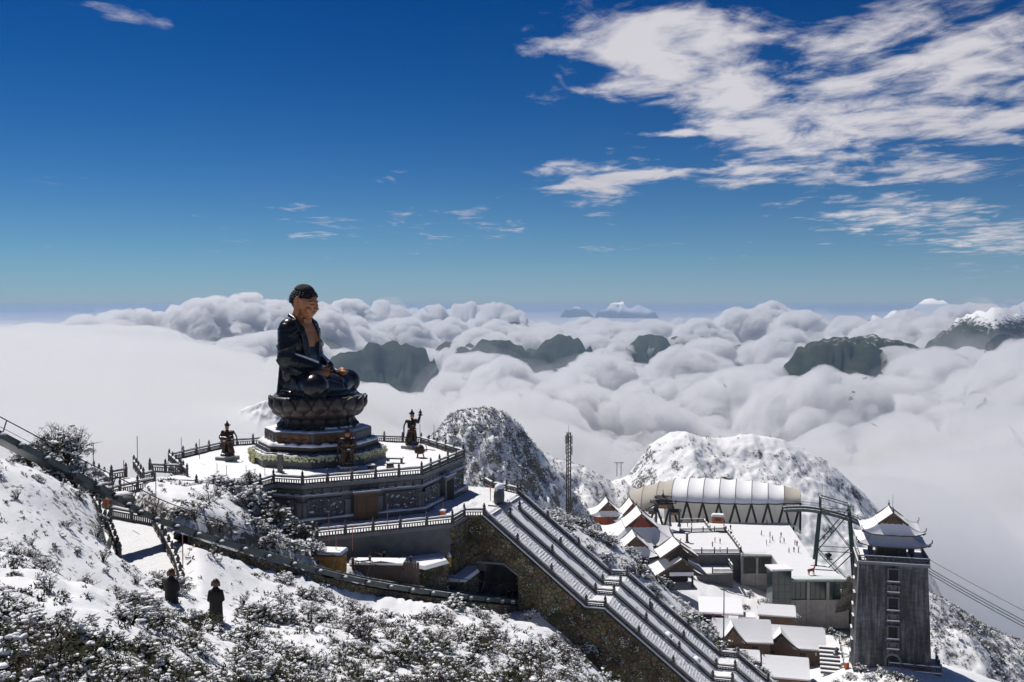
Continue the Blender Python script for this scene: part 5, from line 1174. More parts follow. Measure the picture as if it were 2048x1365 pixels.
def columns(t, a, b, z0, z1, nx, ny, r=.22, mat=None):
    cm = MB().lathe([(r, z0), (r, z1)], 8).mesh('column', mat or M_eave)
    for i in range(nx):
        for j in range(ny):
            if 0 < i < nx - 1 and 0 < j < ny - 1: continue
            link('column', cm, t, (-a + 2 * a * i / (nx - 1), -b + 2 * b * j / (ny - 1), 0))
FACE = lambda p: math.atan2(-p.x, p.y) * 1.0 * -1     # rz that turns local -y to the camera
def place(px, py, D, turn=0.0): p = at(px, py, D); return p, -math.atan2(p.x, p.y) + turn
# --- red walled pavilion
p, rz = place(1214, 1061, 338, .1); t = thing('red_pavilion', 'orange walled pavilion with upswept snowy roof and pointed gable', 'pavilion', p - Vector((0, 0, 2)), rz)
MB().box((0, 0, 4.6), (8.4, 7.4, 5.6)).build('wall', M_orangewall, t); MB().box((0, 0, .9), (10.4, 9.4, 1.8)).build('base', M_stone_lt, t); MB().box((0, 0, 1.9), (10.4, 9.4, .2)).build('base_snow', M_snowcap, t)
for x in (-2.8, 0, 2.8): MB().box((x, -3.75, 4.6), (.16, .1, 5.4)).build('mullion', M_redgable, t)
columns(t, 4.5, 4.0, 1.8, 7.6, 2, 2, .2); temple_roof(t, 6.2, 5.6, 7.6, 1.9, 3.0, .9)
# --- main temple: big roof with two gabled fronts
p, rz = place(1278, 1085, 318, .12); t = thing('main_temple', 'broad temple with great curved snow roof and red gable', 'temple', p - Vector((0, 0, 5)), rz)
MB().box((0, 2, 3.5), (15, 17, 7)).build('wall', M_eave, t); MB().box((0, 2, .5), (18, 20, 1.0)).build('base', M_stone_lt, t); columns(t, 8, 8, 1, 6.6, 4, 4, .25); temple_roof(t, 11.0, 11.5, 6.6, 4.6, 4.2, 1.4, True, M_redgable, .42, .55)
p, rz = place(1262, 1062, 336, .12); t = thing('rear_temple_hall', 'smaller snowy temple roof with red gable behind the great roof', 'temple', p - Vector((0, 0, 2)), rz)
MB().box((0, 0, 3), (9, 9, 6)).build('wall', M_redgable, t); columns(t, 5, 5, 0, 6, 3, 3, .2); temple_roof(t, 6.6, 7.0, 6.0, 2.6, 3.6, 1.0, True, M_redgable)
p, rz = place(1268, 1112, 298, .12); t = thing('side_temple_hall', 'low temple hall with small timber gable in front of the great roof', 'temple', p - Vector((0, 0, 4)), rz)
MB().box((0, 0, 2.6), (8, 9, 5.2)).build('wall', M_eave, t); temple_roof(t, 6.4, 7.4, 5.2, 2.6, 3.0, .9, True, M_gable, .5, .62)
# --- open gate pavilion with double gable
p, rz = place(1355, 1172, 272, .22); t = thing('gate_pavilion', 'timber gate pavilion with two stacked snowy gable roofs', 'pavilion', p, rz)
columns(t, 3.4, 3.2, 0, 4.6, 2, 2, .3); MB().box((0, 0, .2), (9, 8.6, .4)).build('base', M_stone_lt, t); MB().box((0, 2.6, 2.4), (6.4, .2, 4.4)).build('rear_wall', M_eave, t)
def gable_roof(t, a, b, z1, z2, yo=0.0, zt='roof'):
    u = gable_top(a, b, z1, z2, .6, .35).build(zt, [M_snowcap, M_eave], t, True); auto_smooth(u, 50); u.location = (0, yo, 0)
    gable_tri(a * .9, b - .15, z1 - .15, z2 - .3).build('gable', M_eave, u)
    for s in (-1, 1):
        for q in (-1, 1): MB().bar((q * a, s * (b + .62), z1 - .05), (0, s * (b + .62), z2 + .02), .2, .55).build('bargeboard', M_gable, u)
    ridge([(0, -b - .6, z2 + .3), (0, b + .6, z2 + .3)], .14).build('ridge', M_tile, u); MB().lathe([(.12, 0), (.18, .3), (.03, 1.4)], 6).build('finial', M_tile, u, False, (0, -b - .5, z2 + .3)); return u
gable_roof(t, 7.2, 5.0, 4.2, 8.6, 0, 'lower_roof'); gable_roof(t, 5.4, 4.2, 8.4, 12.0, 1.8, 'upper_roof'); MB().box((0, 1.8, 7.6), (5.2, 6.4, 2.4)).build('clerestory', M_eave, t); MB().box((0, -4.9, 4.6), (6.6, .3, 1.0)).build('porch_snow', M_snowcap, t)
# --- low timber houses
M_plank = plain('brown_plank_wall', (.10, .052, .03), .65, 0, .45, 2.0)
def house(label, px, py, D, w_, d_, wall_h, rise, turn=0.0, rot90=False, name='timber_house', cross=None):
    p, rz = place(px, py, D, turn); t = thing(name, label, 'house', p, rz)
    MB().box((0, 0, wall_h / 2), (w_ * .9, d_ * .86, wall_h)).build('wall', M_plank, t)
    pk = MB().box((0, 0, wall_h * .45), (.3, .07, wall_h * .9)).mesh('plank', M_plank)
    for k in range(int(w_ * .9 / .7)): link('plank', pk, t, (-w_ * .43 + k * .7, -d_ * .43 - .03, 0))
    for k in range(2): o = MB().box((0, 0, 0), (1.3, .08, 1.3)).build('window', M_dark, t, False, (-w_ * .2 + k * w_ * .4, -d_ * .43 - .08, wall_h * .5)); MB().box((0, -.03, 0), (.1, .06, 1.4)).build('mullion', M_gable, o); MB().box((0, -.035, 0), (1.4, .06, .1)).build('transom', M_gable, o)
    u = MB(); a, b = d_ / 2, w_ / 2; n = 10
    for s in (-1, 1):                                     # ridge along local x
        vs = []
        for top in (1, 0):
            for x in (-b, b):
                for i in range(n + 1): tt = i / n; vs.append((x, s * a * (1 - tt), wall_h - .1 + rise * tt ** 1.15 + ((.42 * min(1, .7 + tt) + .05 * math.sin(i * 3 + x)) if top else -.1)))
        w2 = n + 1; f0 = [(i, i + 1, w2 + i + 1, w2 + i) for i in range(n)]; f0 = [f[::-1] for f in f0] if s < 0 else f0
        o_ = 2 * w2; u.raw(vs, f0, None, 0); u.raw(vs, [tuple(o_ + i for i in f[::-1]) for f in f0], None, 1); u.raw(vs, [(0, o_, o_ + w2, w2), (w2 + 0, o_ + w2, o_, 0)][:1] + [(i, i + 1, o_ + i + 1, o_ + i) for i in range(n)] + [(w2 + i, o_ + w2 + i, o_ + w2 + i + 1, w2 + i + 1) for i in range(n)], None, 0)
    r = u.build('roof', [M_snowcap, M_eave], t, True); auto_smooth(r, 40)
    gt = MB()
    for s in (-1, 1): gt.raw([(s * b * .9, -a * .9, wall_h - .2), (s * b * .9, a * .9, wall_h - .2), (s * b * .9, 0, wall_h + rise - .25)], [(0, 1, 2) if s > 0 else (2, 1, 0)])
    tag(gt.build('gable_ends', M_plank, t), kind='stuff')
    for s in (-1, 1): MB().lathe([(.14, 0), (.2, .25), (.04, 1.0)], 6).build('finial', M_tile, r, False, (s * b * .97, 0, wall_h + rise + .3))
    if cross is not None:
        cg = gable_top(w_ * .24, d_ * .27, wall_h - .05, wall_h + rise * .92, .2, .42).build('cross_roof', [M_snowcap, M_eave], t, True); cg.location = (cross * w_, -d_ * .27, 0); auto_smooth(cg, 50); gable_tri(w_ * .2, d_ * .27 + .05, wall_h - .3, wall_h + rise * .8).build('cross_gable', M_plank, cg)
    ev = MB()
    for k in range(int(w_ / .45)): ev.box((-b + .22 + k * .45, -a - .02, wall_h - .05), (.2, .16, .2))
    tag(ev.build('eave_tiles', M_tile, r), kind='stuff')
    return t
house('timber house with a broad rectangular snow roof beside the stepped path', 1570, 1375, 226, 10.4, 9.4, 3.8, 3.2, .05)
house('timber house with small raised snow roof below the concrete wall', 1552, 1282, 258, 9.6, 7.0, 7.6, 1.8, .05)
house('wide timber house with a projecting snow roof against the courtyard', 1572, 1312, 246, 18.5, 10.0, 3.6, 3.8, .05, cross=-.08)
house('timber house with snow roof behind the light mast', 1482, 1300, 240, 14.0, 9.6, 3.4, 4.0, .12, cross=-.18)
house('low timber annex tucked between two larger snow roofs', 1478, 1338, 230, 9.4, 5.0, 2.8, 1.6, .05)
p, rz = place(1440, 1250, 252, .05); t = thing('lean_to_shed', 'red framed shed under a wide flat snow roof on the slope', 'shed', p, rz)
MB().box((0, 0, 4.9), (10.8, 9.6, .22), Matrix.Rotation(.12, 4, 'X')).build('roof', M_redgable, t); MB().box((0, 0, 5.24), (10.9, 9.7, .42), Matrix.Rotation(.12, 4, 'X')).build('roof_snow', M_snowcap, t)
for x in (-5, -1.7, 1.7, 5): MB().box((x, -4.2, 1.6), (.2, .2, 5.2)).build('post', M_redgable, t); MB().box((x, 4.2, 2.0), (.2, .2, 6.0)).build('post', M_redgable, t)
MB().box((-2.0, -3.4, 1.6), (6, .15, 3.6)).build('panel_wall', M_dark, t); MB().box((6.6, -2.2, 3.4), (4.0, 4.2, .5)).build('side_roof_snow', M_snowcap, t); MB().box((6.6, -2.2, 1.2), (3.4, 3.6, 3.9)).build('side_room', M_plank, t)
# ---------------------------------------------------------------- plaza and courts
PZ = -78.3
M_conc = plain('stained_concrete', (.36, .34, .32), .8, 0, .3, .8, 0, .3, .3, .05); M_glassdk = plain('dark_green_glazing', (.018, .032, .03), .12, 0, .3, .3, 0, .6)
m, gm = newmat('clear_glass'); gl = gm.add('ShaderNodeBsdfGlass', {'Color': (.9, .95, .94, 1), 'Roughness': 0.0, 'IOR': 1.1}); trn = gm.add('ShaderNodeBsdfTransparent', {'Color': (.93, .97, .96, 1)}); mx = gm.add('ShaderNodeMixShader', {0: .75, 1: gl.outputs[0], 2: trn.outputs[0]}); finish(gm, mx.outputs[0]); M_glass = m
def slab_thing(name, lab, cat, pix, z, depth, mat, snow=.25, walk=True):
    P2 = [atz(x, y, z) for x, y in pix]; c = sum(P2, Vector()) / len(P2); t = thing(name, lab, cat, c)
    pol = [(p.x - c.x, p.y - c.y) for p in P2]; area = sum(pol[i][0] * pol[(i + 1) % len(pol)][1] - pol[(i + 1) % len(pol)][0] * pol[i][1] for i in range(len(pol)))
    if area < 0: pol = pol[::-1]
    MB().prism(pol, -depth, -.05).build('base', mat, t); MB().prism([(x * 1.003, y * 1.003) for x, y in pol], -.3, snow * .3, None, .995).build('snow_cover', M_snowwalk if walk else M_snowcap, t); return t
slab_thing('snowy_plaza', 'wide snow covered plaza where visitors walk before the tensile pavilion', 'plaza', [(1448, 1058), (1482, 1108), (1543, 1110), (1577, 1159), (1694, 1159), (1622, 1115), (1576, 1046), (1440, 1046)], PZ, 13, M_conc)
slab_thing('snowy_courtyard', 'snowy courtyard with balustrades beside the temple roofs', 'courtyard', [(1336, 1046), (1440, 1046), (1448, 1058), (1482, 1108), (1376, 1108), (1350, 1075)], PZ - .02, 9, M_wallslate)
slab_thing('lower_court', 'narrow snow terrace below the courtyard wall', 'terrace', [(1378, 1122), (1450, 1122), (1466, 1146), (1395, 1148)], -82.0, 8, M_wallslate)
def rail_px(label, pix, z, **k): return balustrade(label, [atz(x, y, z) for x, y in pix], every=k.pop('every', 4.2), h=1.3, post_w=.36, wd=.3, **k)
rail_px('stone balustrade along the front of the courtyard', [(1378, 1108), (1480, 1108)], PZ); rail_px('stone balustrade between courtyard and plaza', [(1482, 1106), (1466, 1083), (1448, 1060)], PZ); rail_px('stone balustrade across the courtyard behind the orange clad visitors', [(1360, 1066), (1452, 1064)], PZ); rail_px('stone balustrade in front of the little kiosk', [(1358, 1046), (1408, 1045)], PZ); rail_px('short stone balustrade beside the kiosk steps', [(1408, 1045), (1420, 1062)], PZ); rail_px('stone balustrade on the narrow terrace', [(1425, 1148), (1466, 1148)], -82.0); rail_px('stone balustrade dropping from courtyard to narrow terrace', [(1450, 1116), (1466, 1140)], -81.0)
def glass_front(label, pxa, pxb, py, zt, h, n, concrete):
    a = atz(pxa, py, zt); b = atz(pxb, py, zt); ang = math.atan2(b.y - a.y, b.x - a.x); L2 = (b - a).length; t = thing('glass_hall', label, 'building', a, ang)
    MB().box((L2 / 2, .8, -h / 2 - .4), (L2, 1.2, h)).build('glazing', M_glassdk, t); MB().box((L2 / 2, .5, -.25), (L2 + .4, 1.7, .5)).build('roof_edge', M_conc, t)
    for k in range(n + 1): MB().box((L2 * k / n, -.05, -(h + concrete) / 2 - .3), (.75, .6, h + concrete)).build('concrete_column', M_conc, t)
    MB().box((L2 / 2, .7, -h - concrete / 2 - .4), (L2, 1.3, concrete)).build('concrete_wall', M_conc, t); MB().box((L2 / 2, -.1, -h - .3), (L2, .4, .35)).build('sill', M_conc, t)
    pn = MB().box((0, 0, .6), (2.4, .06, 1.2)).mesh('balustrade_pane', M_glass)
    for k in range(int(L2 / 2.5)): link('balustrade_pane', pn, t, (1.25 + k * 2.5, -.1, 0))
    mul = MB().box((0, 0, 0), (.1, .12, h)).mesh('mullion', M_eave)
    for k in range(n * 4): link('mullion', mul, t, (L2 * (k + .5) / (n * 4), .17, -h / 2 - .4))
glass_front('dark glazed hall with concrete columns under the plaza edge', 1577, 1695, 1160, PZ, 5.6, 3, 8.0); glass_front('short glazed front under the plaza beside the courtyard', 1484, 1544, 1111, PZ, 5.6, 2, 3.5)
p, rz = place(1557, 1207, 282, .35); t = thing('glass_lift_tower', 'glass lift box with snow roof beside the glazed hall', 'lift', p, rz); MB().box((0, 0, 5.0), (5.4, 5.0, 10.0)).build('glazing', M_glassdk, t); MB().box((0, 0, 10.3), (6.2, 5.8, .5)).build('roof_snow', M_snowcap, t)
for x in (-2.7, -.9, .9, 2.7): MB().box((x, -2.53, 5), (.12, .1, 10)).build('mullion', M_steel, t)
for z_ in (2, 4, 6, 8): MB().box((0, -2.53, z_), (5.4, .09, .12)).build('transom', M_steel, t)
# glass balustrade on the valley side of the plaza
p0, p1 = atz(1577, 1047, PZ), atz(1692, 1158, PZ); t = thing('glass_balustrade', 'clear glass balustrade along the valley side of the plaza', 'railing', p0); pn = MB().box((0, 0, .65), (3.6, .06, 1.3)).mesh('pane', M_glass); n = int((p1 - p0).length / 3.7); ang = math.atan2(p1.y - p0.y, p1.x - p0.x)
for k in range(n): o = link('pane', pn, t, (p1 - p0) * ((k + .5) / n)); o.rotation_euler = (0, 0, ang)
# little kiosk
p, rz = place(1436, 1046, 344, 0); t = thing('wooden_kiosk', 'small orange wooden kiosk with a snow roof on the plaza', 'kiosk', p, rz); MB().box((0, 0, 1.2), (4.0, 2.6, 2.4)).build('wall', M_orangewall, t); MB().box((0, 0, 2.75), (4.6, 3.2, .7), None, .8).build('roof_snow', M_snowcap, t); MB().box((0, -1.33, 1.4), (2.2, .06, 1.0)).build('hatch', M_plank, t)
# ---------------------------------------------------------------- tensile pavilion
m, gm = newmat('cream_membrane'); M_memb = m; finish(gm, gm.add('ShaderNodeMixShader', {0: .5, 1: gm.add('ShaderNodeBsdfDiffuse', {0: (.74, .71, .65, 1)}).outputs[0], 2: gm.add('ShaderNodeBsdfTranslucent', {0: (.78, .74, .66, 1)}).outputs[0]}).outputs[0]); M_black = plain('black_steel', (.02, .02, .02), .5, .3, .2)
p, rz = place(1425, 1047, 372, -.05); t = thing('tensile_pavilion', 'white tensile membrane pavilion with black zigzag struts', 'pavilion', p + Vector((0, 0, -.4)), rz); NB = 11
def tent(u, v_):
    L2 = 31.5 * u; edge = 10.6 - (10.2 * max(0, (-u - .45) / .55) ** 1.6 if u < -.45 else 0) + (.6 * u if u > 0 else 0); top = 17.2 - 7.5 * max(0, -u - .1) ** 2.0 - 3.2 * max(0, u - .1) ** 2.0; top = max(top, edge + .2)
    W2 = 13.5 * math.sqrt(max(.05, 1 - .62 * u * u)); sag = .55 * abs(math.sin(PI * (u + 1) / 2 * NB))
    return Vector((L2 + (2.5 * v_ * 0), -W2 * math.cos(PI * v_), edge + (top - edge) * math.sin(PI * v_) ** .85 - sag * (.3 + .7 * math.sin(PI * v_))))
for k in range(NB):
    u0, u1 = -1 + 2 * k / NB, -1 + 2 * (k + 1) / NB; b = MB(); nu, nv = 6, 18; vs = [tent(u0 + (u1 - u0) * i / nu, j / nv) for j in range(nv + 1) for i in range(nu + 1)]
    fs = [(j * (nu + 1) + i, j * (nu + 1) + i + 1, (j + 1) * (nu + 1) + i + 1, (j + 1) * (nu + 1) + i) for j in range(nv) for i in range(nu)]
    b.raw(vs, fs); b.raw([v_ - Vector((0, 0, .25)) for v_ in vs], [f[::-1] for f in fs]); b.build('membrane_panel', M_snowcap if k >= 3 and k != 10 else M_memb, t, True)
for k in range(NB + 1): u = -1 + 2 * k / NB; MB().tube([tent(u, j / 18) + Vector((0, 0, .15)) for j in range(19)], .10, 5).build('rib', M_conc, t)
MB().tube([tent(-1 + 2 * i / 60, 0) for i in range(61)], .2, 6).build('edge_beam', M_black, t)
for k in range(4, 2 * NB + 1):
    u = -1 + k / NB; q = tent(u, 0); ub = -1 + (k + (1 if k % 2 else -1) * 1.0) / NB
    for s in (-1, 1):
        if k % 2 == 0: b0 = tent(min(1, max(-1, u + s / NB * .98)), 0); MB().bar(q, (b0.x, b0.y * .86, 0), .75, .6, (0, 1, 0)).build('strut', M_black, t)
for k in range(2 * NB - 5):
    u = -1 + (k + 5.5) / NB; a, b_ = tent(u - .5 / NB, 0), tent(u + .5 / NB, 0); fl_ = MB(); vs = []
    for j in range(9):
        z_ = j / 8
        for i in range(7): s = i / 6; q = a.lerp(b_, s); vs.append((q.x, q.y * (.66 + .29 * z_ ** 2) + 1.1 * math.sin(PI * s) * (.4 + .6 * abs(z_ - .5)), q.z * z_ * .985))
    fl_.raw(vs, [(j * 7 + i, j * 7 + i + 1, (j + 1) * 7 + i + 1, (j + 1) * 7 + i) for j in range(8) for i in range(6)]); fl_.build('wall_panel', M_memb, t, True)
p, rz = place(1449, 966, 392, 0); tt = thing('rooftop_shrine', 'tiny red rooftop shrine showing above the tensile pavilion', 'shrine', p - Vector((0, 0, 3)), rz); MB().box((0, 0, 2.0), (3, 3, 4)).build('body', M_redgable, tt); skirt(2.6, 2.6, 3.8, .5, .5, 5.2, .5, 6, 4, 1.4, .1).build('roof', [M_tile, M_eave], tt)
# ---------------------------------------------------------------- ceremonial gate
p, rz = place(1326, 1052, 346, .0); t = thing('ceremonial_gate', 'dark stone ceremonial gate with three tiled roofs and gilded name board', 'gate', p, rz)
for x in (-5.6, -2.4, 2.4, 5.6): hgt = 8.0 if abs(x) < 3 else 5.2; MB().box((x, 0, hgt / 2), (.75, .75, hgt)).build('pillar', M_stone, t); MB().box((x, 0, .4), (1.2, 1.6, .8)).build('plinth', M_stone_lt, t)
MB().box((0, 0, 6.9), (6.2, .5, 1.6)).build('lintel', M_stone, t); MB().box((0, -.3, 6.9), (3.0, .12, .75)).build('name_board', plain('gilded_board', (.35, .22, .05), .4, .6, .7, 6.0), t)
for x in (-4, 4): MB().box((x, 0, 4.4), (3.4, .45, .9)).build('side_lintel', M_stone, t); MB().box((x, -.26, 4.4), (1.8, .1, .5)).build('side_board', MATS['gilded_board'], t); r = skirt(2.2, 1.2, 5.2, 1.7, .1, 6.0, .5, 8, 4, 1.4, .12).build('side_roof', [M_tile, M_eave], t); r.location = (x, 0, 0)
skirt(4.4, 1.6, 8.0, 3.4, .15, 9.0, .8, 10, 5, 1.4, .12).build('main_roof', [M_tile, M_eave], t); MB().box((0, 0, 9.2), (3.2, .6, .9)).build('upper_frieze', M_stone, t); skirt(2.8, 1.3, 9.6, 2.2, .12, 10.6, .8, 10, 5, 1.4, .12).build('top_roof', [M_tile, M_eave], t); MB().lathe([(.3, 10.5), (.5, 10.9), (.15, 11.4), (.04, 12.8)], 8).build('finial', M_tile, t)
# ---------------------------------------------------------------- stone watch tower
m, gm = newmat('weathered_ashlar'); v = objco(gm)
bk_ = gm.add('ShaderNodeTexBrick', {'Vector': gm.add('ShaderNodeMapping', {0: v, 'Rotation': (PI / 2, 0, 0)}).outputs[0], 'Color1': (.075, .077, .083, 1), 'Color2': (.115, .117, .122, 1), 'Mortar': (.05, .05, .053, 1), 'Scale': 1.0, 'Mortar Size': .02, 'Brick Width': 1.3, 'Row Height': .55})
sv_ = gm.add('ShaderNodeMapping', {0: v, 'Scale': (1.1, 1.1, .10)}).outputs[0]; strk = gm.noise(sv_, 1.0, 7, .65); big_ = gm.noise(v, .12, 4, .5)
cc_ = gm.mix(1.0, bk_.outputs[0], gm.ramp(gm.m('ADD', gm.m('MULTIPLY', strk, .8), gm.m('MULTIPLY', big_, .3)), [(.38, (.2, .19, .185)), (.53, (.66, .65, .64)), (.68, (1.7, 1.7, 1.8))]), 'MULTIPLY')
finish(gm, principled(gm, cc_, .8, 0, .3, bk_.outputs['Fac'], -.4, .05)); M_ashlar = m
p, rz = place(1778, 1330, 226, .11); t = thing('stone_tower', 'tall tapering grey stone tower with a two tiered snowy pagoda top', 'tower', p - Vector((0, 0, 3)), rz)
Ht, Wb, Wt = 27.6, 16.6, 14.4; dep = 12.0
b = MB(); b.box((0, 0, Ht / 2), (Wb, dep + 1.5, Ht), None, 1, (Wt / Wb, dep / (dep + 1.5))); b.build('shaft', M_ashlar, t)
slope_y = lambda z_: -(dep + 1.5) / 2 + .75 * z_ / Ht
win = MB().box((0, 0, 0), (1.9, .5, 2.6)).mesh('window', M_dark); arch_m = MB().prism([(-1.25, -1.6), (1.25, -1.6), (1.25, .6), (.9, 1.2), (0, 1.5), (-.9, 1.2), (-1.25, .6)], -.2, .2, Matrix.Rotation(PI / 2, 4, 'X')).mesh('window', M_dark)
wm = {}
def tower_window(x, y, z_, rz_, big):
    o = link('window', win if big else MB().box((0, 0, 0), (1.5, .4, 1.1)).mesh('window', M_relief), t, (x, y, z_)); o.rotation_euler = (0, 0, rz_); h = 1.3 if big else .55
    s_ = MB().box((0, -.25, -h - .12), (2.7, .7, .24)).build('sill', M_stone_lt, o); MB().box((0, -.25, -h + .08), (2.6, .68, .16)).build('sill_snow', M_snowcap, o)
    for s in (-1, 1): MB().box((s * 1.15, -.12, 0), (.34, .4, 2 * h)).build('jamb', M_stone, o)
    MB().box((0, -.12, h + .14), (2.64, .42, .28)).build('head', M_stone, o); return o
for z_, bg_ in ((25.4, 1), (22.3, 0), (19.0, 1), (15.9, 0), (12.6, 1), (9.6, 0)): tower_window(0, slope_y(z_) - .12, z_, 0, bg_)
o = link('window', arch_m, t, (0, slope_y(6) - .15, 6.0)); MB().box((0, -.1, -1.75), (3.2, .8, .3)).build('sill', M_stone_lt, o); MB().prism([(-1.7, -1.6), (-1.26, -1.6), (-1.26, .62), (-.92, 1.24), (0, 1.55), (.92, 1.24), (1.26, .62), (1.26, -1.6), (1.7, -1.6), (1.7, .8), (1.2, 1.65), (0, 2.0), (-1.2, 1.65), (-1.7, .8)], -.3, .22, Matrix.Rotation(PI / 2, 4, 'X')).build('arch_surround', M_stone_lt, o)
for z_, bg_ in ((24.0, 1), (18.0, 1), (12.5, 1), (7, 1)):
    xw = -(Wb / 2 - (Wb - Wt) / 2 * z_ / Ht); tower_window(xw - .1, 0, z_, -PI / 2, bg_)
MB().box((0, 0, Ht + .3), (Wt + .8, dep + .8, .6)).build('cornice', M_stone_lt, t); MB().box((0, 0, Ht + .64), (Wt + .9, dep + .9, .14)).build('cornice_snow', M_snowcap, t)
bl = MB(); hw_, hd_ = Wt / 2 + .15, dep / 2 + .15
for (a, b_) in (((-hw_, -hd_), (hw_, -hd_)), ((hw_, -hd_), (hw_, hd_)), ((-hw_, -hd_), (-hw_, hd_))):
    a = Vector((*a, Ht + .7)); b_ = Vector((*b_, Ht + .7)); bl.bar(a + Vector((0, 0, 1.1)), b_ + Vector((0, 0, 1.1)), .26, .22); bl.bar(a + Vector((0, 0, .12)), b_ + Vector((0, 0, .12)), .26, .24); bl.bar(a + Vector((0, 0, .65)), b_ + Vector((0, 0, .65)), .2, .14)
    for k in range(13): c = a.lerp(b_, k / 12); bl.box((c.x, c.y, c.z + .6), (.32 if k % 3 == 0 else .16, .32 if k % 3 == 0 else .16, 1.3 if k % 3 == 0 else 1.0))
tag(bl.build('parapet', M_rail, t), kind='stuff'); MB().box((0, -hd_, Ht + 1.98), (2 * hw_, .3, .12)).build('parapet_snow', M_snowcap, t)
columns(t, 4.4, 3.6, Ht + .6, Ht + 4.4, 4, 3, .24); MB().box((0, 0, Ht + 2.4), (6.2, 4.8, 3.6)).build('belfry_wall', M_eave, t)
sk_ = skirt(7.4, 6.2, Ht + 4.0, 4.4, 3.6, Ht + 5.9, 1.0).build('lower_roof', [M_snowcap, M_eave], t, True); auto_smooth(sk_, 50); MB().box((0, 0, Ht + 6.2), (7.6, 6.0, 1.0)).build('drum', M_eave, t); temple_roof(t, 6.4, 5.4, Ht + 6.5, 2.4, 2.3, 1.0, True, M_gable, .44, .74)
for s in (-1, 1): MB().tube([(s * 7.3, -6.1, Ht + 5.0), (s * 7.9, -6.6, Ht + 5.6), (s * 7.9, -6.6, Ht + 6.2)], .13).build('corner_ornament', M_tile, sk_)
MB().tube([(0.4, .5, Ht + 11), (.4, .5, Ht + 14.6)], .05).build('lightning_rod', M_pole, t)
# walled platform at the tower foot
p, rz = place(1828, 1350, 219, .11); t = thing('tower_forecourt', 'small walled stone forecourt with balustrade at the foot of the tower', 'terrace', p - Vector((0, 0, 8)), rz); MB().box((0, 3, 4.6), (11, 9, 9.4)).build('wall', M_wallslate, t); MB().box((0, 3, 9.35), (11.2, 9.2, .2)).build('snow_cover', M_snowcap, t)
e0 = Matrix.Translation(p - Vector((0, 0, 8))) @ rotz(rz); balustrade('stone balustrade on the forecourt below the tower', [e0 @ Vector((-5.4, -1.4, 9.4)), e0 @ Vector((5.4, -1.4, 9.4)), e0 @ Vector((5.4, 7.0, 9.4))], every=2.7, h=1.3)
# ---------------------------------------------------------------- cable car
M_green = plain('dark_green_steel', (.025, .055, .04), .5, .3, .3, 1.0, .08)
p, rz = place(1668, 1112, 300, .1); t = thing('cableway_tower', 'dark green lattice cableway tower carrying a curved rope track', 'tower', p - Vector((0, 0, 10)), rz)
topz_ = 24.0
for i, (x, y) in enumerate(((-4.6, -3), (4.6, -3), (-4.6, 3), (4.6, 3))): MB().bar((x * 1.35, y * 1.4, 0), (x * .92, y * .8, topz_), .5, .5).build('leg', M_green, t)
for (x0, x1, y_) in ((-1, 1, -1), (-1, 1, 1)):
    for k in range(2):
        z0_, z1_ = k * 12, k * 12 + 12; f = lambda z_: 4.6 * (1.35 - .43 * z_ / topz_); g_ = lambda z_: 3 * (1.4 - .6 * z_ / topz_)
        MB().bar((-f(z0_), y_ * g_(z0_), z0_), (f(z1_), y_ * g_(z1_), z1_), .26).build('brace', M_green, t); MB().bar((f(z0_), y_ * g_(z0_), z0_), (-f(z1_), y_ * g_(z1_), z1_), .2).build('brace', M_green, t); MB().bar((-f(z1_), y_ * g_(z1_), z1_), (f(z1_), y_ * g_(z1_), z1_), .2).build('brace', M_green, t)
trk2 = [Vector((-15, 0, 23.6)), Vector((-9, 0, 24.0)), Vector((-3, 0, 23.4)), Vector((4, 0, 21.6)), Vector((10, 0, 19.0)), Vector((15, 0, 15.8))]
for y_ in (-2.2, 2.2): sp = spline([q + Vector((0, y_, 0)) for q in trk2], 5); b = MB(); [b.bar(a, c, .7, .9) for a, c in zip(sp, sp[1:])]; b.build('rope_track', M_steel, t); b = MB(); [b.bar(a + Vector((0, 0, 1.7)), c + Vector((0, 0, 1.7)), .12, .12) for a, c in zip(sp, sp[1:])]; b.build('handrail', M_steel, t)
for x in (-4.2, 4.2): 
    zz0 = 24.4 if x < 0 else 22.2
    for y_ in (-2.4, 2.4): MB().bar((x, y_, zz0 - 1), (x, y_, zz0 + 3.8), .35).build('mast', M_green, t)
    MB().bar((x, -2.4, zz0 + 3.6), (x, 2.4, zz0 + 3.6), .35).build('cross_beam', M_green, t); MB().bar((x, -2.4, zz0), (x, 2.4, zz0 + 3.4), .18).build('brace', M_green, t)
for y_ in (-2.4, 2.4): MB().bar((-4.2, y_, 28.0), (4.2, y_, 25.8), .25).build('tie', M_green, t)
for x, y_ in ((-4.2, -2.4), (-3.4, 2.4), (4.2, 2.4)): MB().tube([(x, y_, 27), (x, y_, 31.5)], .06).build('antenna', M_pole, t)
for k, (ya, yb, lab) in enumerate(((1102, 1205, 'single thin cable strung above the other ropes'), (1118, 1228, 'uppermost of the three heavy cableway ropes'), (1123, 1235, 'middle of the three heavy cableway ropes'), (1128, 1242, 'lowest of the three heavy cableway ropes'))):
    a = at(1745, ya - 50, 300); c = at(2260, yb + 118, 250); m_ = (a + c) / 2 - Vector((0, 0, 3.0)); pts = [a * (1 - s) ** 2 + m_ * 2 * s * (1 - s) + c * s * s for s in [i / 24 for i in range(25)]]
    o = MB().tube([q - a for q in pts], .11 if k else .07, 5).build('cableway_rope', M_cable, None, False, a); tag(o, lab, 'cable')
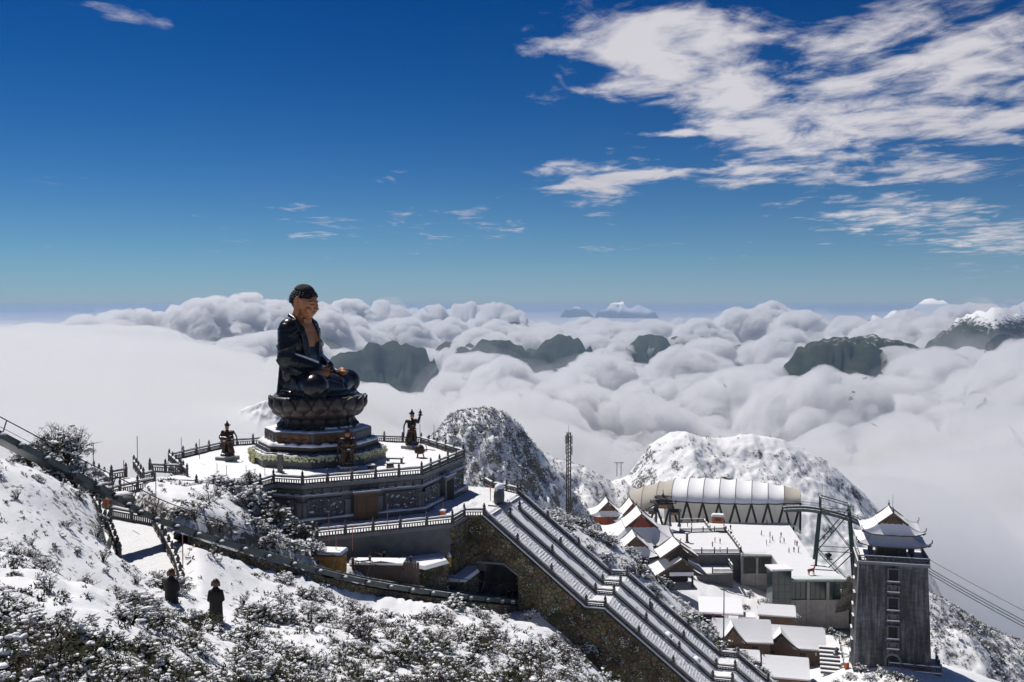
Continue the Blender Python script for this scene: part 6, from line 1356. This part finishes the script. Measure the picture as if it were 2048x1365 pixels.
# ---------------------------------------------------------------- masts
p = at(1137, 1030, 262); t = thing('telecom_mast', 'slim lattice telecom mast with antennas on the slope behind the stairway', 'mast', p)
for x, y_ in ((-.6, -.5), (.6, -.5), (0, .6)): MB().bar((x, y_, 0), (x * .75, y_ * .75, 22), .22).build('leg', M_eave, t)
b = MB()
for k in range(22): b.bar((-.6, -.5, k), (.55, -.48, k + 1), .08); b.bar((.6, -.5, k), (0, .55, k + 1), .08); b.bar((0, .6, k), (-.55, -.48, k + 1), .08)
tag(b.build('lattice', M_eave, t), kind='stuff')
for k, (x, y_, z_) in enumerate(((-.8, -.5, 20), (.8, -.5, 20), (0, .9, 20), (-.7, -.4, 17.4), (.8, -.3, 17.2))): MB().box((x, y_, z_), (.4, .3, 2.3)).build('antenna_panel', M_conc, t)
MB().tube([(0, 0, 21.5), (0, 0, 24)], .05).build('lightning_rod', M_pole, t)
p = at(1447, 1330, 160); t = thing('light_mast', 'tall thin grey lamp mast beside the great stairway', 'mast', p - Vector((0, 0, 1))); MB().lathe([(.14, 0), (.13, 6), (.08, 13.4)], 8).build('pole', M_pole, t); MB().box((0, 0, .1), (.6, .6, .4)).build('base', M_conc, t); MB().box((0, 0, 13.4), (1.1, .25, .18)).build('lamp_head', M_pole, t)
p = at(1238, 948, 430); t = thing('twin_pole_pylon', 'small twin pole power pylon on the saddle between the hills', 'pylon', p - Vector((0, 0, 1)))
for x in (-1, 1): MB().tube([(x * .9, 0, 0), (x * .9, 0, 6)], .16).build('pole', M_eave, t)
MB().box((0, 0, 5.8), (4.2, .2, .25)).build('crossarm', M_eave, t)
# ---------------------------------------------------------------- stepped path and small things by the houses
p, rz = place(1660, 1318, 232, .05); t = thing('stepped_path', 'snowy stone steps with a rail climbing between the houses and the tower', 'steps', p, rz)
sm = MB().box((0, 0, 0), (4.6, 1.0, .5)).mesh('step', M_stone); ssn = MB().box((0, 0, .32), (4.5, .9, .18)).mesh('step_snow', M_snowcap)
for k in range(7): o = link('step', sm, t, (0, 4.5 - k * 1.5, 1.0 - k * .45)); link('step_snow', ssn, o)
for s in (1,): MB().bar((2.6, 8, 3.2), (3.4, -9, -1.0), .3, .3).build('handrail', M_rail, t); [MB().box((2.6 + .8 * k / 6, 8 - 17 * k / 6, 2.2 - 4.2 * k / 6), (.3, .3, 2.2)).build('post', M_rail, t) for k in range(7)]
p = at(1693, 1334, 226); t = thing('orange_box', 'orange metal box on the snow beside the steps', 'box', p - Vector((0, 0, .4)), .2); MB().box((0, 0, .7), (1.0, .8, 1.4)).build('cabinet', M_orange, t); MB().box((0, 0, 1.48), (1.1, .9, .16)).build('snow_cap', M_snowcap, t)
p = at(1672, 1312, 230); t = thing('dark_statue', 'small dark seated statue under snow on the steps landing', 'statue', p, .4); b = MB(); b.ball((0, 0, .5), (.9, .7, .5), 10, 6); b.ball((.1, 0, 1.1), (.45, .45, .6), 10, 6); b.ball((.2, 0, 1.8), .28, 8, 6); me = remeshed(b, .08, 2); me.materials.append(M_stone); link('body', me, t)
# ---------------------------------------------------------------- plaza statues and visitors
def deer(label, px, py, z_, rz):
    p = atz(px, py, z_); t = thing('deer_statue', label, 'statue', p, rz); b = MB(); chain(b, [(-.8, 0, 1.5), (0, 0, 1.55), (.8, 0, 1.65)], .42, .45); chain(b, [(.9, 0, 1.8), (1.3, 0, 2.6)], .26, .2); chain(b, [(1.3, 0, 2.7), (1.8, 0, 2.6)], .2, .12)
    for x in (-.8, .8):
        for s in (-1, 1): chain(b, [(x, s * .25, 1.4), (x + .08, s * .25, .8), (x, s * .25, 0)], .17, .1)
    for s in (-1, 1): chain(b, [(1.2, s * .1, 2.9), (1.05, s * .4, 3.4), (1.3, s * .5, 3.8)], .07)
    me = remeshed(b, .09, 2); me.materials.append(M_redgable); link('body', me, t); MB().box((0, 0, .05), (2.4, 1.2, .1)).build('base', M_snowcap, t)
deer('reddish deer statue standing near the glass edge of the plaza', 1622, 1151, PZ, .3)
t = thing('bronze_urn', 'dark bronze urn on the plaza corner by the glass balustrade', 'urn', atz(1657, 1119, PZ)); MB().lathe([(.5, 0), (.6, .3), (.4, .6), (1.0, 1.2), (1.0, 1.6), (.4, 1.9), (.2, 2.4)], 12).build('bowl', M_bronze, t, True); MB().lathe([(1.2, 0), (1.2, .15)], 12).build('base', M_stone, t)
t = thing('stone_lantern_column', 'dark stone lantern column standing in the courtyard snow', 'lantern', atz(1374, 1086, PZ)); MB().box((0, 0, 1.5), (.8, .8, 3.0), None, .8).build('shaft', M_gable, t); MB().box((0, 0, 3.2), (1.3, 1.3, .3)).build('cap', M_stone, t); MB().box((0, 0, .2), (1.4, 1.4, .4)).build('base', M_stone, t)
# people: one body mesh, several coats
COATS = {'orange': (.55, .20, .03), 'red': (.42, .03, .03), 'white': (.7, .68, .66), 'black': (.02, .02, .025), 'yellow': (.55, .33, .04), 'beige': (.5, .38, .28), 'dark blue': (.03, .05, .12), 'pink': (.5, .08, .16)}
cm = {k: plain(k.replace(' ', '_') + '_coat', c, .8, 0, .15, 8) for k, c in COATS.items()}; M_trouser = plain('dark_trousers', (.03, .03, .035), .8); M_flesh = plain('skin', (.45, .27, .19), .6); M_hair = plain('black_hair', (.015, .012, .01), .5)
bodies = {}
def person_mesh(coat, pose):
    if (coat, pose) in bodies: return bodies[coat, pose]
    b = MB(); st_ = (.16, -.06) if pose == 1 else (.02, -.02)
    for s, f in ((1, st_[0]), (-1, st_[1])): chain(b, [(0, s * .1, .85), (f * .5 + .03, s * .1, .46), (f, s * .1, .06)], .1, .07); chain(b, [(f, s * .1, .05), (f + .14, s * .1, .04)], .06)
    chain(b, [(0, 0, .82), (0, 0, 1.15), (0, 0, 1.32)], .17, .17); 
    for s in (-1, 1): b.ball((0, s * .16, 1.36), .1, 8, 6); chain(b, [(0, s * .2, 1.36), (.02, s * .27, 1.1), (.14 if pose < 2 else .3, s * (.24 if pose < 2 else .12), .9 if pose < 2 else 1.25)], .07, .05)
    chain(b, [(0, 0, 1.4), (0, 0, 1.5)], .065); b.ball((.02, 0, 1.62), (.11, .095, .13), 10, 8); b.ball((-.02, 0, 1.66), (.12, .11, .12), 8, 6)
    me = remeshed(b, .045, 2); 
    for m_ in (cm[coat], M_trouser, M_flesh, M_hair): me.materials.append(m_)
    mi = [0 if .74 < p.center.z < 1.44 else (1 if p.center.z <= .74 else (3 if p.center.x < .02 or p.center.z > 1.70 else 2)) for p in me.polygons]; me.polygons.foreach_set('material_index', mi); bodies[coat, pose] = me; return me
V_ = [(1523, 1071, 'yellow', 1, 'person in a yellow coat walking alone on the open plaza'), (1540, 1074, 'white', 0, 'person in white standing beside the walker in red'), (1545, 1082, 'red', 1, 'person in a red coat walking with a group on the plaza'), (1540, 1086, 'white', 1, 'person in white walking behind the red coat'), (1533, 1091, 'beige', 0, 'person in a beige coat standing apart on the plaza'), (1560, 1086, 'white', 1, 'person in a white coat stepping through the plaza snow'), (1568, 1087, 'black', 0, 'person in black standing near the glass balustrade'), (1562, 1075, 'dark blue', 0, 'person in dark blue beyond the white coat'), (1578, 1106, 'white', 0, 'person in white at the plaza bend'), (1588, 1105, 'black', 2, 'person in black holding up a camera at the plaza bend'), (1597, 1106, 'beige', 2, 'person in beige being photographed near the glass edge'), (1590, 1090, 'black', 0, 'person in black leaning near the glass balustrade'), (1594, 1093, 'red', 0, 'person in red beside the glass balustrade'), (1534, 1050, 'pink', 1, 'person in a pink coat by the tensile pavilion'), (1461, 1060, 'black', 0, 'person in black standing by the kiosk'), (1425, 1094, 'orange', 2, 'person in an orange robe raising the arms in the courtyard'), (1430, 1085, 'orange', 0, 'person in orange crouched behind the orange robed visitor'), (1440, 1088, 'black', 0, 'dark figure standing in the middle of the courtyard'), (1375, 1054, 'orange', 0, 'person in orange near the ceremonial gate'), (1383, 1053, 'beige', 1, 'person in beige walking from the ceremonial gate'), (1440, 1104, 'dark blue', 0, 'person in dark blue by the front courtyard balustrade'), (1323, 1043, 'red', 0, 'person in red beneath the ceremonial gate'), (1478, 1099, 'black', 1, 'person in black on the steps between courtyard and plaza')]
for k, (px, py, co, po, lab) in enumerate(V_):
    p = atz(px, py, PZ + .08); o = link('person', person_mesh(co, po), None, p); o.rotation_euler = (0, 0, rnd.uniform(0, 6.28)); sc_ = rnd.uniform(.98, 1.1); o.scale = (sc_,) * 3; tag(o, lab, 'person', 'visitors on the plaza')
for (px, py, d, co, lab) in ((1632, 1318, 236, 'beige', 'person in beige standing at the corner of the timber house'), (1300, 1222, 138, 'dark blue', 'person in dark blue descending the near flight of the stairway')):
    p = at(px, py, d); o = link('person', person_mesh(co, 1), None, p); tag(o, lab, 'person', 'visitors among the buildings')
# ---------------------------------------------------------------- shrubs
M_leaf = plain('olive_leaves', (.030, .033, .013), .8, 0, .6, 1.3, 0, .12); M_leaf2 = plain('brown_green_leaves', (.050, .035, .017), .8, 0, .6, 1.3, 0, .12); M_twig = plain('brown_twig', (.060, .038, .024), .8, 0, .4, 2.0)
M_softsnow = plain('shrub_snow', SNOW, .7, 0, .03, 2.0, 0, .2)
r2 = random.Random(5)
def shrub_meshes(seed, leafy=1.0, snowy=1.0, bare=False, n_cl=46):
    q = random.Random(seed); st = MB(); lf = MB(); sn_ = MB(); tips = []
    for k in range(14 if not bare else 30):
        a = q.uniform(0, 2 * PI); el_ = q.uniform(.45, 1.45); L_ = q.uniform(.6, 1.0) * (1.25 if bare else 1); d = Vector((math.cos(a) * math.cos(el_), math.sin(a) * math.cos(el_), math.sin(el_)))
        mid = d * L_ * .5 + Vector((q.uniform(-.1, .1), q.uniform(-.1, .1), .03)); tip = d * L_ + Vector((q.uniform(-.15, .15), q.uniform(-.15, .15), q.uniform(-.1, .1)))
        st.tube([(0, 0, -.3), mid, tip], [.035, .02, .007] if not bare else [.022, .013, .005], 3); tips += [mid, tip, mid.lerp(tip, .5)]
        for j in range(2 if not bare else 4):
            t2 = mid.lerp(tip, q.random()) ; e2 = t2 + Vector((q.uniform(-.3, .3), q.uniform(-.3, .3), q.uniform(-.05, .3))); st.tube([t2, e2], [.012, .004], 3); tips.append(e2)
    for k in range(int(n_cl * leafy)):
        if k < len(tips): c = tips[k]
        else:
            a = q.uniform(0, 2 * PI); el_ = math.asin(q.uniform(.02, 1)); R = q.uniform(.6, 1.0); c = Vector((math.cos(a) * math.cos(el_) * R, math.sin(a) * math.cos(el_) * R, math.sin(el_) * R * .85))
        c = c * q.uniform(.85, 1.05); 
        for j in range(15):
            a = q.uniform(0, 2 * PI); up = q.uniform(-.5, .7); d = Vector((math.cos(a), math.sin(a), up)).normalized(); s_ = d.cross(Vector((0, 0, 1))).normalized(); ln = q.uniform(.055, .105); w_ = q.uniform(.015, .027); o_ = c + Vector((q.uniform(-.06, .06), q.uniform(-.06, .06), q.uniform(-.06, .06)))
            lf.raw([o_, o_ + d * ln * .5 + s_ * w_, o_ + d * ln, o_ + d * ln * .5 - s_ * w_], [(0, 1, 2, 3)])
        if q.random() < .6 * snowy * (.35 + max(0, c.z)):
            for j in range(q.choice((1, 2, 3))):
                r = q.uniform(.026, .075) * (1.35 if q.random() < .16 else 1); n0 = len(sn_.v); sn_.ball(c + Vector((q.uniform(-.09, .09), q.uniform(-.09, .09), q.uniform(.0, .06))), (r * q.uniform(.7, 1.7), r * q.uniform(.7, 1.7), r * q.uniform(.5, .9)), 5, 4)
                for i_ in range(n0, len(sn_.v)): x_, y_, z_ = sn_.v[i_]; sn_.v[i_] = (x_ + q.uniform(-.3, .3) * r, y_ + q.uniform(-.3, .3) * r, z_ + q.uniform(-.3, .3) * r)
    if bare and not sn_.v: sn_.ball((0, 0, 0), .05, 5, 4)
    return st.mesh('stems', M_twig), lf.mesh('foliage', M_leaf if seed % 2 else M_leaf2), sn_.mesh('snow', M_softsnow, True)
VAR = [shrub_meshes(100 + k, 1.0, (1.7, .8, 1.25, .35, 1.5, .6)[k], False, (190, 210, 180, 220, 190, 200)[k]) for k in range(6)] + [shrub_meshes(200, .6, .8, True, 80), shrub_meshes(201, .4, .6, True, 70)]
ADJ = ['heavily snow laden shrub', 'dark green shrub dusted with snow', 'rounded snowy shrub', 'dark leafy shrub with little snow', 'snow capped green shrub', 'scrubby half snowed shrub', 'bare brown twiggy bush', 'thin bare twiggy bush']
NS = 0
def shrub(p, size, vi, where, rz=None):
    global NS
    NS += 1; t = thing('snowy_shrub' if vi < 6 else 'bare_bush', ADJ[vi] + ' ' + where, 'shrub', p, r2.uniform(0, 6.28), 'shrubs ' + where)
    t.scale = (size * r2.uniform(.9, 1.25), size * r2.uniform(.9, 1.25), size * r2.uniform(.75, 1.0))
    for nm, me in zip(('stems', 'foliage', 'snow'), VAR[vi]): tag(link(nm, me, t), kind='stuff')
    return t
# explicit bushes that stand out in the photograph: px, py of the foot, distance, radius, variant
for (px, py, d, s, v_) in [(90, 925, 92, 2.6, 3), (135, 915, 91, 2.6, 1), (60, 930, 90, 2.0, 5), (150, 965, 93, 2.6, 2), (175, 1000, 95, 2.2, 3), (115, 960, 90, 2.2, 4), (110, 900, 93, 2.2, 7), (150, 905, 92, 2.0, 7)]:
    shrub(at(px, py, d), s, v_, 'behind the upper end of the funicular beam')
for (px, py, d, s, v_) in [(470, 985, 120, 2.3, 0), (500, 1010, 118, 2.4, 4), (450, 1015, 116, 2.0, 1), (540, 1040, 117, 2.5, 3), (575, 1065, 117, 2.2, 1), (520, 1070, 113, 2.2, 2), (480, 1050, 112, 1.9, 5), (610, 1075, 117, 1.9, 3), (590, 1100, 113, 1.8, 0), (545, 1090, 111, 1.8, 4), (430, 975, 120, 1.8, 2), (415, 1010, 112, 1.6, 7), (500, 965, 121, 1.6, 3), (630, 1105, 115, 1.5, 0), (560, 1035, 121, 1.8, 1), (390, 1035, 104, 1.4, 7), (440, 1060, 106, 1.5, 6)]:
    shrub(at(px, py, d), s, v_, 'against the podium below the balustrade')
for (px, py, d, s, v_) in [(1112, 1262, 134, 1.5, 2), (1185, 1305, 131, 1.6, 4), (1238, 1330, 130, 1.2, 6), (1165, 1335, 126, 1.4, 3), (1060, 1235, 131, 1.3, 0), (1150, 1300, 130, 1.0, 7)]:
    shrub(at(px, py, d), s, v_, 'at the foot of the rubble wall')
for (px, py, d, s, v_) in [(1560, 1222, 268, 1.8, 1), (1530, 1205, 272, 1.7, 4), (1500, 1192, 272, 1.8, 2), (1490, 1216, 265, 1.6, 3), (1588, 1234, 270, 1.7, 0), (1660, 1264, 255, 1.8, 3), (1682, 1277, 250, 2.0, 1), (1702, 1292, 242, 2.0, 3), (1722, 1340, 213, 1.8, 1), (1762, 1350, 212, 1.9, 2), (1795, 1356, 211, 1.8, 3), (1742, 1360, 210, 1.8, 0), (1700, 1356, 212, 1.6, 4), (1820, 1362, 210, 1.6, 1), (1675, 1370, 208, 1.6, 5), (1780, 1368, 208, 1.7, 4), (1710, 1312, 232, 1.4, 5)]:
    shrub(at(px, py, d) - Vector((0, 0, .3)), s, v_, 'between the houses and the stone tower')
ca, sa = math.cos(AX), math.sin(AX)
def blocked(x, y):
    lx = (x - C0.x) * ca + (y - C0.y) * sa; ly = -(x - C0.x) * sa + (y - C0.y) * ca
    if max(abs(lx), abs(ly)) < 23 and abs(lx) + abs(ly) < 31: return True
    if 8 < lx < 31 and -38 < ly < 10: return True
    if lx > 28 and abs(ly) < 9.6: return True
    if 24 < lx < 40 and -17 < ly < -8: return True
    if float(_seg_d(np.array([x]), np.array([y]), PATH)[0]) < 3.4: return True
    return min((p.x - x) ** 2 + (p.y - y) ** 2 for p in TRS) < 2.3 ** 2
def dens(px, py):
    if 398 < px < 472 and 1140 < py < 1335: return 0.0
    # how thickly the slope is overgrown, by eye from the photograph
    if py > 1290 and px < 1180: return 1.0
    if px < 140 and 1180 < py: return .8
    if 90 < px < 230 and 1150 < py < 1270: return .05
    if px < 260 and py < 1180: return .34
    if 1020 < px < 1200 and 1205 < py < 1345: return .12
    if 500 < px < 1000 and py > 1190: return .8
    if 370 < px < 640 and 1090 < py < 1200: return .35
    if px > 1060 and py < 1345: return .85
    return .6
def pix(p): 
    d = p.dot(_F); return 1024 + F_PX * p.x / d, 682.5 - F_PX * p.dot(_U) / d
cand = []
while len(cand) < 2600:
    i = r2.randrange(97, 306); j = r2.randrange(48, 402); x, y, z_ = GX[i, j], GY[i, j], GZ[i, j]
    p = Vector((x, y, z_)); px, py = pix(p)
    if not (-60 < px < 2100 and 880 < py < 1420) or r2.random() > dens(px, py) or blocked(x, y): continue
    if y > 196 or (x > 44 and y > 168) or (px > 1060 and y > 130): continue
    cand.append((p, px, py))
extra = 0
while extra < 110:
    i = r2.randrange(260, 300); j = r2.randrange(232, 380); p = Vector((GX[i, j], GY[i, j], GZ[i, j])); px, py = pix(p)
    if 1090 < px < 1560 and py < 1400 and p.y > 142 and p.y < 195 and not blocked(p.x, p.y): cand.insert(0, (p, px, py)); extra += 1
placed = []
def clear(p, r): return all((p.x - q.x) ** 2 + (p.y - q.y) ** 2 > (.48 * (r + s)) ** 2 for q, s in placed)
for (p, px, py) in cand:
    d = p.y
    if NS >= 298: break
    s = r2.uniform(.75, 1.6) * (1.05 if d < 50 else 1.15 if d < 110 else 1.4)
    if px < 260 and py < 1180: s *= .5
    if not clear(p, s): continue
    placed.append((p, s)); where = 'on the slope beyond the great stairway' if px > 1060 and d > 135 else ('in the foreground scrub' if d < 58 else ('on the slope below the funicular track' if px > 380 else 'around the footpath and monk statues'))
    shrub(p - Vector((0, 0, .12)), s, r2.choice((1, 3, 5, 3, 1, 3, 6, 7, 6, 3) if py > 1270 else ((0, 1, 2, 3, 4, 5, 1, 3, 6) if d < 100 else (0, 1, 2, 3, 4, 5, 2, 0))), where)
# the rest of the thicket, joined
lo = [shrub_meshes(300 + k, 1.0, (1.0, .5, .8)[k], False, 32) for k in range(3)]
def arr(me): 
    v_ = np.empty(len(me.vertices) * 3, np.float32); me.vertices.foreach_get('co', v_); return v_.reshape(-1, 3), [tuple(p.vertices) for p in me.polygons]
lo = [[arr(me) for me in q] for q in lo]; vv = []; ff = []; mi = []; o = 0; n_ = 0
for (p, px, py) in cand:
    s = r2.uniform(.5, 1.1) * (1.0 if p.y < 70 else 1.4)
    if n_ >= 240 or not all((p.x - q.x) ** 2 + (p.y - q.y) ** 2 > (.42 * (s + t_)) ** 2 for q, t_ in placed): continue
    placed.append((p, s)); n_ += 1; a_ = r2.uniform(0, 6.28); R_ = np.array([[math.cos(a_), -math.sin(a_), 0], [math.sin(a_), math.cos(a_), 0], [0, 0, 1]])
    for k, (v_, f_) in enumerate(lo[r2.randrange(3)]): vv.append((v_ * s * np.array([1, 1, .9])) @ R_.T + np.array(p)); ff += [tuple(i + o for i in f) for f in f_]; mi += [k] * len(f_); o += len(v_)
me = bpy.data.meshes.new('undergrowth'); me.from_pydata(np.vstack(vv).tolist(), [], ff); [me.materials.append(m_) for m_ in (M_twig, M_leaf, M_softsnow)]; me.polygons.foreach_set('material_index', mi); me.update(); tag(link('undergrowth', me), 'tangled snow dusted undergrowth between the larger shrubs', kind='stuff')
# low tufts: far too many to count, one mesh per stretch of slope
def tufts(name, pts, sizes, label, snow_p=.75, nleaf=16):
    lf = []; ff = []; mi = []; o = 0; bl = MB(); bl.ball((0, 0, 0), (1, 1, .7), 5, 3); bv = np.array(bl.v); bf = bl.f
    for (p, s) in zip(pts, sizes):
        for j in range(nleaf):
            a = r2.uniform(0, 6.28); up = r2.uniform(.0, 1.4); d = Vector((math.cos(a), math.sin(a), up)).normalized() * s * r2.uniform(.4, .8); w_ = Vector((-math.sin(a), math.cos(a), 0)) * s * .09; b0 = Vector(p) + Vector((r2.uniform(-.35, .35) * s, r2.uniform(-.35, .35) * s, r2.uniform(-.1, .3) * s))
            lf += [tuple(b0), tuple(b0 + d * .5 + w_), tuple(b0 + d), tuple(b0 + d * .5 - w_)]; ff.append((o, o + 1, o + 2, o + 3)); mi.append(0 if r2.random() < .6 else 2); o += 4
        if r2.random() < snow_p:
            for _ in range(r2.choice((1, 2, 3))):
                k = bv * (1 + r2.uniform(-.35, .35)) * s * r2.uniform(.10, .26) * np.array([r2.uniform(.6, 1.6), r2.uniform(.6, 1.6), 1.0]) + np.array(p) + np.array([r2.uniform(-.3, .3) * s, r2.uniform(-.3, .3) * s, s * r2.uniform(.2, .7)]); lf += [tuple(q) for q in k]; ff += [tuple(i + o for i in f) for f in bf]; mi += [1] * len(bf); o += len(bv)
    me = bpy.data.meshes.new(name); me.from_pydata(lf, [], ff); [me.materials.append(m_) for m_ in (M_leaf, M_softsnow, M_leaf2)]; me.polygons.foreach_set('material_index', mi); me.update()
    return tag(link(name, me), label, kind='stuff')
pts = []; szs = []; tries = 0
while len(pts) < 5600 and tries < 40000:
    tries += 1; i = r2.randrange(80, 312); j = r2.randrange(40, 410); x, y, z_ = GX[i, j], GY[i, j], GZ[i, j]; p = Vector((x, y, z_)); px, py = pix(p)
    if not (-60 < px < 2100 and 860 < py < 1420) or r2.random() > dens(px, py) * .9 + .08 or blocked(x, y) or y > 250 or (x > 44 and y > 185) or (x > 36 and y > 215): continue
    pts.append((x, y, z_ - .05)); szs.append(r2.uniform(.22, .5) * (1 if y < 90 else 1.6))
tufts('low_scrub', pts, szs, 'low snow dusted scrub covering the slopes')
def hill_tufts(name, H, n, label, smin, smax, prob):
    o, X, Y, Z = H; pts = []; szs = []
    while len(pts) < n:
        i = r2.randrange(0, int(X.shape[0] * .8)); j = r2.randrange(X.shape[1]); c = vfbm(np.array([X[i, j] / 14]), np.array([Y[i, j] / 14]), 3, 71)[0]
        if r2.random() > prob + c * 2: continue
        ppx, ppy = pix(Vector((X[i, j], Y[i, j], Z[i, j])))
        if not (0 < ppx < 2060 and 780 < ppy < 1375) or (name == 'hill_scrub' and (ppx < 820 or ppy > 1060)): continue
        pts.append((X[i, j], Y[i, j], Z[i, j])); szs.append(r2.uniform(smin, smax))
    tufts(name, pts, szs, label, .35, 9)
hill_tufts('hill_scrub', hm, 5200, 'dark scrub speckled with snow on the rocky hill', .4, 1.1, .6)
hill_tufts('saddle_scrub', hb2, 2500, 'brown scrub on the saddle between the hills', .4, 1.2, .6)
hill_tufts('slope_scrub', hs, 2600, 'scrub poking through snow beyond the stone tower', .5, 1.1, .4)
hill_tufts('snow_hill_scrub', hr_, 900, 'sparse scrub on the white snow hill', .6, 1.3, .25)
# ---------------------------------------------------------------- the air
HZ = MB(); HZ.box((0, 0, -790), (126000, 126000, 1640))
hz = HZ.build('haze', vol_mat('air', 4.8e-5, (.39, .54, .76), .2)); tag(hz, kind='stuff', label='thin blue air over the whole view')
